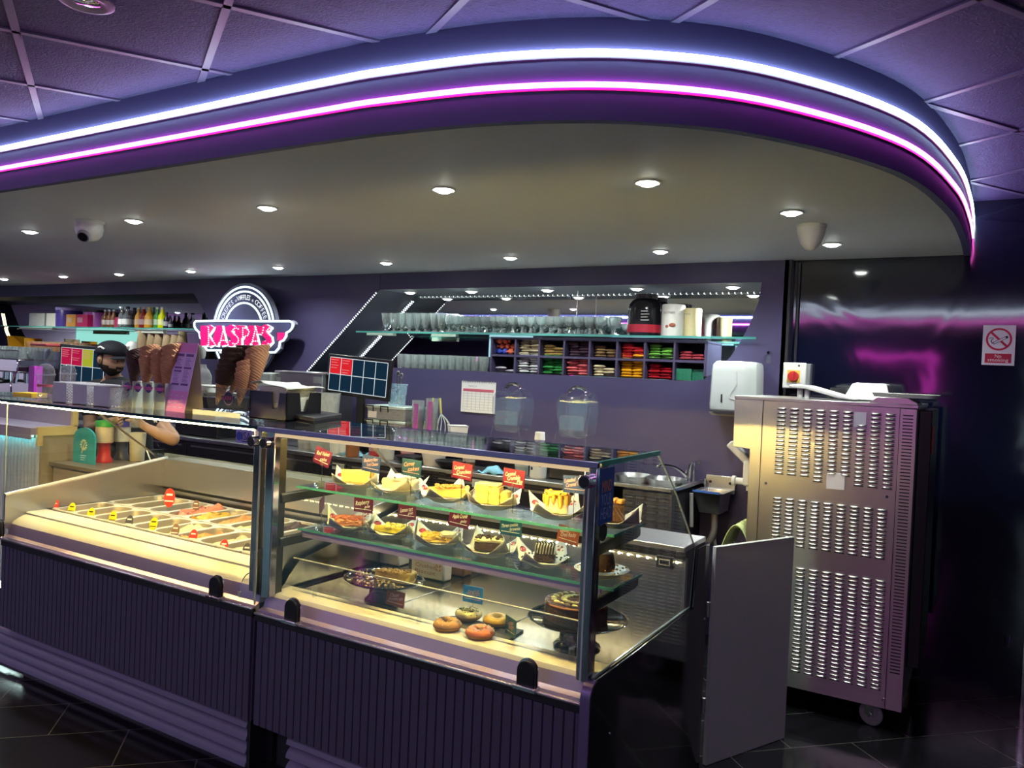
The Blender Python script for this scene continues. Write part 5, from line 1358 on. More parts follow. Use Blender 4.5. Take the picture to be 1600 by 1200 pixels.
for k,(dx,dz,lb) in enumerate(((.0,.245,'steel spoon leaning in the measuring jug, left one'),(.035,.23,'steel spoon leaning in the measuring jug, right one'))):
    tag(MB().at((x,4.62,z)).tube([(dx*.2,0,.01),(dx,.0,dz-.02)],.0045,6).sphere((dx,0,dz),.016,(1,.35,1.2),10,6).build('spoon', steel, smooth=50), lb, 'spoon', 'spoons in the jug')
# stacks of printed clear cups
pc = MB().lathe([(.036,0),(.046,.11),(.048,.112),(.045,.112),(.035,.004),(0,.003)], n=20).build('plastic_cup', glassmat('clear cup', (.95,.95,.97), body=.10), smooth=50)
band = MB().add([(.0462*(.84+.16*k)*math.sin(a),-.0462*(.84+.16*k)*math.cos(a),.03+.06*k) for k in (0,1) for a in (-.1,.15,.4,.65)],[(0,1,5,4),(1,2,6,5),(2,3,7,6)]).build('pink_print', mat('pink cup print', (.55,.10,.55), .4))
band.parent = pc; f_ = True
for k,(px,yt) in enumerate(((645,629),(660,626))):
    x = atY(px,650,4.45).x if k else atY(px,650,4.5).x; zt_ = atY(px,yt,4.5).z
    z0 = RZ; n = int((zt_-z0-.112)/.022)+2
    for i in range(n):
        lb = 'clear printed plastic cup in the %s of the two stacks right of the clip-lid boxes' % ('left' if k==0 else 'right')
        if f_: o = place(pc,(x,4.56,z0+.022*i)); o['label'] = lb
        else: o = dup(pc,(x,4.56,z0+.022*i),label=lb)
        f_ = False; o['category'] = 'plastic cup'; o['group'] = 'stacks of printed plastic cups'
# squeezy whisks with yellow handles, white tub
for k,(px0,yt,px1) in enumerate(((677,622,673),(687.5,622,692))):
    p = atY(px0,yt,4.6); x = atY(px1,668,4.6).x
    t = thing('balloon_whisk', 'balloon whisk with a pale yellow handle, %s of two' % ('left' if k==0 else 'right'), 'whisk', (x,4.6,RZ), group='whisks on the riser shelf')
    zh = p.z-.11
    MB().tube([(p.x,4.6,p.z),(p.x+(x-p.x)*.4,4.6,zh)],.008,8).build('handle', mat('pale yellow plastic', (.72,.66,.20), .4), t)
    for j in range(5):
        an = PI*j/5; dx = .05*math.cos(an); dy = .05*math.sin(an); xm = p.x+(x-p.x)*.4
        MB().tube(smoothpath([(xm,4.6,zh),(x+dx*.8,4.6+dy*.8,zh-.06),(x+dx,4.6+dy,RZ+.05),(x,4.6,RZ+.004),(x-dx,4.6-dy,RZ+.05),(x-dx*.8,4.6-dy*.8,zh-.06),(xm,4.6,zh)],4),.003,5).build('wire_loop', mat('pale wire', (.6,.7,.64), .3, .3), t)
a, b = atY(687,664,4.5), atY(711,668,4.5)
tag(MB().at(((a.x+b.x)/2+.02,4.6,RZ)).lathe([(.075,0),(.09,a.z-RZ-.006),(.095,a.z-RZ),(0,a.z-RZ)], n=4).build('tub', whitep, smooth=0), 'low white square tub beside the whisks', 'tub')
# calendar on the wall
P = [atY(*p,4.893) for p in ((722,595),(775,597),(773,646),(722,643))]
t = thing('wall_calendar', 'white paper calendar with a pink heading pinned to the violet wall', 'calendar', ((P[0].x+P[1].x)/2,4.893,P[3].z))
x0,x1,z0,z1 = P[0].x,P[1].x,P[3].z,P[0].z
MB().box((x0,4.891,z0),(x1,4.8975,z1)).build('sheet', paper, t)
m = MB()
for i in range(8): m.box((x0+.02+(x1-x0-.04)*i/7-.001,4.8902,z0+.02),(x0+.02+(x1-x0-.04)*i/7+.001,4.8908,z0+.16))
for i in range(8): m.box((x0+.02,4.8902,z0+.02+.02*i-.001),(x1-.02,4.8908,z0+.02+.02*i+.001))
m.build('printed_grid', mat('grey grid ink', (.4,.4,.42), .6), t)
MB().box((x0+.015,4.8902,z1-.075),(x1-.015,4.8908,z1-.055)).build('pink_heading', mat('pink heading', (.65,.12,.18), .5), t)
MB().text('MARCH',(x0+.1,4.8902,z1-.035),(1,0,0),(0,0,1),.022,.0004).build('heading_words', mat('grey grid ink', (.4,.4,.42), .6), t)
m = MB()
for i in range(14): m.cyl((x0+.015+(x1-x0-.03)*i/13,4.889,z1-.008),(x0+.015+(x1-x0-.03)*i/13,4.889,z1+.006),.004,n=6)
m.build('wire_binding', steel, t)
# two clear dispensers with chrome ring handles
def disp(px, label, Y=4.62):
    x = atY(px,640,Y).x; t = thing('cone_dispenser', label, 'dispenser', (x,Y,RZ), group='clear dispensers on the riser shelf')
    k = .92
    out = [(-.105,.08),(-.13,.20),(-.13,.30),(-.09,.365),(-.05,.345),(.0,.335),(.05,.345),(.09,.38),(.13,.31),(.14,.24),(.115,.06),(.05,.05)]
    MB().prism([(x+a*k,RZ+.05+b*k) for a,b in out],'XZ',Y-.085,Y+.085).build('hopper', glassmat('hopper plastic', (.88,.90,.94), ior=1.7, body=.018, bodycol=(.7,.75,.85)), t, bevel=.02)
    MB().prism([(x+a,RZ+b) for a,b in rrect(-.075,.10,.10,.24,.02)],'XZ',Y-.105,Y-.087).build('front_flap', acry, t, bevel=.006)
    MB().tube([(x-.06*math.cos(q*PI/8),Y-.0+.03*0,RZ+.385+.035*math.sin(q*PI/8)) for q in range(9)],.012,8).build('chrome_handle', chrome, t)
    for s_ in (-1,1): MB().tube([(x+s_*.10,Y-.08,RZ+.14),(x+s_*.125,Y-.09,RZ+.004)],.0045,6).build('leg', acry, t)
    MB().box((x-.15,Y-.1,RZ),(x+.14,Y+.09,RZ+.008)).build('base_plate', mat('smoked plastic',(.05,.05,.07),.15), t)
    m = MB(); r_ = random.Random(px)
    for i in range(12): m.at((x+r_.uniform(-.07,.05),Y+r_.uniform(-.06,.04),RZ+.012+r_.uniform(0,.02)),rx=r_.uniform(0,3),rz=r_.uniform(0,3)).box((-.018,-.006,-.008),(.018,.006,.008))
    m.build('paper_scraps', paper, t)['kind'] = 'stuff'
disp(801,'clear hopper dispenser with a chrome ring handle, nearer the calendar')
disp(902,'clear hopper dispenser with a chrome ring handle, further right from the calendar')
p = atY(840,681,4.3)
x = p.x
t = thing('milk_bottle', 'white plastic bottle with a cow picture standing on the back counter', 'bottle', (x,4.33,BZ))
MB().at((x,4.33,BZ)).lathe([(.05,0),(.055,.01),(.055,.16),(.045,.20),(.03,.225),(.03,.24),(0,.24)], n=20).build('bottle_body', whitep, t, smooth=50)
MB().at((x,4.33,BZ)).lathe([(.034,.235),(.030,.285),(0,.287)], n=16).build('cap', whitep, t, smooth=50)
m = MB()
for dx,dz,r in ((-.03,.11,.018),(.035,.09,.014),(-.015,.06,.012)): m.at((x,4.33,BZ)).sphere((dx,-.05,dz),r,(1,.3,1.2),10,6)
m.build('black_patches', blackp, t)
MB().at((x,4.33,BZ)).sphere((.012,-.051,.13),.022,(1.1,.25,.8),12,8).build('blue_badge', mat('blue badge',(.03,.08,.45),.4), t)
# front edge of the back counter, seen through the cake counter
def cloth(px, Y, s_, label):
    p = atY(px,715,Y); r_ = random.Random(px)
    tag(MB().grid(lambda u,v: (p.x+(u-.5)*.24*s_, Y+(v-.5)*.14, BZ+.004+.055*s_*abs(math.sin(3.2*u+1.5*v+px))*(1-(2*u-1)**4)*(1-(2*v-1)**4)+.006*math.sin(14*u+9*v)), 22, 12).build('cleaning_cloth', mat('sky blue cloth',(.20,.46,.62),.85,var=.15,bump=.4), smooth=80, solid=.002), label, 'cloth')
cloth(556,4.33,1.0,'blue cloth in a heap on the back counter, left of the striped red cup')
cloth(772,4.30,.75,'blue cloth folded on the back counter, between the two hopper dispensers')
def pot(px, Y, r, h, col, cn, label, dark_top=False):
    x = atY(px,715,Y).x
    t = thing('food_tub', label, 'tub', (x,Y,BZ))
    MB().at((x,Y,BZ)).lathe([(r*.86,0),(r,h*.95),(r*1.03,h),(r*.97,h),(0,h*.93)], n=20).build('tub_body', mat(cn,col,.4,var=.1), t, smooth=50)
    MB().at((x,Y,BZ)).lathe([(r*.93,h*.3),(r*.99,h*.62)], n=20, cap=False).build('label_band', mat('tub label '+cn,tuple(min(1,c*.5+.3) for c in col),.5), t)
    return t
pot(478,4.35,.07,.16,(.40,.38,.36),'grey tub','greyish tub at the left end of the row seen through the cake counter')
pot(500,4.40,.07,.15,(.55,.52,.46),'oat tub','oat-coloured tub, second in the row seen through the cake counter')
pot(520,4.36,.06,.13,(.50,.50,.46),'pale tub','pale tub with dark rim left of the blue heap of cloth')
pot(586,4.36,.05,.15,(.55,.05,.06),'red striped cup','red and white striped cup right of the blue heap of cloth')
pot(604,4.34,.06,.17,(.60,.60,.54),'white tub a','whitish tub right of the striped red cup')
pot(637,4.44,.055,.15,(.50,.03,.08),'crimson tub','crimson tub behind the left black bowl')
pot(678,4.34,.085,.15,(.58,.50,.46),'beige tub','wide beige tub between the two black bowls')
pot(733,4.36,.045,.15,(.22,.09,.04),'brown cup','brown cup left of the folded blue cloth')
pot(816,4.40,.05,.17,(.36,.40,.36),'sage tub','sage grey tub left of the cow bottle')
for k,(px,lb) in enumerate(((640,'black bowl in front of the crimson tub'),(704,'black bowl right of the beige tub'))):
    x = atY(px,718,4.28).x
    tag(MB().at((x,4.28,BZ)).lathe([(.06,0),(.095,.03),(.105,.05),(.098,.05),(.058,.008),(0,.008)], n=24).build('bowl', blackp, smooth=50), lb, 'bowl')
a, b = atY(858,735,4.35), atY(930,745,4.35)
t = thing('bin_bag_box', 'black box with a lilac label at the right end of the back counter', 'box', ((a.x+b.x)/2,4.4,BZ))
MB().box((a.x,4.34,BZ),(b.x,4.55,BZ+.14)).build('box_body', blackp, t, bevel=.01)
MB().box((a.x+.05,4.338,BZ+.09),(a.x+.13,4.3405,BZ+.125)).build('lilac_label', mat('lilac label',(.55,.35,.75),.4), t)
# ------------------------------------------------------------------ on top of the glass counters
TZ = ZT+.0005
def top(px, py): return atZ(px,py,ZT)
cupm = glassmat('domed cup plastic', (.93,.92,.96), body=.09, bodycol=(.8,.75,.85))
cupt = thing('dome_cup', 'x', 'cup', (0,0,0), group='domed plastic cups')
MB().lathe([(.030,0),(.033,.004),(.044,.118),(.047,.122),(.043,.120),(.031,.006),(0,.005)], n=24).build('cup_body', cupm, cupt, smooth=50)
MB().lathe([(.0485,.120),(.0485,.127),(.043,.129),(.042,.145),(.034,.165),(.018,.178),(0,.181)], n=24).build('dome_lid', cupm, cupt, smooth=50)
MB().lathe([(.0385,.060),(.0398,.072)], n=24, cap=False).build('pink_band', mat('pink cup band',(.62,.12,.20),.4), cupt)
p = top(70,622); place(cupt,(p.x,p.y,TZ),0,1.02)['label'] = 'clear domed plastic cup at the left front of the counter top'
p2 = atZ(105,617,ZT); dup(cupt,(p2.x,p2.y,TZ),.4,'clear domed plastic cup standing behind the first of the three white baskets',sc=1.0)
# perforated baskets
def basket(x, y, w_, d, h, rz, label):
    t = thing('plastic_basket', label, 'basket', (x,y,TZ), rz, 'white plastic baskets')
    M = Matrix.Translation((x,y,TZ)) @ Matrix.Rotation(rz,4,'Z'); mm = mat('white basket plastic',(.62,.60,.68),.4,var=.04)
    m = MB(); m.T = M; m.box((-w_/2,-d/2,0),(w_/2,-d/2+.003,h)).box((-w_/2,d/2-.003,0),(w_/2,d/2,h)).box((-w_/2,-d/2,0),(w_/2,d/2,.003)); m.build('basket_body', mm, t)
    m = MB(); m.T = M
    nx, nz = 12, 7
    for s_ in (-1,1):
        X = s_*(w_/2-.0015)
        for i in range(-nz,nx+1):
            for sg in (1,-1):
                pts = []
                for q in (0,1):
                    yy = -d/2+d*(i+(q*nz))/nx if sg>0 else -d/2+d*(i+nz-q*nz)/nx
                    pts.append([yy, h*q])
                # clip to the panel
                (y0,z0),(y1,z1) = pts
                lo, hi = 0., 1.
                for a,b in ((-d/2,1),(d/2,-1)):
                    den = (y1-y0)*b; num = (a-y0)*b
                    if abs(den) < 1e-9:
                        if num > 0: lo, hi = 1, 0
                    elif den > 0: lo = max(lo,num/den)
                    else: hi = min(hi,num/den)
                if hi-lo > .05: m.tube([(X,y0+(y1-y0)*lo,z0+(z1-z0)*lo),(X,y0+(y1-y0)*hi,z0+(z1-z0)*hi)],.0022,4,caps=False)
    m.build('lattice_side', mm, t)
    m = MB(); m.T = M; pts = [(x_,y_,h) for x_,y_ in rrect(-w_/2,-d/2,w_/2,d/2,.01)]; m.tube(pts,.004,6,closed=True); m.build('rim', mm, t)
for i,(xl,xr,dp,yt) in enumerate(((82,103,.17,598),(113,135,.17,601),(146,171,.19,604))):
    Yf = 2.20; x0_, x1_ = atY(xl,628,Yf).x, atY(xr,632,Yf).x; h_ = atY((xl+xr)/2,yt,Yf).z-TZ
    basket((x0_+x1_)/2,Yf+dp/2,x1_-x0_,dp,h_,0,'white perforated plastic basket, %s on the counter top' % ['leftmost of three','middle of three','rightmost of three, touching the acrylic cone holder'][i])
# cone stacks
def wafmat(name, col):
    m = mat(name, col, .6, var=.25, vscale=40); N = m.node_tree.nodes; L = m.node_tree.links
    b_ = N['Principled BSDF']; tc_ = N.new('ShaderNodeTexCoord'); mp_2 = N.new('ShaderNodeMapping'); mp_2.inputs['Rotation'].default_value = (.5,.0,0)
    w_ = N.new('ShaderNodeTexWave'); w_.bands_direction = 'Z'; w_.inputs['Scale'].default_value = 38; w_.inputs['Distortion'].default_value = 1.2
    bp = N.new('ShaderNodeBump'); bp.inputs['Strength'].default_value = .5; bp.inputs['Distance'].default_value = .004
    L.new(tc_.outputs['Object'], mp_2.inputs['Vector']); L.new(mp_2.outputs['Vector'], w_.inputs['Vector']); L.new(w_.outputs['Fac'], bp.inputs['Height']); L.new(bp.outputs['Normal'], b_.inputs['Normal'])
    return m
waf = wafmat('waffle cone',(.56,.27,.14)); wafd = wafmat('dark waffle cone',(.06,.024,.022)); cdip = cakemat('chocolate dip',(.045,.018,.012),.4,.9,110)
def cone_mesh(nm, m_, z0=0., z1=1., dr=0., parent=None):
    nu_, nv_ = 24, 8; vs = []; fs = []
    for k in range(nv_+1):
        t_ = z0+(z1-z0)*k/nv_
        for j in range(nu_):
            a_ = 2*PI*j/nu_; r_ = .003+.039*t_**.9+dr; z = .155*t_*(1+.13*math.cos(a_)*t_*t_)
            vs.append((r_*math.cos(a_),r_*math.sin(a_),z))
    fs = [(k*nu_+j,k*nu_+(j+1)%nu_,(k+1)*nu_+(j+1)%nu_,(k+1)*nu_+j) for k in range(nv_) for j in range(nu_)]
    return MB().add(vs,fs).build(nm, m_, parent, smooth=70, solid=.0035)
cones = {'w':cone_mesh('waffle_cone',waf),'d':cone_mesh('waffle_cone',wafd)}
cch = cone_mesh('waffle_cone', waf)
dip = cone_mesh('chocolate_dip', cdip, .62, 1.03, .0035); dip.parent = cch
cones['c'] = cch; cused = set()
def stack(base_, tip_dir, n, kind, step, label, sc=1.):
    d = Vector(tip_dir).normalized(); q = Vector((0,0,1)).rotation_difference(d)
    for i in range(n):
        o = cones[kind]
        if kind in cused:
            o = dup(o,(0,0,0)) if kind == 'c' else o.copy()
            if kind != 'c': COL.objects.link(o)
        cused.add(kind)
        o.location = Vector(base_)+d*(step*i*sc); o.rotation_mode = 'QUATERNION'; o.rotation_quaternion = q; o.scale = (sc,sc,sc)
        tag(o, label, 'ice cream cone', 'nested stacks of waffle cones')
# acrylic cone holder with four slots
A, B = top(190,636), top(257,642)
h0 = top(190,636); ux = Vector((B.x-A.x,B.y-A.y,0)); wd_ = ux.length; ux.normalize(); uy = Vector((-ux.y,ux.x,0))
zh = .125
ch = thing('cone_holder', 'clear acrylic cone holder with four logo panels in a row', 'cone holder', (A.x,A.y,TZ))
O = Vector((A.x,A.y,TZ))
def bx_(m, a, b, c):  # box in the holder's own axes
    M = Matrix(((ux.x,uy.x,0,O.x),(ux.y,uy.y,0,O.y),(0,0,1,O.z),(0,0,0,1))); m.T = M; m.box(a,b); return m
m = MB(); bx_(m,(0,0,0),(wd_,.004,zh),0); bx_(m,(0,.13,0),(wd_,.134,zh),0); bx_(m,(0,0,.085),(wd_,.134,.088),0); m.build('acrylic_case', acry, ch)
for i in range(5):
    m = MB(); bx_(m,(wd_*i/4-.002,-.001,0),(wd_*i/4+.002,.135,zh+.001),0); m.build('divider', mat('bright acrylic edge',(.72,.76,.74),.2), ch)
for i in range(4):
    M = Matrix(((ux.x,uy.x,0,O.x),(ux.y,uy.y,0,O.y),(0,0,1,O.z),(0,0,0,1))); cx = wd_*(i+.5)/4
    m = MB(); m.T = M; m.cyl((cx,-.0015,.098),(cx,.0,.098),.021,n=24); lo = m.build('logo', mat('logo purple',(.10,.03,.20),.5), ch)
    m = MB(); m.T = M; m.prism([(cx-.032,.105),(cx+.032,.105),(cx+.024,.09),(cx-.024,.09)],'XZ',-.0028,-.0016); m.build('logo_band', mat('logo pink',(.62,.10,.36),.5), lo)
# px of cone tops in the holder: dark, waffle, waffle, waffle
def conestack(pb, pt, Y, kind, label, sc=1.):
    b_, t_ = atY(pb[0],pb[1],Y), atY(pt[0],pt[1],Y); L_ = (t_-b_).length; n = max(2,int((L_-.15*sc)/(.024*sc))+1)
    stack(b_, t_-b_, n, kind, .024, label, sc)
conestack((208,612),(213,548),2.33,'d','dark chocolate coloured waffle cone in the first slot of the acrylic holder',1.08)
conestack((226,612),(234,543),2.33,'w','waffle cone in the second slot of the acrylic holder',1.05)
conestack((246,617),(249,549),2.34,'w','waffle cone in the third slot of the acrylic holder',.92)
conestack((258,622),(271,535),2.36,'w','waffle cone in the tallest stack, next to the menu card',1.1)
# menu card
A = atZ(258,641,ZT); 
t = thing('menu_card', 'tall pink and lilac folded menu card leaning on the counter top', 'menu', (A.x,A.y,TZ))
BL, BR = atZ(257,641,ZT+.001), atZ(288,645,ZT+.001)
Ym = (BL.y+BR.y)/2; TL = atY(278,535,Ym+.06); TR = atY(310,537,Ym+.06)
BL, BR = atY(257,641,Ym), atY(288,645,Ym); zb_ = TZ
BL.z = BR.z = zb_
n_ = (BR-BL).cross(TL-BL).normalized()
if n_.y > 0: n_ = -n_
m = MB(); m.add([BL,BR,TR,TL,BL-n_*.0015,BR-n_*.0015,TR-n_*.0015,TL-n_*.0015],[(0,1,2,3),(7,6,5,4),(0,4,5,1),(1,5,6,2),(2,6,7,3),(3,7,4,0)])
m.build('front_leaf', mat('lilac menu print',(.78,.52,.95),.5,var=.08), t)
def MP(u, v, e=.0012): return BL+(BR-BL)*u*(1-v)+(TR-TL)*u*v+(TL-BL)*v+n_*e
def mq(m, u0, v0, u1, v1, e=.0014): m.quad(MP(u0,v0,e),MP(u1,v0,e),MP(u1,v1,e),MP(u0,v1,e))
for v0,v1 in ((0,.30),(.86,1)):
    m = MB(); mq(m,0,v0,1,v1,.0009); m.build('pink_panel', mat('pink menu panel',(.90,.30,.74),.5), t)
m = MB()
for u0,v0,v1 in ((.1,.80,.84),(.55,.80,.84),(.1,.62,.65),(.55,.62,.65),(.1,.57,.60),(.1,.38,.41),(.55,.38,.41)): mq(m,u0,v0,u0+.36,v1)
m.build('heading_bars', mat('purple heading',(.20,.08,.36),.5), t)
m = MB()
for c in (.12,.57):
    for i in range(18):
        v = .77-.02*i
        if abs(v-.635)<.03 or abs(v-.39)<.025: continue
        mq(m,c,v,c+.2+.08*((i*7)%3)/2,v+.007)
m.build('menu_lines', mat('violet small print',(.26,.13,.50),.5), t)
m = MB()
for r_ in range(4):
    for c in range(3): mq(m,.12+.28*c,.06+.055*r_,.28+.28*c,.072+.055*r_)
m.build('white_words', mat('white small print',(.8,.65,.82),.5), t)
Bk = Vector((-.03,.10,0)); m = MB()
m.add([TL-n_*.002,TR-n_*.002,BR+Bk+Vector((.03,0,0)),BL+Bk+Vector((.03,0,0)),TL-n_*.0035,TR-n_*.0035,BR+Bk+Vector((.03,.0015,0)),BL+Bk+Vector((.03,.0015,0))],[(0,1,2,3),(7,6,5,4),(0,4,5,1),(1,5,6,2),(2,6,7,3),(3,7,4,0)])
m.build('rear_leaf', mat('beige menu back',(.52,.48,.36),.6), t)
# acrylic stand with the logo and four cones
c0 = top(352,650); st = thing('cone_stand', "clear acrylic cone stand with a pink KASPA'S logo plate", 'cone holder', (c0.x,c0.y,TZ))
a, b = atY(316,645,c0.y), atY(390,650,c0.y)
m = MB().box((a.x,c0.y-.05,TZ),(b.x,c0.y+.08,TZ+.022)); m.build('thick_base', acry, st, bevel=.003)
MB().box((a.x,c0.y-.051,TZ),(b.x,c0.y-.049,TZ+.022)).build('base_edge', mat('bright acrylic edge',(.72,.76,.74),.2), st)
zt_ = atY(350,606,c0.y).z
MB().box((a.x+.01,c0.y+.0,zt_-.004),(b.x,c0.y+.13,zt_)).build('top_plate', acry, st)
MB().prism([(a.x+.045,TZ+.022),(b.x-.02,TZ+.022),(b.x+.0,zt_),(a.x+.01,zt_)],'XZ',c0.y-.002,c0.y+.002).build('front_plate', acry, st)
lc_ = atY(357,622,c0.y-.004); Yp = c0.y-.0035
m = MB().cyl((lc_.x,Yp-.001,lc_.z),(lc_.x,Yp,lc_.z),.032,n=28); lg = m.build('logo_disc', mat('logo ring grey',(.30,.24,.30),.4), st)
MB().cyl((lc_.x,Yp-.0018,lc_.z),(lc_.x,Yp-.001,lc_.z),.027,n=28).build('logo_centre', mat('logo dark centre',(.03,.02,.05),.4), lg)
MB().prism([(lc_.x-.043,lc_.z+.010),(lc_.x+.043,lc_.z+.010),(lc_.x+.034,lc_.z-.011),(lc_.x-.034,lc_.z-.011)],'XZ',Yp-.003,Yp-.0019).build('logo_wings', mat('logo dark centre',(.03,.02,.05),.4), lg)
MB().text("KASPA'S",(lc_.x,Yp-.0032,lc_.z),(1,0,0),(0,0,1),.026,.0006,width=.068).build('logo_word', mat('logo coral',(.9,.15,.32),.4), lg)
Yc = c0.y+.06
conestack((338,632),(366,544),Yc,'c','chocolate-dipped waffle cone in the left, light brown flecked stack of the logo stand',1.1)
conestack((360,618),(388,540),Yc+.05,'c','chocolate-dipped waffle cone in the darker stack of the logo stand',1.1)
conestack((373,634),(385,566),Yc,'w','waffle cone in the reddish stack on the logo stand',1.0)
conestack((393,622),(399,575),Yc+.03,'w','waffle cone in the rightmost stack on the logo stand',1.25)
# napkin holder
a, b = top(389,654), top(447,659)
Yn = 2.36; A0 = atY(389,654,Yn); B0 = atY(447,655,Yn); zt_ = atY(420,612,Yn).z
W_ = B0.x-A0.x; D_n = .20; hh = zt_-TZ
t = thing('napkin_holder', 'black box napkin holder with notched sides on the counter top', 'napkin holder', (A0.x,Yn,TZ))
x0, x1 = A0.x, B0.x
bm_ = mat('black acrylic with violet glow',(.035,.022,.065),.25)  # violet paints the pink strip's tint on the front panel
MB().prism([(x0,TZ),(x1,TZ),(x1,zt_-.002),(x0+W_*.80,zt_-.002),(x0+W_*.76,TZ+.05),(x0+W_*.62,TZ+.05),(x0+W_*.60,zt_),(x0,zt_)],'XZ',Yn,Yn+.005).build('front_panel', bm_, t, bevel=.001)
def side_pan(xx): return [(Yn,TZ),(Yn+D_n,TZ),(Yn+D_n,zt_-.02),(Yn+D_n-.02,zt_),(Yn+D_n*.68,zt_),(Yn+D_n*.60,TZ+.04),(Yn+D_n*.42,TZ+.04),(Yn+D_n*.36,zt_),(Yn,zt_)]
for xx in (x0,x1-.005): MB().prism(side_pan(xx),'YZ',xx,xx+.005).build('side_panel', blackp, t)
MB().box((x0,Yn+D_n-.005,TZ),(x1,Yn+D_n,zt_)).box((x0,Yn,TZ),(x1,Yn+D_n,TZ+.006)).build('back_panel', blackp, t)
rn_ = random.Random(4); nap0 = None
for i in range(26):
    z = TZ+.0075+i*.0052
    if nap0 is None:
        nap0 = MB().box((-W_*.40,-D_n*.42,0),(W_*.40,D_n*.44,.0042)).build('napkin', mat('white napkin',(.70,.72,.66),.8,var=.04), bevel=.0012); o = nap0
    else: o = nap0.copy(); COL.objects.link(o)
    tag(o,'folded white paper napkin in the stack in the black napkin holder','napkin','napkins in the holder')
    o.location = (x0+W_*.5,Yn+D_n*.5,z); o.rotation_euler = (0,0,rn_.uniform(-.02,.02))
top_n = MB(); z = TZ+.0075+26*.0052
top_n.grid(lambda u,v: (x0+W_*.02+(W_*1.0)*u, Yn-.004+D_n*1.1*v, z+.012*math.sin(PI*u*1.3)*abs(math.cos(2*v))+(.01 if u<.3 else .002)+.004*math.sin(9*u)), 14, 8)
tag(top_n.build('napkin', MATS['white napkin'], smooth=60, solid=.002),'ruffled top napkin lying across the black napkin holder','napkin')
# flat black box
a, b, c = top(444,655), top(491,664), top(533,657)
h_ = .026
pts = [(a.x,a.y),(b.x,b.y),(c.x,c.y),(a.x+c.x-b.x,a.y+c.y-b.y)]
t = thing('flat_box', 'thin flat black box lying at the end of the counter top', 'box', (b.x,b.y,TZ))
MB().prism(pts,'XY',TZ,TZ+h_).build('box_base', blackp, t, bevel=.003)
cx, cy = sum(p[0] for p in pts)/4, sum(p[1] for p in pts)/4
MB().prism([(cx+(x-cx)*1.02,cy+(y-cy)*1.02) for x,y in pts],'XY',TZ+h_*.55,TZ+h_+.003).build('lid', mat('dark grey card',(.028,.028,.034),.4), t, bevel=.003)
# yellow docket at the far left edge
p = top(30,617)
tag(MB().at((p.x,p.y+.06,TZ),rz=.2).box((-.07,-.05,0),(.07,.05,.012)).build('notepad', mat('bright yellow paper',(.85,.55,.02),.5)), 'bright yellow pad at the far left end of the counter top', 'notepad')

# ------------------------------------------------------------------ beside the ice cream counter: till counter and charity tins
tl = thing('till_counter', 'low lilac till counter with a teal-lit ribbed front beyond the ice cream counter', 'counter', (-5.5,2.75,0))
MB().box((-6.4,2.595,1.085),(-4.90,2.86,1.13)).box((-6.4,2.595,1.06),(-4.90,2.603,1.086)).build('worktop', mat('lilac worktop',(.36,.30,.42),.35), tl, bevel=.003)
m = MB()
for i in range(38): m.cyl((-6.38+.039*i,2.665,.1),(-6.38+.039*i,2.665,1.06),.0205,n=10)
m.build('ribbed_front', mat('ribbed board',(.42,.44,.50),.35), tl, smooth=60)
MB().box((-6.38,2.67,.0),(-4.93,2.85,1.085)).build('carcass', blackm, tl)
MB().box((-6.38,2.61,1.074),(-4.92,2.622,1.0848)).build('teal_light', emis('teal led',(.25,1.,.85),14), tl)
wood = mat('pale wood edging',(.62,.46,.20),.5,var=.15,stretch=(1,1,12))
MB().box((-4.905,2.628,1.08),(-4.885,2.87,1.135)).box((-4.905,2.84,1.13),(-4.885,2.875,1.27)).box((-4.905,2.628,1.02),(-4.885,2.66,1.08)).build('wood_edging', wood, tl)
MB().box((-6.4,2.85,1.13),(-4.9,2.875,1.27)).build('screen_panel', mat('mauve panel',(.30,.24,.32),.4), tl)
MB().box((-4.93,2.66,.0),(-4.90,2.86,1.08)).build('end_panel', mat('taupe panel',(.30,.24,.16),.5), tl)
lg_ = thing('side_ledge', 'narrow dark ledge at the left end of the ice cream counter carrying charity tins', 'ledge', (-4.55,2.9,0))
MB().box((-4.88,2.70,.90),(-4.215,3.08,.92)).build('ledge_top', mat('brown laminate',(.16,.12,.08),.4), lg_)
MB().box((-4.87,2.72,0),(-4.215,3.07,.90)).build('ledge_body', mat('taupe panel',(.30,.24,.16),.5), lg_)
LZ = .9205
def lz(px, py): return atZ(px,py,.92)
p = lz(130,724); Yt = p.y
t = thing('leaflet_stand', 'teal rounded card with a gold flower drawing on the side ledge', 'card', (p.x,Yt,LZ))
a, b = atY(114,700,Yt), atY(147,700,Yt); zt_ = atY(130,668,Yt).z; w_ = (b.x-a.x)/2
arch = [(p.x-w_,LZ),(p.x+w_,LZ),(p.x+w_,zt_-w_*.6)]+[(p.x+w_*math.cos(q*PI/10),zt_-w_*.6+w_*.6*math.sin(q*PI/10)) for q in range(1,10)]+[(p.x-w_,zt_-w_*.6)]
MB().prism(arch,'XZ',Yt,Yt+.012).build('card', mat('teal card',(.03,.30,.32),.45), t)
m = MB(); cz = zt_-w_*.95
for i in range(12): m.at((p.x+.028*math.cos(i*PI/6),Yt-.001,cz+.028*math.sin(i*PI/6)),ry=-i*PI/6).sphere((0,0,0),.009,(1.2,.15,.5),8,5)
m.at().tube([(p.x+.012,Yt-.001,cz+.02),(p.x-.02,Yt-.001,LZ+.06)],.002,5)
m.build('flower_drawing', mat('pale gold',(.62,.58,.30),.4), t)
m = MB()
for i in range(3): m.box((p.x-.03,Yt-.0008,LZ+.045-.013*i),(p.x+.03-.01*i,Yt-.0002,LZ+.049-.013*i))
m.build('small_print', mat('pale print',(.6,.75,.72),.5), t)
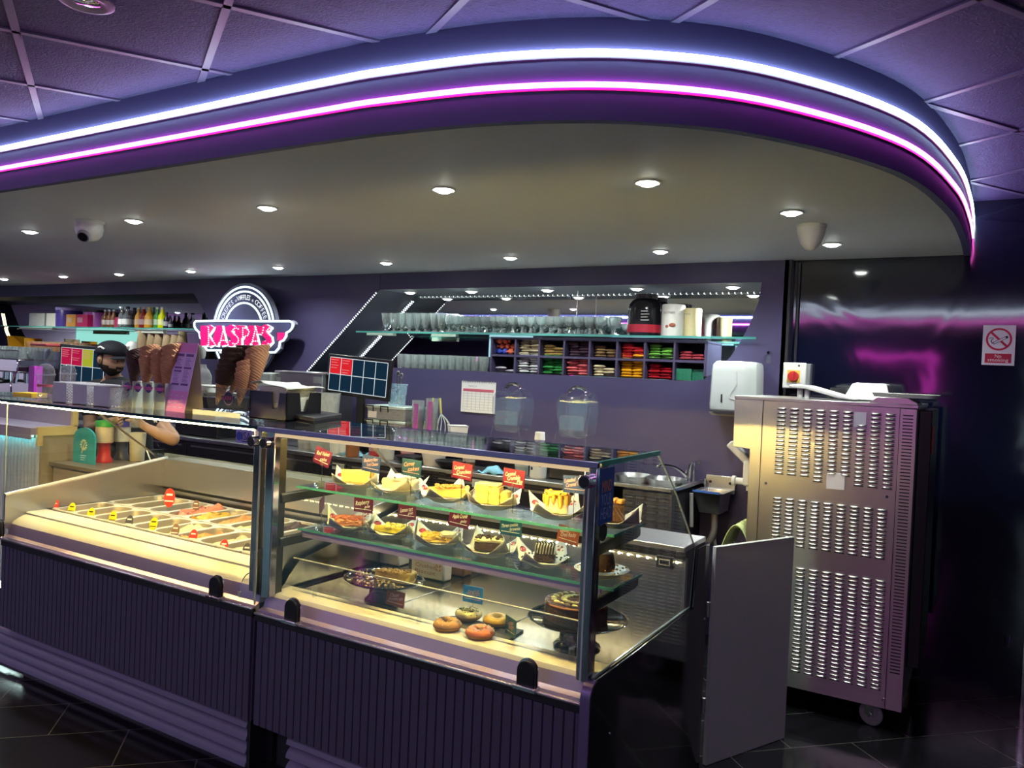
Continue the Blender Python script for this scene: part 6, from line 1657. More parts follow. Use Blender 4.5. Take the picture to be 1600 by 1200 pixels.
def ctin(px, py, ytop, r, body, top_, lidc, nm, label):
    q = lz(px,py); h = atY(px,ytop,q.y).z-LZ
    t = thing('collection_tin', label, 'collection tin', (q.x,q.y,LZ))
    MB().at((q.x,q.y,LZ)).lathe([(r*.95,0),(r,.01),(r*.72,.04),(r*.70,h*.42),(r*.98,h*.5),(0,h*.5)], n=24).build('lower_body', mat('tin '+nm,body,.35), t, smooth=50)
    MB().at((q.x,q.y,LZ)).lathe([(r,h*.48),(r,h*.86),(0,h*.86)], n=24).build('label_band', mat('tin label '+nm,top_,.5,var=.1), t, smooth=50)
    MB().at((q.x,q.y,LZ)).lathe([(r*1.05,h*.86),(r*1.05,h*.97),(r*.98,h),(0,h)], n=24).build('lid', mat('tin lid '+nm,lidc,.35), t, smooth=50)
    return q, h
ctin(162,722,657,.052,(.62,.03,.04),(.70,.55,.36),(.04,.32,.05),'red','red collection tin with a green lid and cream label on the side ledge')
ctin(190,718,658,.048,(.06,.06,.10),(.62,.58,.48),(.03,.05,.25),'blue','collection tin with a navy lid and cream label, behind the white beaker')
q = lz(214,720); h = atY(214,676,q.y).z-LZ
t = thing('beaker', 'tall off-white plastic beaker on the side ledge', 'beaker', (q.x,q.y,LZ))
MB().at((q.x,q.y,LZ)).lathe([(.040,0),(.043,.004),(.050,h),(.047,h),(.04,.01),(0,.01)], n=28).build('beaker_body', mat('off white plastic',(.70,.62,.46),.4), t, smooth=50)
# ------------------------------------------------------------------ right-hand side
# soft serve machine
mc = thing('soft_serve_machine', 'tall stainless steel soft serve ice cream machine on castors with louvred side', 'ice cream machine', (-.65,4.35,0))
MX0, MX1, MY, MYB, MT = -1.075, -.255, 4.0, 4.72, 1.52
pan = steel
MB().box((-.935,MY,.125),(-.325,MY+.01,MT-.012)).build('side_panel', steel, mc, bevel=.002)
MB().box((-.93,MY+.011,.125),(-.33,MYB,MT-.014)).build('cabinet', steelh, mc)
# front column with a step where the tap sits
col = [(-.937,.125),(-.985,.125),(-.992,1.262),(-1.075,1.268),(-1.078,MT-.002),(-.937,MT-.002)]
MB().prism(col,'XZ',MY,MYB).build('front_column', steelh, mc, bevel=.002)
MB().box((-.9375,MY-.0006,.125),(-.9345,MY+.002,MT-.014)).build('panel_gap', blackp, mc)
MB().box((-.325,MY,.125),(MX1,MYB,MT-.014)).build('rear_column', steel, mc, bevel=.002)
MB().box((-.3262,MY-.0006,.125),(-.3238,MY+.002,MT-.014)).build('panel_gap', blackp, mc)
MB().box((MX0-.003,MY-.004,MT-.012),(MX1+.004,MYB,MT+.004)).build('top_sheet', steel, mc, bevel=.002)
m = MB().prism([(-.46,MT+.004),(MX1,MT+.004),(MX1,MT+.012),(-.30,MT+.034),(-.42,MT+.034)],'XZ',MY+.0,MY+.30); m.build('raised_cover', steel, mc, bevel=.002)
MB().box((MX1+.001,MY+.12,.3),(MX1+.055,MYB-.02,MT-.02)).build('back_box', blackp, mc, bevel=.004)
MB().box((MX1+.056,MY+.16,1.30),(MX1+.062,MY+.20,1.43)).build('red_switch', mat('red switch',(.55,.05,.03),.4), mc)
lm = mat('pressed louvre steel',(.80,.79,.76),.24,1.,var=.04)
def louvre(m, x, z, w_, h):
    n = 8; vs = []; 
    for k,(s_,dy,dz) in enumerate(((1.,0,0),(.97,.006,-.001),(.93,.0115,-.003),(.90,.0125,-.006),(.88,.004,-.011))):
        for i in range(n+1):
            t_ = i/n; u = (t_-.5)*w_*s_; e = (1-abs(2*t_-1)**4)
            vs.append((x+u, MY-dy*e-.0004, z+h*.5+dz*(h/.012)*e-h*.12*(1-e)))
    fs = [(a*(n+1)+i,a*(n+1)+i+1,(a+1)*(n+1)+i+1,(a+1)*(n+1)+i) for a in range(4) for i in range(n)]
    m.add(vs, fs)
    return m
def field(px0, py0, px1, py1, nc, nr, skip=()):
    gm = MB(); dk = MB()
    a, b = atY(px0,py0,MY), atY(px1,py1,MY)
    for c in range(nc):
        x = a.x+(b.x-a.x)*c/(nc-1)
        for r in range(nr):
            if (c,r) in skip: continue
            z = a.z+(b.z-a.z)*r/(nr-1)
            louvre(gm, x, z, .054, .0125)
            dk.box((x-.022,MY-.0008,z-.0085),(x+.022,MY+.0005,z-.0045))
    g_ = gm.build('louvres', lm, mc, smooth=60)
    dk.build('louvre_slots', blackp, g_)
field(1222,638,1386,762,9,18,skip=[(6,0),(6,1),(6,2),(4,16),(4,17),(5,16),(5,17)]+[(c,17) for c in range(0,3)])
field(1215,778,1375,871,9,13)
field(1236-24,882,1368,1075,9,27)
m = MB(); a = atY(1428,695,MY); 
zt_, zb_ = atY(1426,650,MY).z, atY(1413,1055,MY).z
for i in range(78):
    z = zb_+(zt_-zb_)*i/77; m.box((-.312,MY-.0006,z-.0028),(-.270,MY+.0005,z+.0028))
m.build('vent_slots', blackp, mc)
p = atY(1344,656,MY); MB().box((p.x-.026,MY-.004,p.z-.035),(p.x+.026,MY-.0002,p.z+.035)).build('rating_plate', mat('grey lilac plate',(.42,.40,.48),.4,.3), mc)
p = atY(1306,752,MY); MB().box((p.x-.041,MY-.006,p.z-.040),(p.x+.041,MY-.0002,p.z+.040)).build('blank_cover', mat('pale grey cover',(.60,.58,.62),.4), mc, bevel=.004)
for px,py in ((1197,755),(1386,776),(1380,1093)):
    p = atY(px,py,MY); MB().cyl((p.x,MY-.005,p.z),(p.x,MY,p.z),.007,n=12).build('screw', chrome, mc)
# tap head on the front
p = atY(1152,683,MY+.1); hx, hz = -.992, p.z
m = MB(); m.at((hx-.085,MY+.16,1.222),ry=.72).box((-.075,-.035,-.02),(.075,.035,.02)); m.build('tap_lever', whitep, mc, bevel=.008)
m = MB().box((hx-.055,MY+.10,1.06),(hx,MY+.24,1.19)); m.build('tap_block', mat('white plastic', (.8,.8,.78), .35), mc, bevel=.01)
MB().cyl((hx-.115,MY+.17,1.075),(hx-.05,MY+.17,1.075),.018,n=14).cyl((hx-.125,MY+.17,1.075),(hx-.105,MY+.17,1.075),.026,n=14).build('draw_knob', whitep, mc, bevel=.003)
MB().cyl((hx-.03,MY+.17,1.03),(hx-.03,MY+.17,1.06),.02,n=14).build('nozzle', whitep, mc)
# castors
def castor(x, y, label_vis=True):
    R_ = 1.25 if label_vis else .3
    k = MB().at((x,y,0),rz=R_).cyl((-.011,0,.055),(.011,0,.055),.055,n=28).build('castor', mat('grey rubber',(.38,.37,.42),.5), mc, bevel=.006)
    MB().at((x,y,0),rz=R_).box((-.022,-.02,.05),(-.014,.02,.112)).box((.014,-.02,.05),(.022,.02,.112)).box((-.022,-.022,.110),(.022,.022,.126)).build('castor_fork', chrome, k)
    m = MB().at((x,y,0),rz=R_).cyl((-.0235,0,.055),(.0235,0,.055),.012,n=16); m.build('castor_hub', chrome, k)
p = atZ(1358,1138,0)
for x,y in ((p.x,p.y+.045),(-.93,p.y+.045),(p.x,4.64),(-.93,4.64)): castor(x,y)
for i,x in enumerate((-.53,-.36)):
    tag(MB().box((x,4.42,0),(x+.10,4.58,.118)).build('timber_block', mat('olive timber',(.10,.08,.03),.7)), 'dark timber block under the soft serve machine, %s' % ('left one' if i==0 else 'right one, behind the castor'), 'block')
# white plastic lids and trays on top of the machine
TT = MT+.0045
p0, p1 = atY(1237,605,4.2), atY(1335,612,4.2)
t = thing('plastic_tray', 'white plastic lid propped on small pegs, at the left on top of the machine', 'lid', (p0.x,4.25,TT))
m = MB(); x0 = p0.x; x1 = p0.x+.33
m.prism([(x0,TT+.062),(x0+.02,TT+.070),(x0+.09,TT+.066),(x0+.24,TT+.028),(x0+.31,TT+.012),(x0+.31,TT+.002),(x0+.22,TT+.012),(x0+.08,TT+.048),(x0+.02,TT+.05)],'XZ',4.12,4.34); m.build('lid_plate', whitep, t, bevel=.006)
for dx in (.05,.085): MB().cyl((x0+dx,4.16,TT),(x0+dx,4.16,TT+.052),.014,n=14).build('peg', whitep, t)
x2 = atY(1312,600,4.2).x
t = thing('domed_cover', 'white domed hopper lid in the middle of the machine top', 'lid', (x2,4.25,TT))
def fr(x0,x1,y0,y1,z): return [(x0,y0,z),(x1,y0,z),(x1,y1,z),(x0,y1,z)]
XA, XB = x2-.03, atY(1396,612,4.2).x
m = MB(); loft(m,[fr(XA,XB,4.36,4.64,TT+.002),fr(XA,XB,4.36,4.64,TT+.012),fr(XA+.03,XB-.03,4.38,4.62,TT+.02),fr(XA+.06,XB-.05,4.40,4.60,TT+.085),fr(XA+.08,XB-.06,4.41,4.59,TT+.092)],cap0=True,cap1=True); m.build('lid_shell', whitep, t, bevel=.008)
x3, x4 = atY(1375,605,4.3).x, atY(1470,612,4.3).x
t = thing('machine_tray', 'flat white plastic tray overhanging the right end of the machine top', 'tray', ((x3+x4)/2,4.3,TT+.03))
ZR = MT+.0345
m = MB(); loft(m,[[(x,y,ZR) for x,y in rrect(x3,4.05,x4-.01,4.34,.03)],[(x,y,ZR+.018) for x,y in rrect(x3-.01,4.04,x4,4.35,.03)],[(x,y,ZR+.018) for x,y in rrect(x3,4.05,x4-.01,4.34,.03)],[(x,y,ZR+.006) for x,y in rrect(x3+.01,4.06,x4-.02,4.33,.03)]],cap0=True,cap1=True); m.build('tray_shell', whitep, t)
tag(MB().at((-.62,4.66,TT)).lathe([(.12,0),(.125,.012),(.11,.06),(0,.065)], n=24).build('hopper_cover', blackp, smooth=50), 'black round cover behind the white lids on the machine', 'cover')
# paper towel dispenser
DY = 4.66
a, b = atY(1109,567,DY), atY(1179,567,DY); zt_, zb_ = atY(1140,564,DY).z, atY(1140,643,DY).z
t = thing('towel_dispenser', 'white plastic paper towel dispenser on the violet wall above the machine', 'towel dispenser', ((a.x+b.x)/2,4.78,zb_))
gw = mat('glossy white plastic',(.62,.66,.66),.12,var=.02)
xa, xb = a.x, b.x; xc = (xa+xb)/2
def sect(z, k, yk): # plan outline with a bowed, chamfered front
    w_ = (xb-xa)/2*k; Yf = DY+(1-yk)*.06
    return [(xc-w_,4.9,z),(xc-w_,Yf+.05,z),(xc-w_*.86,Yf+.012,z),(xc-w_*.5,Yf,z),(xc+w_*.3,Yf,z),(xc+w_*.66,Yf+.012,z),(xc+w_,Yf+.06,z),(xc+w_,4.9,z)]
H_ = zt_-zb_
m = MB(); loft(m,[sect(zb_-.02,.90,.3),sect(zb_+.005,1.03,.95),sect(zb_+.04,1.04,1.0),sect(zb_+H_*.8,1.,1.0),sect(zt_-.02,.97,.85),sect(zt_,.88,.4)],cap0=True,cap1=True); m.build('shell', gw, t, bevel=.006, smooth=50)
MB().box((xc-.055,DY-.003,zb_+.05),(xc-.047,DY+.01,zb_+.10)).build('lock_slot', blackp, t)
m = MB().tube(smoothpath([(xc+.03,DY-.002,zt_-.06),(xc+.032,DY-.002,zt_-.14),(xc+.0,DY-.002,zt_-.19),(xc+.0,DY-.002,zt_-.22),(xc+.05,DY-.002,zt_-.225)],4),.002,5); m.build('moulded_ridge', whitep, t)
MB().prism([(xc-.12,zb_-.03),(xc+.10,zb_-.03),(xc+.12,zb_-.012),(xc-.14,zb_-.012)],'XZ',DY+.05,4.89).build('paper_mouth', mat('grey mouth',(.2,.2,.21),.4), t)
p = atY(1201,560,4.88)
t = thing('wall_bracket', 'tiny clear bracket fixed to the wall just above the towel dispenser', 'bracket', (p.x,4.88,p.z-.03))
MB().box((p.x-.012,4.872,p.z-.03),(p.x+.012,4.898,p.z+.02)).build('bracket_plate', acry, t); MB().cyl((p.x,4.86,p.z+.035),(p.x,4.898,p.z+.035),.008,n=12).build('screw', chrome, t)
# isolator switch
IY = 4.86
a, b = atY(1224,566,IY), atY(1258,608,IY)
t = thing('isolator_switch', 'white isolator switch with a red rotary knob on a yellow square', 'switch', ((a.x+b.x)/2,IY,b.z))
MB().box((a.x,IY,b.z),(b.x,IY+.02,a.z)).build('cover', whitep, t, bevel=.006)
MB().box((a.x+.004,IY+.021,b.z+.004),(b.x+.02,4.949,a.z-.004)).build('back_box', mat('grey plastic',(.25,.26,.28),.4), t, bevel=.004)
p = atY(1240,588,IY); MB().box((p.x-.036,IY-.003,p.z-.036),(p.x+.036,IY,p.z+.036)).build('yellow_square', mat('yellow plate',(.80,.55,.08),.4), t)
k = MB().cyl((p.x,IY-.022,p.z),(p.x,IY-.003,p.z),.031,n=24).build('red_knob', mat('red knob',(.55,.03,.03),.3), t, bevel=.003)
MB().box((p.x-.006,IY-.030,p.z-.026),(p.x+.006,IY-.021,p.z+.026)).build('grip', mat('red knob',(.55,.03,.03),.3), k, bevel=.002)
MB().cyl((a.x+.09,IY-.001,a.z-.018),(a.x+.09,IY+.002,a.z-.018),.006,n=10).build('cover_screw', blackp, t)
MB().tube([(a.x+.05,4.935,a.z),(a.x+.05,4.935,2.32)],.009,8).build('conduit', mat('dark conduit',(.03,.03,.04),.3), t)
# no smoking sign
NYs = 4.945
a, b, c = atY(1537,508,NYs), atY(1588,508,NYs), atY(1535,570,NYs)
x0, x1, z1, z0 = a.x-.001, b.x, a.z, c.z
t = thing('no_smoking_sign', 'white and red No smoking sign on the glossy navy wall', 'sign', ((x0+x1)/2,NYs,z0))
MB().box((x0,NYs,z0),(x1,NYs+.0045,z1)).build('plate', mat('sign white',(.72,.70,.78),.4,var=.02), t)
redi = mat('sign red',(.48,.008,.05),.4); blk = mat('sign black ink',(.015,.015,.03),.5)
xc = (x0+x1)/2; rz_ = z1-.075; rr_ = .060
m = MB(); vs = []; n = 48
for i in range(n):
    e = 2*PI*i/n
    for r in (rr_,rr_*.83): vs.append((xc+r*math.cos(e),NYs-.0008,rz_+r*math.sin(e)))
m.add(vs,[(2*i,2*i+1,(2*i+3)%(2*n),(2*i+2)%(2*n)) for i in range(n)])
m.build('red_ring', redi, t, smooth=0)
m = MB(); d = rr_*.70; m.add([(xc-d-.004,NYs-.0014,rz_+d-.004),(xc-d+.004,NYs-.0014,rz_+d+.004),(xc+d+.004,NYs-.0014,rz_-d+.004),(xc+d-.004,NYs-.0014,rz_-d-.004)],[(0,1,2,3)]); m.build('red_bar', redi, t, smooth=0)
m = MB().at((xc+.004,NYs-.0008,rz_-.006),ry=-.52); m.box((-.033,-.0004,-.0065),(.042,0,.0065)); m.build('cigarette', blk, t)
m = MB().at((xc+.004,NYs-.0012,rz_-.006),ry=-.52); m.box((-.030,-.0003,-.004),(.030,0,.004)); m.build('cigarette_paper', MATS['sign white'], t)
MB().tube(smoothpath([(xc-.028,NYs-.001,rz_-.024),(xc-.036,NYs-.001,rz_-.008),(xc-.026,NYs-.001,rz_+.004),(xc-.036,NYs-.001,rz_+.008),(xc-.044,NYs-.001,rz_+.002)],4),.0018,5).build('smoke_curl', blk, t)
MB().box((x0+.014,NYs-.0008,z0+.012),(x1-.014,NYs-.0002,z0+.062)).build('red_panel', redi, t)
MB().text('No',(xc,NYs-.001,z0+.0485),(1,0,0),(0,0,1),.026,.0004,width=.030).text('smoking',(xc,NYs-.001,z0+.0255),(1,0,0),(0,0,1),.026,.0004,width=.094).build('wording', mat('sign lettering white',(.85,.85,.88),.5), t)
# hand basin on the wall
bs = thing('hand_basin', 'small stainless hand basin fixed to the violet wall with its waste pipe below', 'basin', (-1.38,4.78,.81))
bx0, bx1 = -1.468, -1.285
MB().box((bx0,4.872,.90),(bx1,4.897,1.005)).build('splashback', steelh, bs, bevel=.003)
m = MB(); loft(m,[fr(bx0+.03,bx1-.03,4.66,4.85,.80),fr(bx0,bx1-.02,4.62,4.87,.925),fr(bx0-.006,bx1+.006,4.61,4.872,.932),fr(bx0+.02,bx1-.03,4.64,4.85,.928),fr(bx0+.04,bx1-.05,4.68,4.84,.83)],cap0=True,cap1=True); m.build('bowl', steelh, bs, bevel=.004)
MB().box((bx0,4.612,.926),(bx1-.02,4.6185,.938)).build('blue_film_edge', mat('blue film',(.04,.14,.50),.4), bs)
for x in (bx0+.03,bx1-.03): MB().cyl((x,4.868,.965),(x,4.873,.965),.009,n=12).build('screw', blackp, bs)
tx = atY(1082,750,4.8).x
MB().tube(smoothpath([(tx-.03,4.83,.93),(tx-.03,4.83,1.04),(tx-.01,4.82,1.075),(tx+.045,4.76,1.10),(tx+.06,4.74,1.075)],4),.009,8).build('tap', chrome, bs)
MB().cyl((tx+.07,4.83,.93),(tx+.07,4.83,.985),.012,.009,10).build('tap_valve', chrome, bs)
gp = mat('grey waste pipe',(.26,.26,.28),.45)
MB().tube(smoothpath([(bx1-.08,4.74,.80),(bx1-.08,4.74,.68),(bx1-.12,4.74,.60),(bx1-.20,4.74,.565),(bx1-.28,4.74,.60),(bx1-.31,4.74,.60),(bx1-.36,4.8,.58)],5),.020,10).build('waste_hose', gp, bs)
MB().tube(smoothpath([(bx0+.10,4.76,.80),(bx0+.10,4.76,.66),(bx0+.13,4.76,.56),(bx0+.22,4.78,.50),(bx0+.32,4.8,.36),(bx0+.36,4.82,.2)],5),.010,8).build('supply_hose', gp, bs)
MB().cyl((bx0+.10,4.76,.70),(bx0+.10,4.76,.75),.017,n=12).build('hose_joint', gp, bs)
# under-counter fridge with louvred front and sink
fx0, fx1, fy, fz = -1.80, -1.50, 4.34, .968
fr_ = thing('steel_sink_unit', 'stainless sink unit with a louvred front at the right end of the back counter', 'sink unit', ((fx0+fx1)/2,4.6,0))
MB().box((fx0,fy+.012,.1),(fx1,4.89,fz-.03)).build('carcass', blackm, fr_)
MB().box((fx0,fy,.12),(fx1,fy+.012,fz-.035)).build('front_panel', mat('dark stainless',(.17,.165,.19),.3,1.), fr_)
m = MB()
for c in range(4):
    for r in range(15):
        x = fx0+.04+c*.072; z = fz-.075-.038*r
        m.add([(x+u,fy-dy-.0003,z+dz) for dy,dz in ((0,.012),(.010,.006),(.010,-.002),(.002,-.008)) for u in (-.027,-.02,.02,.027)],[(a*4+i,a*4+i+1,(a+1)*4+i+1,(a+1)*4+i) for a in range(3) for i in range(3)])
m.build('louvres', mat('dark louvre steel',(.38,.37,.42),.3,1.), fr_, smooth=50)
MB().box((fx0-.14,fy-.02,fz-.034),(fx1+.01,4.895,fz-.018)).box((fx0-.14,fy-.02,fz-.034),(fx1+.01,fy-.005,fz)).box((fx1-.005,fy-.02,fz-.034),(fx1+.01,4.895,fz)).build('worktop', steelh, fr_, bevel=.002)
for i,x in enumerate((fx0-.02,fx0+.18)):
    MB().at((x,4.56,fz-.018)).lathe([(.10,0),(.105,.02),(.12,.045),(.115,.045),(.095,.015),(0,.006)], n=28).build('sink_bowl', steel, fr_, smooth=50)
MB().tube(smoothpath([(fx1-.07,4.78,fz),(fx1-.07,4.78,fz+.03),(fx1-.12,4.70,fz+.085),(fx1-.17,4.6,fz+.10),(fx1-.18,4.58,fz+.08)],4),.011,8).build('mixer_spout', chrome, fr_)
for dx in (-.03,.02): MB().cyl((fx1-.05+dx,4.82,fz-.018),(fx1-.05+dx,4.82,fz+.09+dx),.010,.008,10).build('tap_pillar', chrome, fr_)
MB().tube([(fx1+.03,4.6,fz-.05),(fx1+.04,4.6,fz-.25)],.012,8).build('drain_pipe', gp, fr_)
for x in (fx0+.02,fx1-.04): MB().box((x,fy+.02,0),(x+.03,fy+.05,.1)).build('foot', blackp, fr_)
# hinged grey flap between counter and machine
d = Vector((-.708-(-.925),3.70-3.235,0)); L_ = d.length; ang = math.atan2(d.y,d.x)
t = thing('counter_flap', 'plain grey swing door panel between the cake counter and the machine', 'swing door', (-.925,3.235,0))
m = MB().at((-.925,3.235,0),rz=ang).box((0,-.009,.003),(L_,.009,.905)); m.build('panel', mat('grey laminate',(.62,.63,.60),.45,var=.04), t)
m = MB().at((-.925,3.235,0),rz=ang).box((0,-.0095,.905),(L_,.0095,.911)); m.build('pale_top_edge', mat('pale edging',(.5,.52,.5),.4), t)
for z in (.25,.65): MB().cyl((-.937,3.228,z-.03),(-.937,3.228,z+.03),.008,n=10).build('hinge', steel, t)
# pale green bag behind the flap
p = atY(1160,835,4.1)
t = thing('waste_bin', 'bin with a pale lime bag over its rim, half hidden behind the grey panel', 'bin', (p.x,4.12,0))
MB().box((p.x-.07,4.02,0),(p.x+.07,4.26,.72)).build('bin_body', mat('grey bin',(.4,.41,.38),.4), t, bevel=.01)
m = MB(); 
m.grid(lambda u,v: (p.x-.085+.17*v*.95, 4.0+.28*u, .60+.27*math.sin(PI*(.12+.76*v))**.7+.008*math.sin(24*u+5*v)), 18, 16)
m.build('lime_bag', mat('pale lime plastic',(.62,.70,.30),.35,var=.1,bump=.3), t, smooth=80, solid=.003)
p = atY(1574,1005,4.94)
t = thing('wall_hook', 'small chrome hook low on the glossy navy wall', 'hook', (p.x,4.93,p.z))
MB().tube([(p.x-.01,4.945,p.z+.04),(p.x-.01,4.92,p.z-.01),(p.x+.006,4.92,p.z-.01),(p.x+.01,4.945,p.z+.04)],.004,6).build('hook', chrome, t)

# ------------------------------------------------------------------ cameras and detectors on the soffit
p = atZ(140,345,SZ)
t = thing('dome_camera', 'white dome security camera with a black eye on the soffit', 'security camera', (p.x,p.y,SZ))
MB().at((p.x,p.y,SZ)).lathe([(.075,0),(.075,-.012),(.070,-.018),(0,-.018)], n=32).build('mount_ring', whitep, t, smooth=50)
MB().at((p.x,p.y,SZ-.018)).lathe([(.070,0),(.074,-.03),(.066,-.06),(.045,-.088),(.0,-.10)], n=32).build('dome_shell', whitep, t, smooth=60)
d = Vector((.42,-.70,-.58)).normalized(); c = Vector((p.x,p.y,SZ-.055))
MB().cyl(c+d*.062,c+d*.078,.036,.033,n=24).build('eyeball', mat('grey eyeball',(.35,.35,.4),.3), t)
MB().cyl(c+d*.078,c+d*.082,.026,n=24).build('lens', mat('black lens',(.005,.005,.008),.05), t)
p = atZ(1268,352,SZ)
t = thing('cone_detector', 'white cone-shaped detector hanging from the soffit near its curved end', 'detector', (p.x,p.y,SZ))
MB().at((p.x,p.y,SZ)).lathe([(.068,0),(.068,-.008),(.064,-.012),(0,-.012)], n=32).build('base', whitep, t, smooth=50)
MB().at((p.x,p.y,SZ-.012)).lathe([(.064,0),(.060,-.03),(.044,-.075),(.022,-.10),(0,-.106)], n=32).build('cone_body', whitep, t, smooth=60)
# ------------------------------------------------------------------ the man behind the ice cream counter
def skin_mesh(nodes, edges, root, sub=2):
    """a continuous surface grown over a jointed skeleton (joint: position, radius)"""
    keys = list(nodes); me = bpy.data.meshes.new('sk')
    me.from_pydata([tuple(nodes[k][0]) for k in keys], [(keys.index(a),keys.index(b)) for a,b in edges], [])
    ob = bpy.data.objects.new('sk', me); COL.objects.link(ob)
    md = ob.modifiers.new('skin','SKIN'); md.use_smooth_shade = True; md.branch_smoothing = .6
    for i,k in enumerate(keys):
        r = nodes[k][1]; r = r if isinstance(r,tuple) else (r,r)
        me.skin_vertices[0].data[i].radius = r; me.skin_vertices[0].data[i].use_root = (k == root)
    sb = ob.modifiers.new('sub','SUBSURF'); sb.levels = sub; sb.render_levels = sub
    dg = bpy.context.evaluated_depsgraph_get()
    out = bpy.data.meshes.new_from_object(ob.evaluated_get(dg))
    vs = [v.co.copy() for v in out.vertices]; fs = [tuple(p.vertices) for p in out.polygons]
    bpy.data.objects.remove(ob); bpy.data.meshes.remove(me); bpy.data.meshes.remove(out)
    return vs, fs
PY = 3.2
hc = atY(174,562,PY)                       # middle of the head
skin = mat('skin', (.36,.20,.13), .5, var=.08, vscale=20); cloth_b = mat('black cotton', (.009,.009,.013), .85, var=.2, bump=.2, bscale=200)
hairm = mat('dark hair', (.012,.009,.008), .6, var=.3, bump=.5, bscale=180); capm = mat('black cap cloth', (.007,.008,.016), .8, var=.2)
man = thing('person', 'man in a black cap and black T-shirt looking down behind the ice cream counter', 'person', (hc.x,PY+.05,0))
N = {}
neck = Vector((hc.x-.04,PY+.045,hc.z-.105))
chest = Vector((hc.x+.02,PY+.06,hc.z-.31))
N['pelvis'] = (Vector((hc.x+.10,PY+.14,.93)),(.165,.115)); N['waist'] = (Vector((hc.x+.08,PY+.12,1.06)),(.150,.105)); N['chest'] = (chest,(.175,.115)); N['upper'] = (Vector((hc.x-.01,PY+.055,hc.z-.19)),(.135,.085)); N['neck'] = (neck,.058); N['skull'] = (Vector((hc.x-.02,PY+.03,hc.z-.085)),.055)
shR = Vector((hc.x-.235,PY+.02,hc.z-.205)); shL = Vector((hc.x+.235,PY+.02,hc.z-.225))
elR = atY(140,672,PY-.03); wrR = atY(180,657,2.98); elL = atY(276,690,PY-.10); wrL = atY(228,668,2.98)
for s_,sh_,el,wr in (('R',shR,elR,wrR),('L',shL,elL,wrL)):
    N['sh'+s_] = (sh_,.062); N['up'+s_] = (sh_.lerp(el,.5),.052); N['el'+s_] = (el,.043); N['fo'+s_] = (el.lerp(wr,.4),.043); N['wr'+s_] = (wr,.028)
for s_,dx in (('R',-.10),('L',.10)):
    b = N['pelvis'][0]
    N['hip'+s_] = (b+Vector((dx,0,-.06)),.095); N['kn'+s_] = (Vector((b.x+dx*1.15,b.y-.02,.49)),.06); N['an'+s_] = (Vector((b.x+dx*1.2,b.y+.03,.085)),.042); N['toe'+s_] = (Vector((b.x+dx*1.4,b.y-.13,.035)),.036)
E_ = [('pelvis','waist'),('waist','chest'),('chest','upper'),('upper','neck'),('neck','skull')]
for s_ in 'RL': E_ += [('upper','sh'+s_),('sh'+s_,'up'+s_),('up'+s_,'el'+s_),('el'+s_,'fo'+s_),('fo'+s_,'wr'+s_),('pelvis','hip'+s_),('hip'+s_,'kn'+s_),('kn'+s_,'an'+s_),('an'+s_,'toe'+s_)]
# hands: palm and five fingers closing on the cup
cupc = atY(212,655,2.93)
for s_,wr in (('R',wrR),('L',wrL)):
    to = (cupc-wr); to.normalize(); side = Vector((0,0,1)); outw = to.cross(side).normalized()
    if s_ == 'R': outw = -outw
    palm = wr+to*.05; N['pa'+s_] = (palm,(.030,.020)); E_.append(('wr'+s_,'pa'+s_))
    for i,(dz,l) in enumerate(((.030,.072),(.011,.080),(-.009,.076),(-.028,.060))):
        k0 = palm+to*.045+side*dz; bend = (to*.55-outw*.0+(Vector((0,-1,0)))*.35).normalized()
        k1 = k0+bend*l*.45; k2 = k1+(bend*.4+outw*(-.9 if False else .0)+Vector((0,-.5,-.35))).normalized()*l*.4
        N['%s%dk'%(s_,i)] = (k0,.0105); N['%s%dm'%(s_,i)] = (k1,.0095); N['%s%dt'%(s_,i)] = (k2,.0075)
        E_ += [('pa'+s_,'%s%dk'%(s_,i)),('%s%dk'%(s_,i),'%s%dm'%(s_,i)),('%s%dm'%(s_,i),'%s%dt'%(s_,i))]
    t0 = palm+side*.03+to*.0+Vector((0,-.012,0)); t1 = t0+side*.03+to*.025
    N[s_+'th0'] = (t0,.012); N[s_+'th1'] = (t1,.0095); E_ += [('pa'+s_,s_+'th0'),(s_+'th0',s_+'th1')]
bv, bf = skin_mesh(N, E_, 'pelvis')
body = MB(); body.add(bv, bf)
# head: turned towards the viewer's right, chin down
HR = Matrix.Translation(hc) @ Matrix.Rotation(math.radians(98),4,'Z') @ Matrix.Rotation(math.radians(9),4,'X')
# head axes: -Y is the face, Z up
def headfn(d):
    x, y, z = d
    k = 1.
    if z < -.2: k *= 1-.18*min(1,(-z-.2)/.8)*(1 if y > -.2 else .35)
    if y < 0 and z < .1: k *= 1+.06*(-y)*max(0,1-abs(z+.45)/.5)
    return k
body.T = HR
def face(d):
    k = headfn(d); x,y,z = d
    if y < 0:
        k += .24*math.exp(-((x/.15)**2+((z+.08)/.20)**2))*(1 if z < .1 else .4)      # nose
        k += .06*math.exp(-((x/.3)**2+((z+.62)/.12)**2))                              # chin
        k += .035*math.exp(-((x/.22)**2+((z+.42)/.07)**2))                            # lips
        for sx in (-1,1): k -= .075*math.exp(-(((x-sx*.36)/.16)**2+((z-.08)/.10)**2)) # eye sockets
        k += .035*math.exp(-((x/.6)**2+((z-.24)/.09)**2))                             # brow
    return k
body.sphere((0,0,0),.1,(.78,.95,1.16),40,30,fn=face)
for sx in (-1,1):
    body.sphere((sx*.079,.012,-.004),.03,(.35,.7,1.),12,8); body.sphere((sx*.088,.006,-.004),.014,(.4,.6,1.),8,6)
body.T = Matrix.Identity(4)
bo = body.build('body', skin, man, smooth=80)
m = MB(); m.T = HR
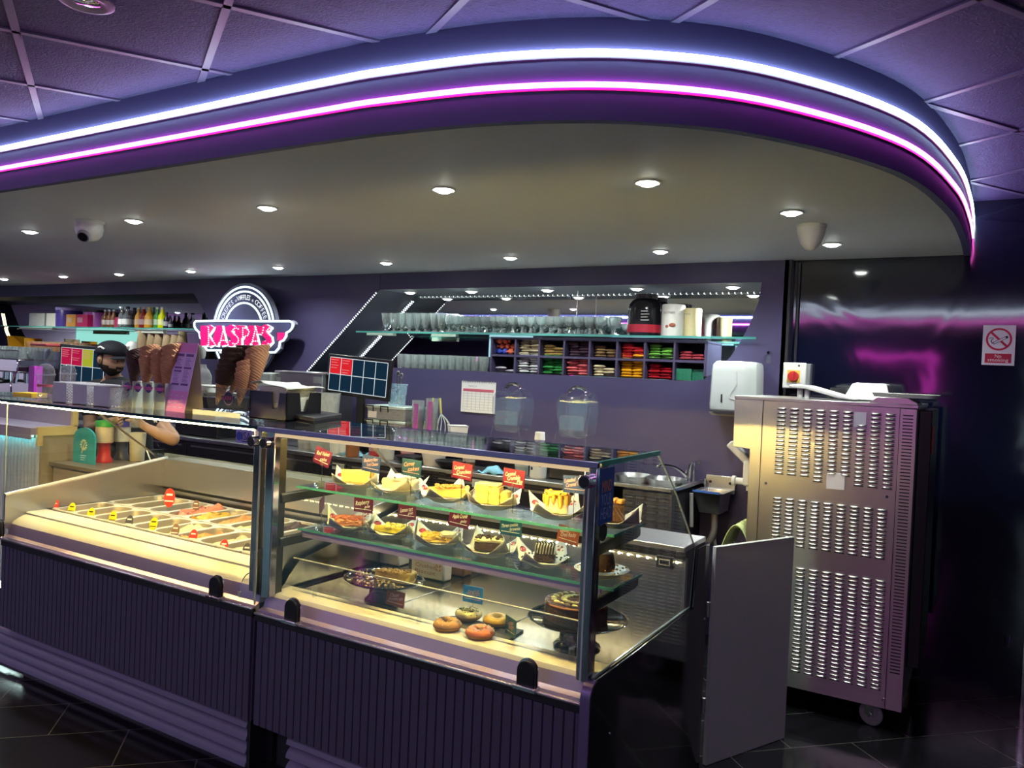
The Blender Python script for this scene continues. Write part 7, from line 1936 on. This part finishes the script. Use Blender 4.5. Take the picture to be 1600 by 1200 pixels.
for sx in (-1,1):
    m = MB(); m.T = HR; m.sphere((sx*.030,-.0815,.008),.0115,nu=12,nv=8); e_ = m.build('eye', mat('eye white',(.45,.42,.40),.3), man)
    m = MB(); m.T = HR; m.sphere((sx*.030,-.0895,.0055),.0052,nu=10,nv=6); m.build('iris', hairm, e_)
for sx in (-1,1):
    m = MB(); m.T = HR; m.sphere((sx*.031,-.0875,.027),.021,(1,.25,.24),10,6); m.build('eyebrow', hairm, man)
# beard, moustache and side hair sit just outside the face
m = MB(); m.T = HR; vs = []; fs = []
nu, nv = 48, 24
def hairshell(test, off, name):
    m = MB(); m.T = HR; idx = {}; vs = []; fs = []
    for i in range(nv):
        for j in range(nu):
            quad = [(i,j),(i+1,j),(i+1,(j+1)%nu),(i,(j+1)%nu)]
            ph = PI*(i+.5)/nv; t = 2*PI*(j+.5)/nu
            d = Vector((math.sin(ph)*math.cos(t),math.sin(ph)*math.sin(t),math.cos(ph)))
            if not test(d): continue
            ids = []
            for (a,b) in quad:
                if (a,b) not in idx:
                    p_, t_ = PI*a/nv, 2*PI*b/nu; dd = Vector((math.sin(p_)*math.cos(t_),math.sin(p_)*math.sin(t_),math.cos(p_)))
                    k = .1*face(dd)+off; idx[(a,b)] = len(vs); vs.append((dd.x*k*.78,dd.y*k*.95,dd.z*k*1.16))
                ids.append(idx[(a,b)])
            fs.append(tuple(ids))
    m.add(vs, fs); return m.build(name, hairm, man, smooth=80)
hairshell(lambda d: d.y < .12 and d.z < -.28 and not (d.y < -.5 and abs(d.x) < .26 and -.50 < d.z < -.36) and not (d.y<-.75 and d.z>-.30) and not (d.z>-.42 and d.y<-.55 and abs(d.x)>.34), .0035, 'beard')
hairshell(lambda d: (d.y > .05 and d.z > -.45) or (abs(d.x) > .55 and d.z > -.25 and d.y > -.12 and d.z < .5), .0045, 'hair')
# cap with a curved peak
m = MB(); m.T = HR; idx = {}; vs = []
rows = 10; cols_ = 40; fs = []
for i in range(rows+1):
    ph = (PI*.5-.10)*i/rows
    for j in range(cols_):
        t = 2*PI*j/cols_; r = .118
        x = math.sin(ph)*math.cos(t)*.098; y = math.sin(ph)*math.sin(t)*.113+.004; z = .046+math.cos(ph)**.8*.085
        vs.append((x,y,z-(.018 if i==rows else 0)+(.0 if y<0 else -.010*i/rows)))
for i in range(rows):
    for j in range(cols_): fs.append((i*cols_+j,(i+1)*cols_+j,(i+1)*cols_+(j+1)%cols_,i*cols_+(j+1)%cols_))
m.add(vs, fs); cp = m.build('cap', capm, man, smooth=80, solid=.003, weld=True)
m = MB(); m.T = HR
m.grid(lambda u,v: ((u-.5)*.165*(1-.25*v*v), -.100-.055*v*(1-(2*u-1)**2*.55)+.02*(2*u-1)**2, .046-.010*v-.022*(2*u-1)**2), 14, 6)
m.build('cap_peak', capm, cp, smooth=80, solid=.004)
m = MB(); m.T = HR
for sx in (-1,1): m.tube([(sx*.092,-.03,.075),(sx*.096,.005,.085),(sx*.09,.03,.075)],.006,6)
m.sphere((.045,-.085,.10),.014,(1,.35,.8),8,6)
m.build('white_emblem', mat('white thread',(.75,.73,.70),.7), cp)
# T-shirt and trousers, a little larger than the body
T = {}
for k in ('pelvis','waist','chest','upper','shR','shL','upR','upL'):
    p_, r = N[k]; r = r if isinstance(r,tuple) else (r,r); T[k] = (p_, tuple(q*1.12+.012 for q in r))
T['hem'] = (N['pelvis'][0]+Vector((0,0,-.10)),(.185,.14)); T['collar'] = (N['neck'][0]+Vector((.005,.0,-.038)),.074)
T['slR'] = (N['shR'][0].lerp(elR,.72),.066); T['slL'] = (N['shL'][0].lerp(elL,.72),.070)
TE = [('hem','pelvis'),('pelvis','waist'),('waist','chest'),('chest','upper'),('upper','collar'),('upper','shR'),('upper','shL'),('shR','upR'),('shL','upL'),('upR','slR'),('upL','slL')]
tv, tf = skin_mesh(T, TE, 'pelvis')
ts = MB().add(tv, tf).build('t_shirt', cloth_b, man, smooth=80)
# white star and blocks printed on the shirt
def star(m, c, ux, uz, r):
    pts = [c+ux*((r if i%2==0 else r*.42)*math.sin(PI*i/5))+uz*((r if i%2==0 else r*.42)*math.cos(PI*i/5)) for i in range(10)]
    m.add([c]+pts,[(0,1+i,1+(i+1)%10) for i in range(10)])
import mathutils
from mathutils.bvhtree import BVHTree
bvh = BVHTree.FromPolygons([tuple(v) for v in tv], tf)
def on_shirt(px, py):
    d = ray(px,py).normalized(); h = bvh.ray_cast(CAMP, d, 30)
    return (h[0]-d*.004) if h[0] is not None else atY(px,py,PY-.15)
m = MB(); ux, uz = _rt, _up
star(m, on_shirt(243,657), ux, uz, .019); star(m, on_shirt(232,649), ux, uz, .010)
for px,py in ((240,668),(247,666)):
    c = on_shirt(px,py); m.add([c+ux*a+uz*b for a,b in ((-.012,-.008),(.008,-.010),(.014,.008),(-.006,.010))],[(0,1,2,3)])
m.build('shirt_print', mat('white shirt print',(.72,.72,.70),.7), ts, smooth=0, solid=.001)
P_ = {}
for k in ('pelvis','hipR','hipL','knR','knL'):
    p_, r = N[k]; r = r if isinstance(r,tuple) else (r,r); P_[k] = (p_, tuple(q*1.08+.010 for q in r))
for s_ in 'RL': P_['an'+s_] = (N['an'+s_][0]+Vector((0,0,.01)),.06)
pv, pf = skin_mesh(P_, [('pelvis','hipR'),('pelvis','hipL'),('hipR','knR'),('hipL','knL'),('knR','anR'),('knL','anL')], 'pelvis')
MB().add(pv, pf).build('trousers', mat('dark trousers',(.012,.012,.02),.85), man, smooth=80)
for s_ in 'RL':
    a = N['an'+s_][0]; b = N['toe'+s_][0]
    m = MB(); d = (b-a); an = math.atan2(d.y,d.x)
    m.at((a.x+d.x*.45,a.y+d.y*.45,.0),rz=an); m.sphere((0,0,.045),.14,(1,.38,.32),16,10); m.build('shoe', blackp, man, smooth=80)
# clear cup in his hands
t = thing('plastic_cup', 'clear plastic cup held in the hands of the man in the black cap', 'cup', cupc+Vector((0,0,-.05)))
MB().at(cupc+Vector((0,0,-.05))).lathe([(.028,0),(.031,.003),(.042,.11),(.040,.11),(.029,.006),(0,.005)], n=20).build('cup_body', MATS['clear cup'], t, smooth=50)
# ------------------------------------------------------------------ lamps and camera
def dl(x, y, z, k, label, grp, spot=True):
    t = thing('downlight', label, 'downlight', (x,y,z), group=grp)
    MB().at((x,y,z)).lathe([(.052,0),(.052,-.004),(.046,-.007),(.036,-.003),(.036,0)], n=28).build('bezel', whitep, t)
    MB().at((x,y,z)).lathe([(.035,-.0005),(.034,-.009),(.022,-.016),(0,-.018)], n=24).build('lens', emis('downlight lens', (.93,1.,.93), 22), t)
    if spot:
        li = bpy.data.lights.new('downlight_lamp','SPOT'); li.energy = k; li.spot_size = math.radians(150); li.spot_blend = .8; li.color = (.93,1.,.93); li.shadow_soft_size = .03
        lo = bpy.data.objects.new('downlight_lamp', li); COL.objects.link(lo); lo.location = (0,0,-.02); lo.parent = t
for i,x in enumerate((-.717,-1.655,-2.676,-3.715,-4.81,-5.87,-6.89,-7.8,-8.9)):
    lb = ('downlight set in the soffit close to the back wall, by the cone detector' if i == 0 else
          'downlight in the back row of the soffit, %s along from the cone detector' % ('second third fourth fifth sixth seventh eighth ninth'.split()[i-1]))
    dl(x, 4.39, SZ, 50, lb, 'downlights along the back wall')
for i,(x,y) in enumerate(((-.746,3.527),(-1.126,2.817),(-1.945,2.64),(-3.0,2.655),(-4.05,2.655),(-5.117,2.665))):
    lb = ['downlight on the curve of the soffit just in front of the cone detector','downlight at the start of the soffit curve above the cakes','large downlight in the middle of the soffit above the counters\' joint',
          'downlight in the front row over the ice cream tubs','downlight next to the dome camera, on its right','downlight next to the dome camera, on its left'][i]
    dl(x, y, SZ, 50, lb, 'downlights along the soffit front')
for i,x in enumerate((-1.42,-2.08,-2.78,-3.45,-4.05)):  # leftmost lamp is an extra, added to brighten the left-hand glasses
    dl(x, 5.1, 2.2045, 150, 'small downlight under the top of the right niche, %s from the right' % ('first second third fourth added-fifth'.split()[i]), 'downlights in the right niche')

for x,y in ((-11.7,3.2),(-11.7,2.2)): dl(x, y, SZ, 90, 'unseen downlight added to brighten the end wall in the left niche mirror', 'added downlights by the end wall')  # unseen lamps, added so the end wall shows brighter in the mirror
t = thing('light_bar', 'short white light tube low down past the left end of the ice cream counter', 'light bar', (-4.7,2.40,0))
MB().tube([(-5.1,2.44,.24),(-4.42,2.37,.24)], .016, 8).build('tube', emis('cold tube', (.72,1.,.95), 9), t)
MB().cyl((-4.5,2.38,0),(-4.5,2.38,.23),.012,n=8).build('leg', blackp, t)
MB().cyl((-5.0,2.43,0),(-5.0,2.43,.23),.012,n=8).build('leg', blackp, t)
# the far side of the shop: opposite bulkhead with its own strips, added fill windows and neon frames
struct(MB().box((FX0,-1.6,2.3),(FX1,-.75,CZ)).build('ceiling_bulkhead', fasciam))
t = thing('led_strip', 'cool white neon strip on the opposite bulkhead, seen only in reflections', 'light strip', (-3,-.74,2.5))
MB().box((FX0,-.75,2.50),(FX1,-.735,2.52)).build('diffuser', MATS['cool white led'], t)
t = thing('led_strip', 'pink neon strip on the opposite bulkhead, seen only in reflections', 'light strip', (-3,-.74,2.41))
MB().box((FX0,-.75,2.40),(FX1,-.735,2.42)).build('diffuser', MATS['pink led'], t)
def neon(x0, x1, z0, z1, y, label):
    t = thing('neon_frame', label, 'neon sign', ((x0+x1)/2,y,z0))
    MB().box((x0+.05,y-.03,z0+.05),(x1-.05,y-.01,z1-.05)).build('board', mat('pink mural board', (.3,.05,.35), .5, var=.5, vscale=6), t)
    MB().tube([(x0,y+.03,z1),(x1,y+.03,z1),(x1,y+.03,z0)], .05, 8).build('neon_tube', emis('magenta neon', (1,.06,.75), 6), t)
neon(-1.9,-.75,.9,2.12,-4.5,'magenta neon rectangle on the far wall mirrored beside the no smoking sign')
neon(-8.6,-7.6,1.2,2.1,-4.5,'magenta neon rectangle on the far wall mirrored behind the tumblers')
# unseen shop windows added behind the camera as broad fill, with a teal cast
win = MB().box((-9.8,FY0+.005,.5),(-4.2,FY0+.02,2.35)).build('fill_window_1', emis('fill window glow', (.42,.75,.82), 1.0), smooth=0); struct(win)
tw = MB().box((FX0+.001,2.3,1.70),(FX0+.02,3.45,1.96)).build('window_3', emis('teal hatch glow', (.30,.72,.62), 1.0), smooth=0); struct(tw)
win = MB().box((.6,FY0+.005,.4),(2.9,FY0+.02,2.4)).build('fill_window_2', emis('fill window glow 2', (.6,.75,.85), .8), smooth=0); struct(win)
for i,(x,y) in enumerate(((-2.306,1.338),(-1.2,-2.6),(-3.4,-2.6),(-5.6,-2.6),(1.2,-2.6),(-6.3,.6))):  # first fitting is real; the others are unseen, added for bounce light
    t = thing('ceiling_light', 'round recessed ceiling fitting in the dark tiles, at the upper left of the photo' if i==0 else 'unseen ceiling lamp added behind the camera for bounce light', 'ceiling light', (x,y,CZ), group=None if i==0 else 'added bounce lamps')
    MB().at((x,y,CZ)).lathe([(.075,0),(.075,-.006),(.06,-.010),(.045,-.004)], n=28).build('bezel', mat('grey bezel', (.25,.22,.35), .3, .5), t)
    MB().at((x,y,CZ)).lathe([(.045,-.002),(.03,-.006),(0,-.008)], n=20).build('lens', chrome if i==0 else MATS['downlight lens'], t)
    if i:
        li = bpy.data.lights.new('bounce_lamp','SPOT'); li.energy = 60; li.spot_size = math.radians(150); li.spot_blend = .8; li.color = (.9,.92,1.); li.shadow_soft_size = .08
        lo = bpy.data.objects.new('bounce_lamp', li); COL.objects.link(lo); lo.location = (0,0,-.03); lo.parent = t

wd = bpy.data.worlds.new('World'); scn.world = wd; wd.use_nodes = True
wd.node_tree.nodes['Background'].inputs['Color'].default_value = (.02,.02,.035,1)
wd.node_tree.nodes['Background'].inputs['Strength'].default_value = .3

cam = bpy.data.cameras.new('Camera'); co = bpy.data.objects.new('Camera', cam); COL.objects.link(co)
cam.sensor_fit = 'HORIZONTAL'; cam.sensor_width = 36; cam.lens = 36*FPX/1600; cam.clip_start = .02
R = Matrix((_rt, _up, -_f)).transposed()
co.matrix_world = Matrix.Translation(CAMP) @ R.to_4x4()
scn.camera = co
scn.view_settings.view_transform = 'Standard'; scn.view_settings.look = 'None'
scn.view_settings.exposure = 0.28; scn.view_settings.gamma = 1; scn.view_settings.use_curve_mapping = False
cy = scn.cycles
cy.use_denoising = True
cy.max_bounces = 12; cy.diffuse_bounces = 3; cy.glossy_bounces = 5; cy.transmission_bounces = 12; cy.transparent_max_bounces = 40
cy.caustics_reflective = False; cy.caustics_refractive = False
cy.sample_clamp_indirect = 6; cy.blur_glossy = .5
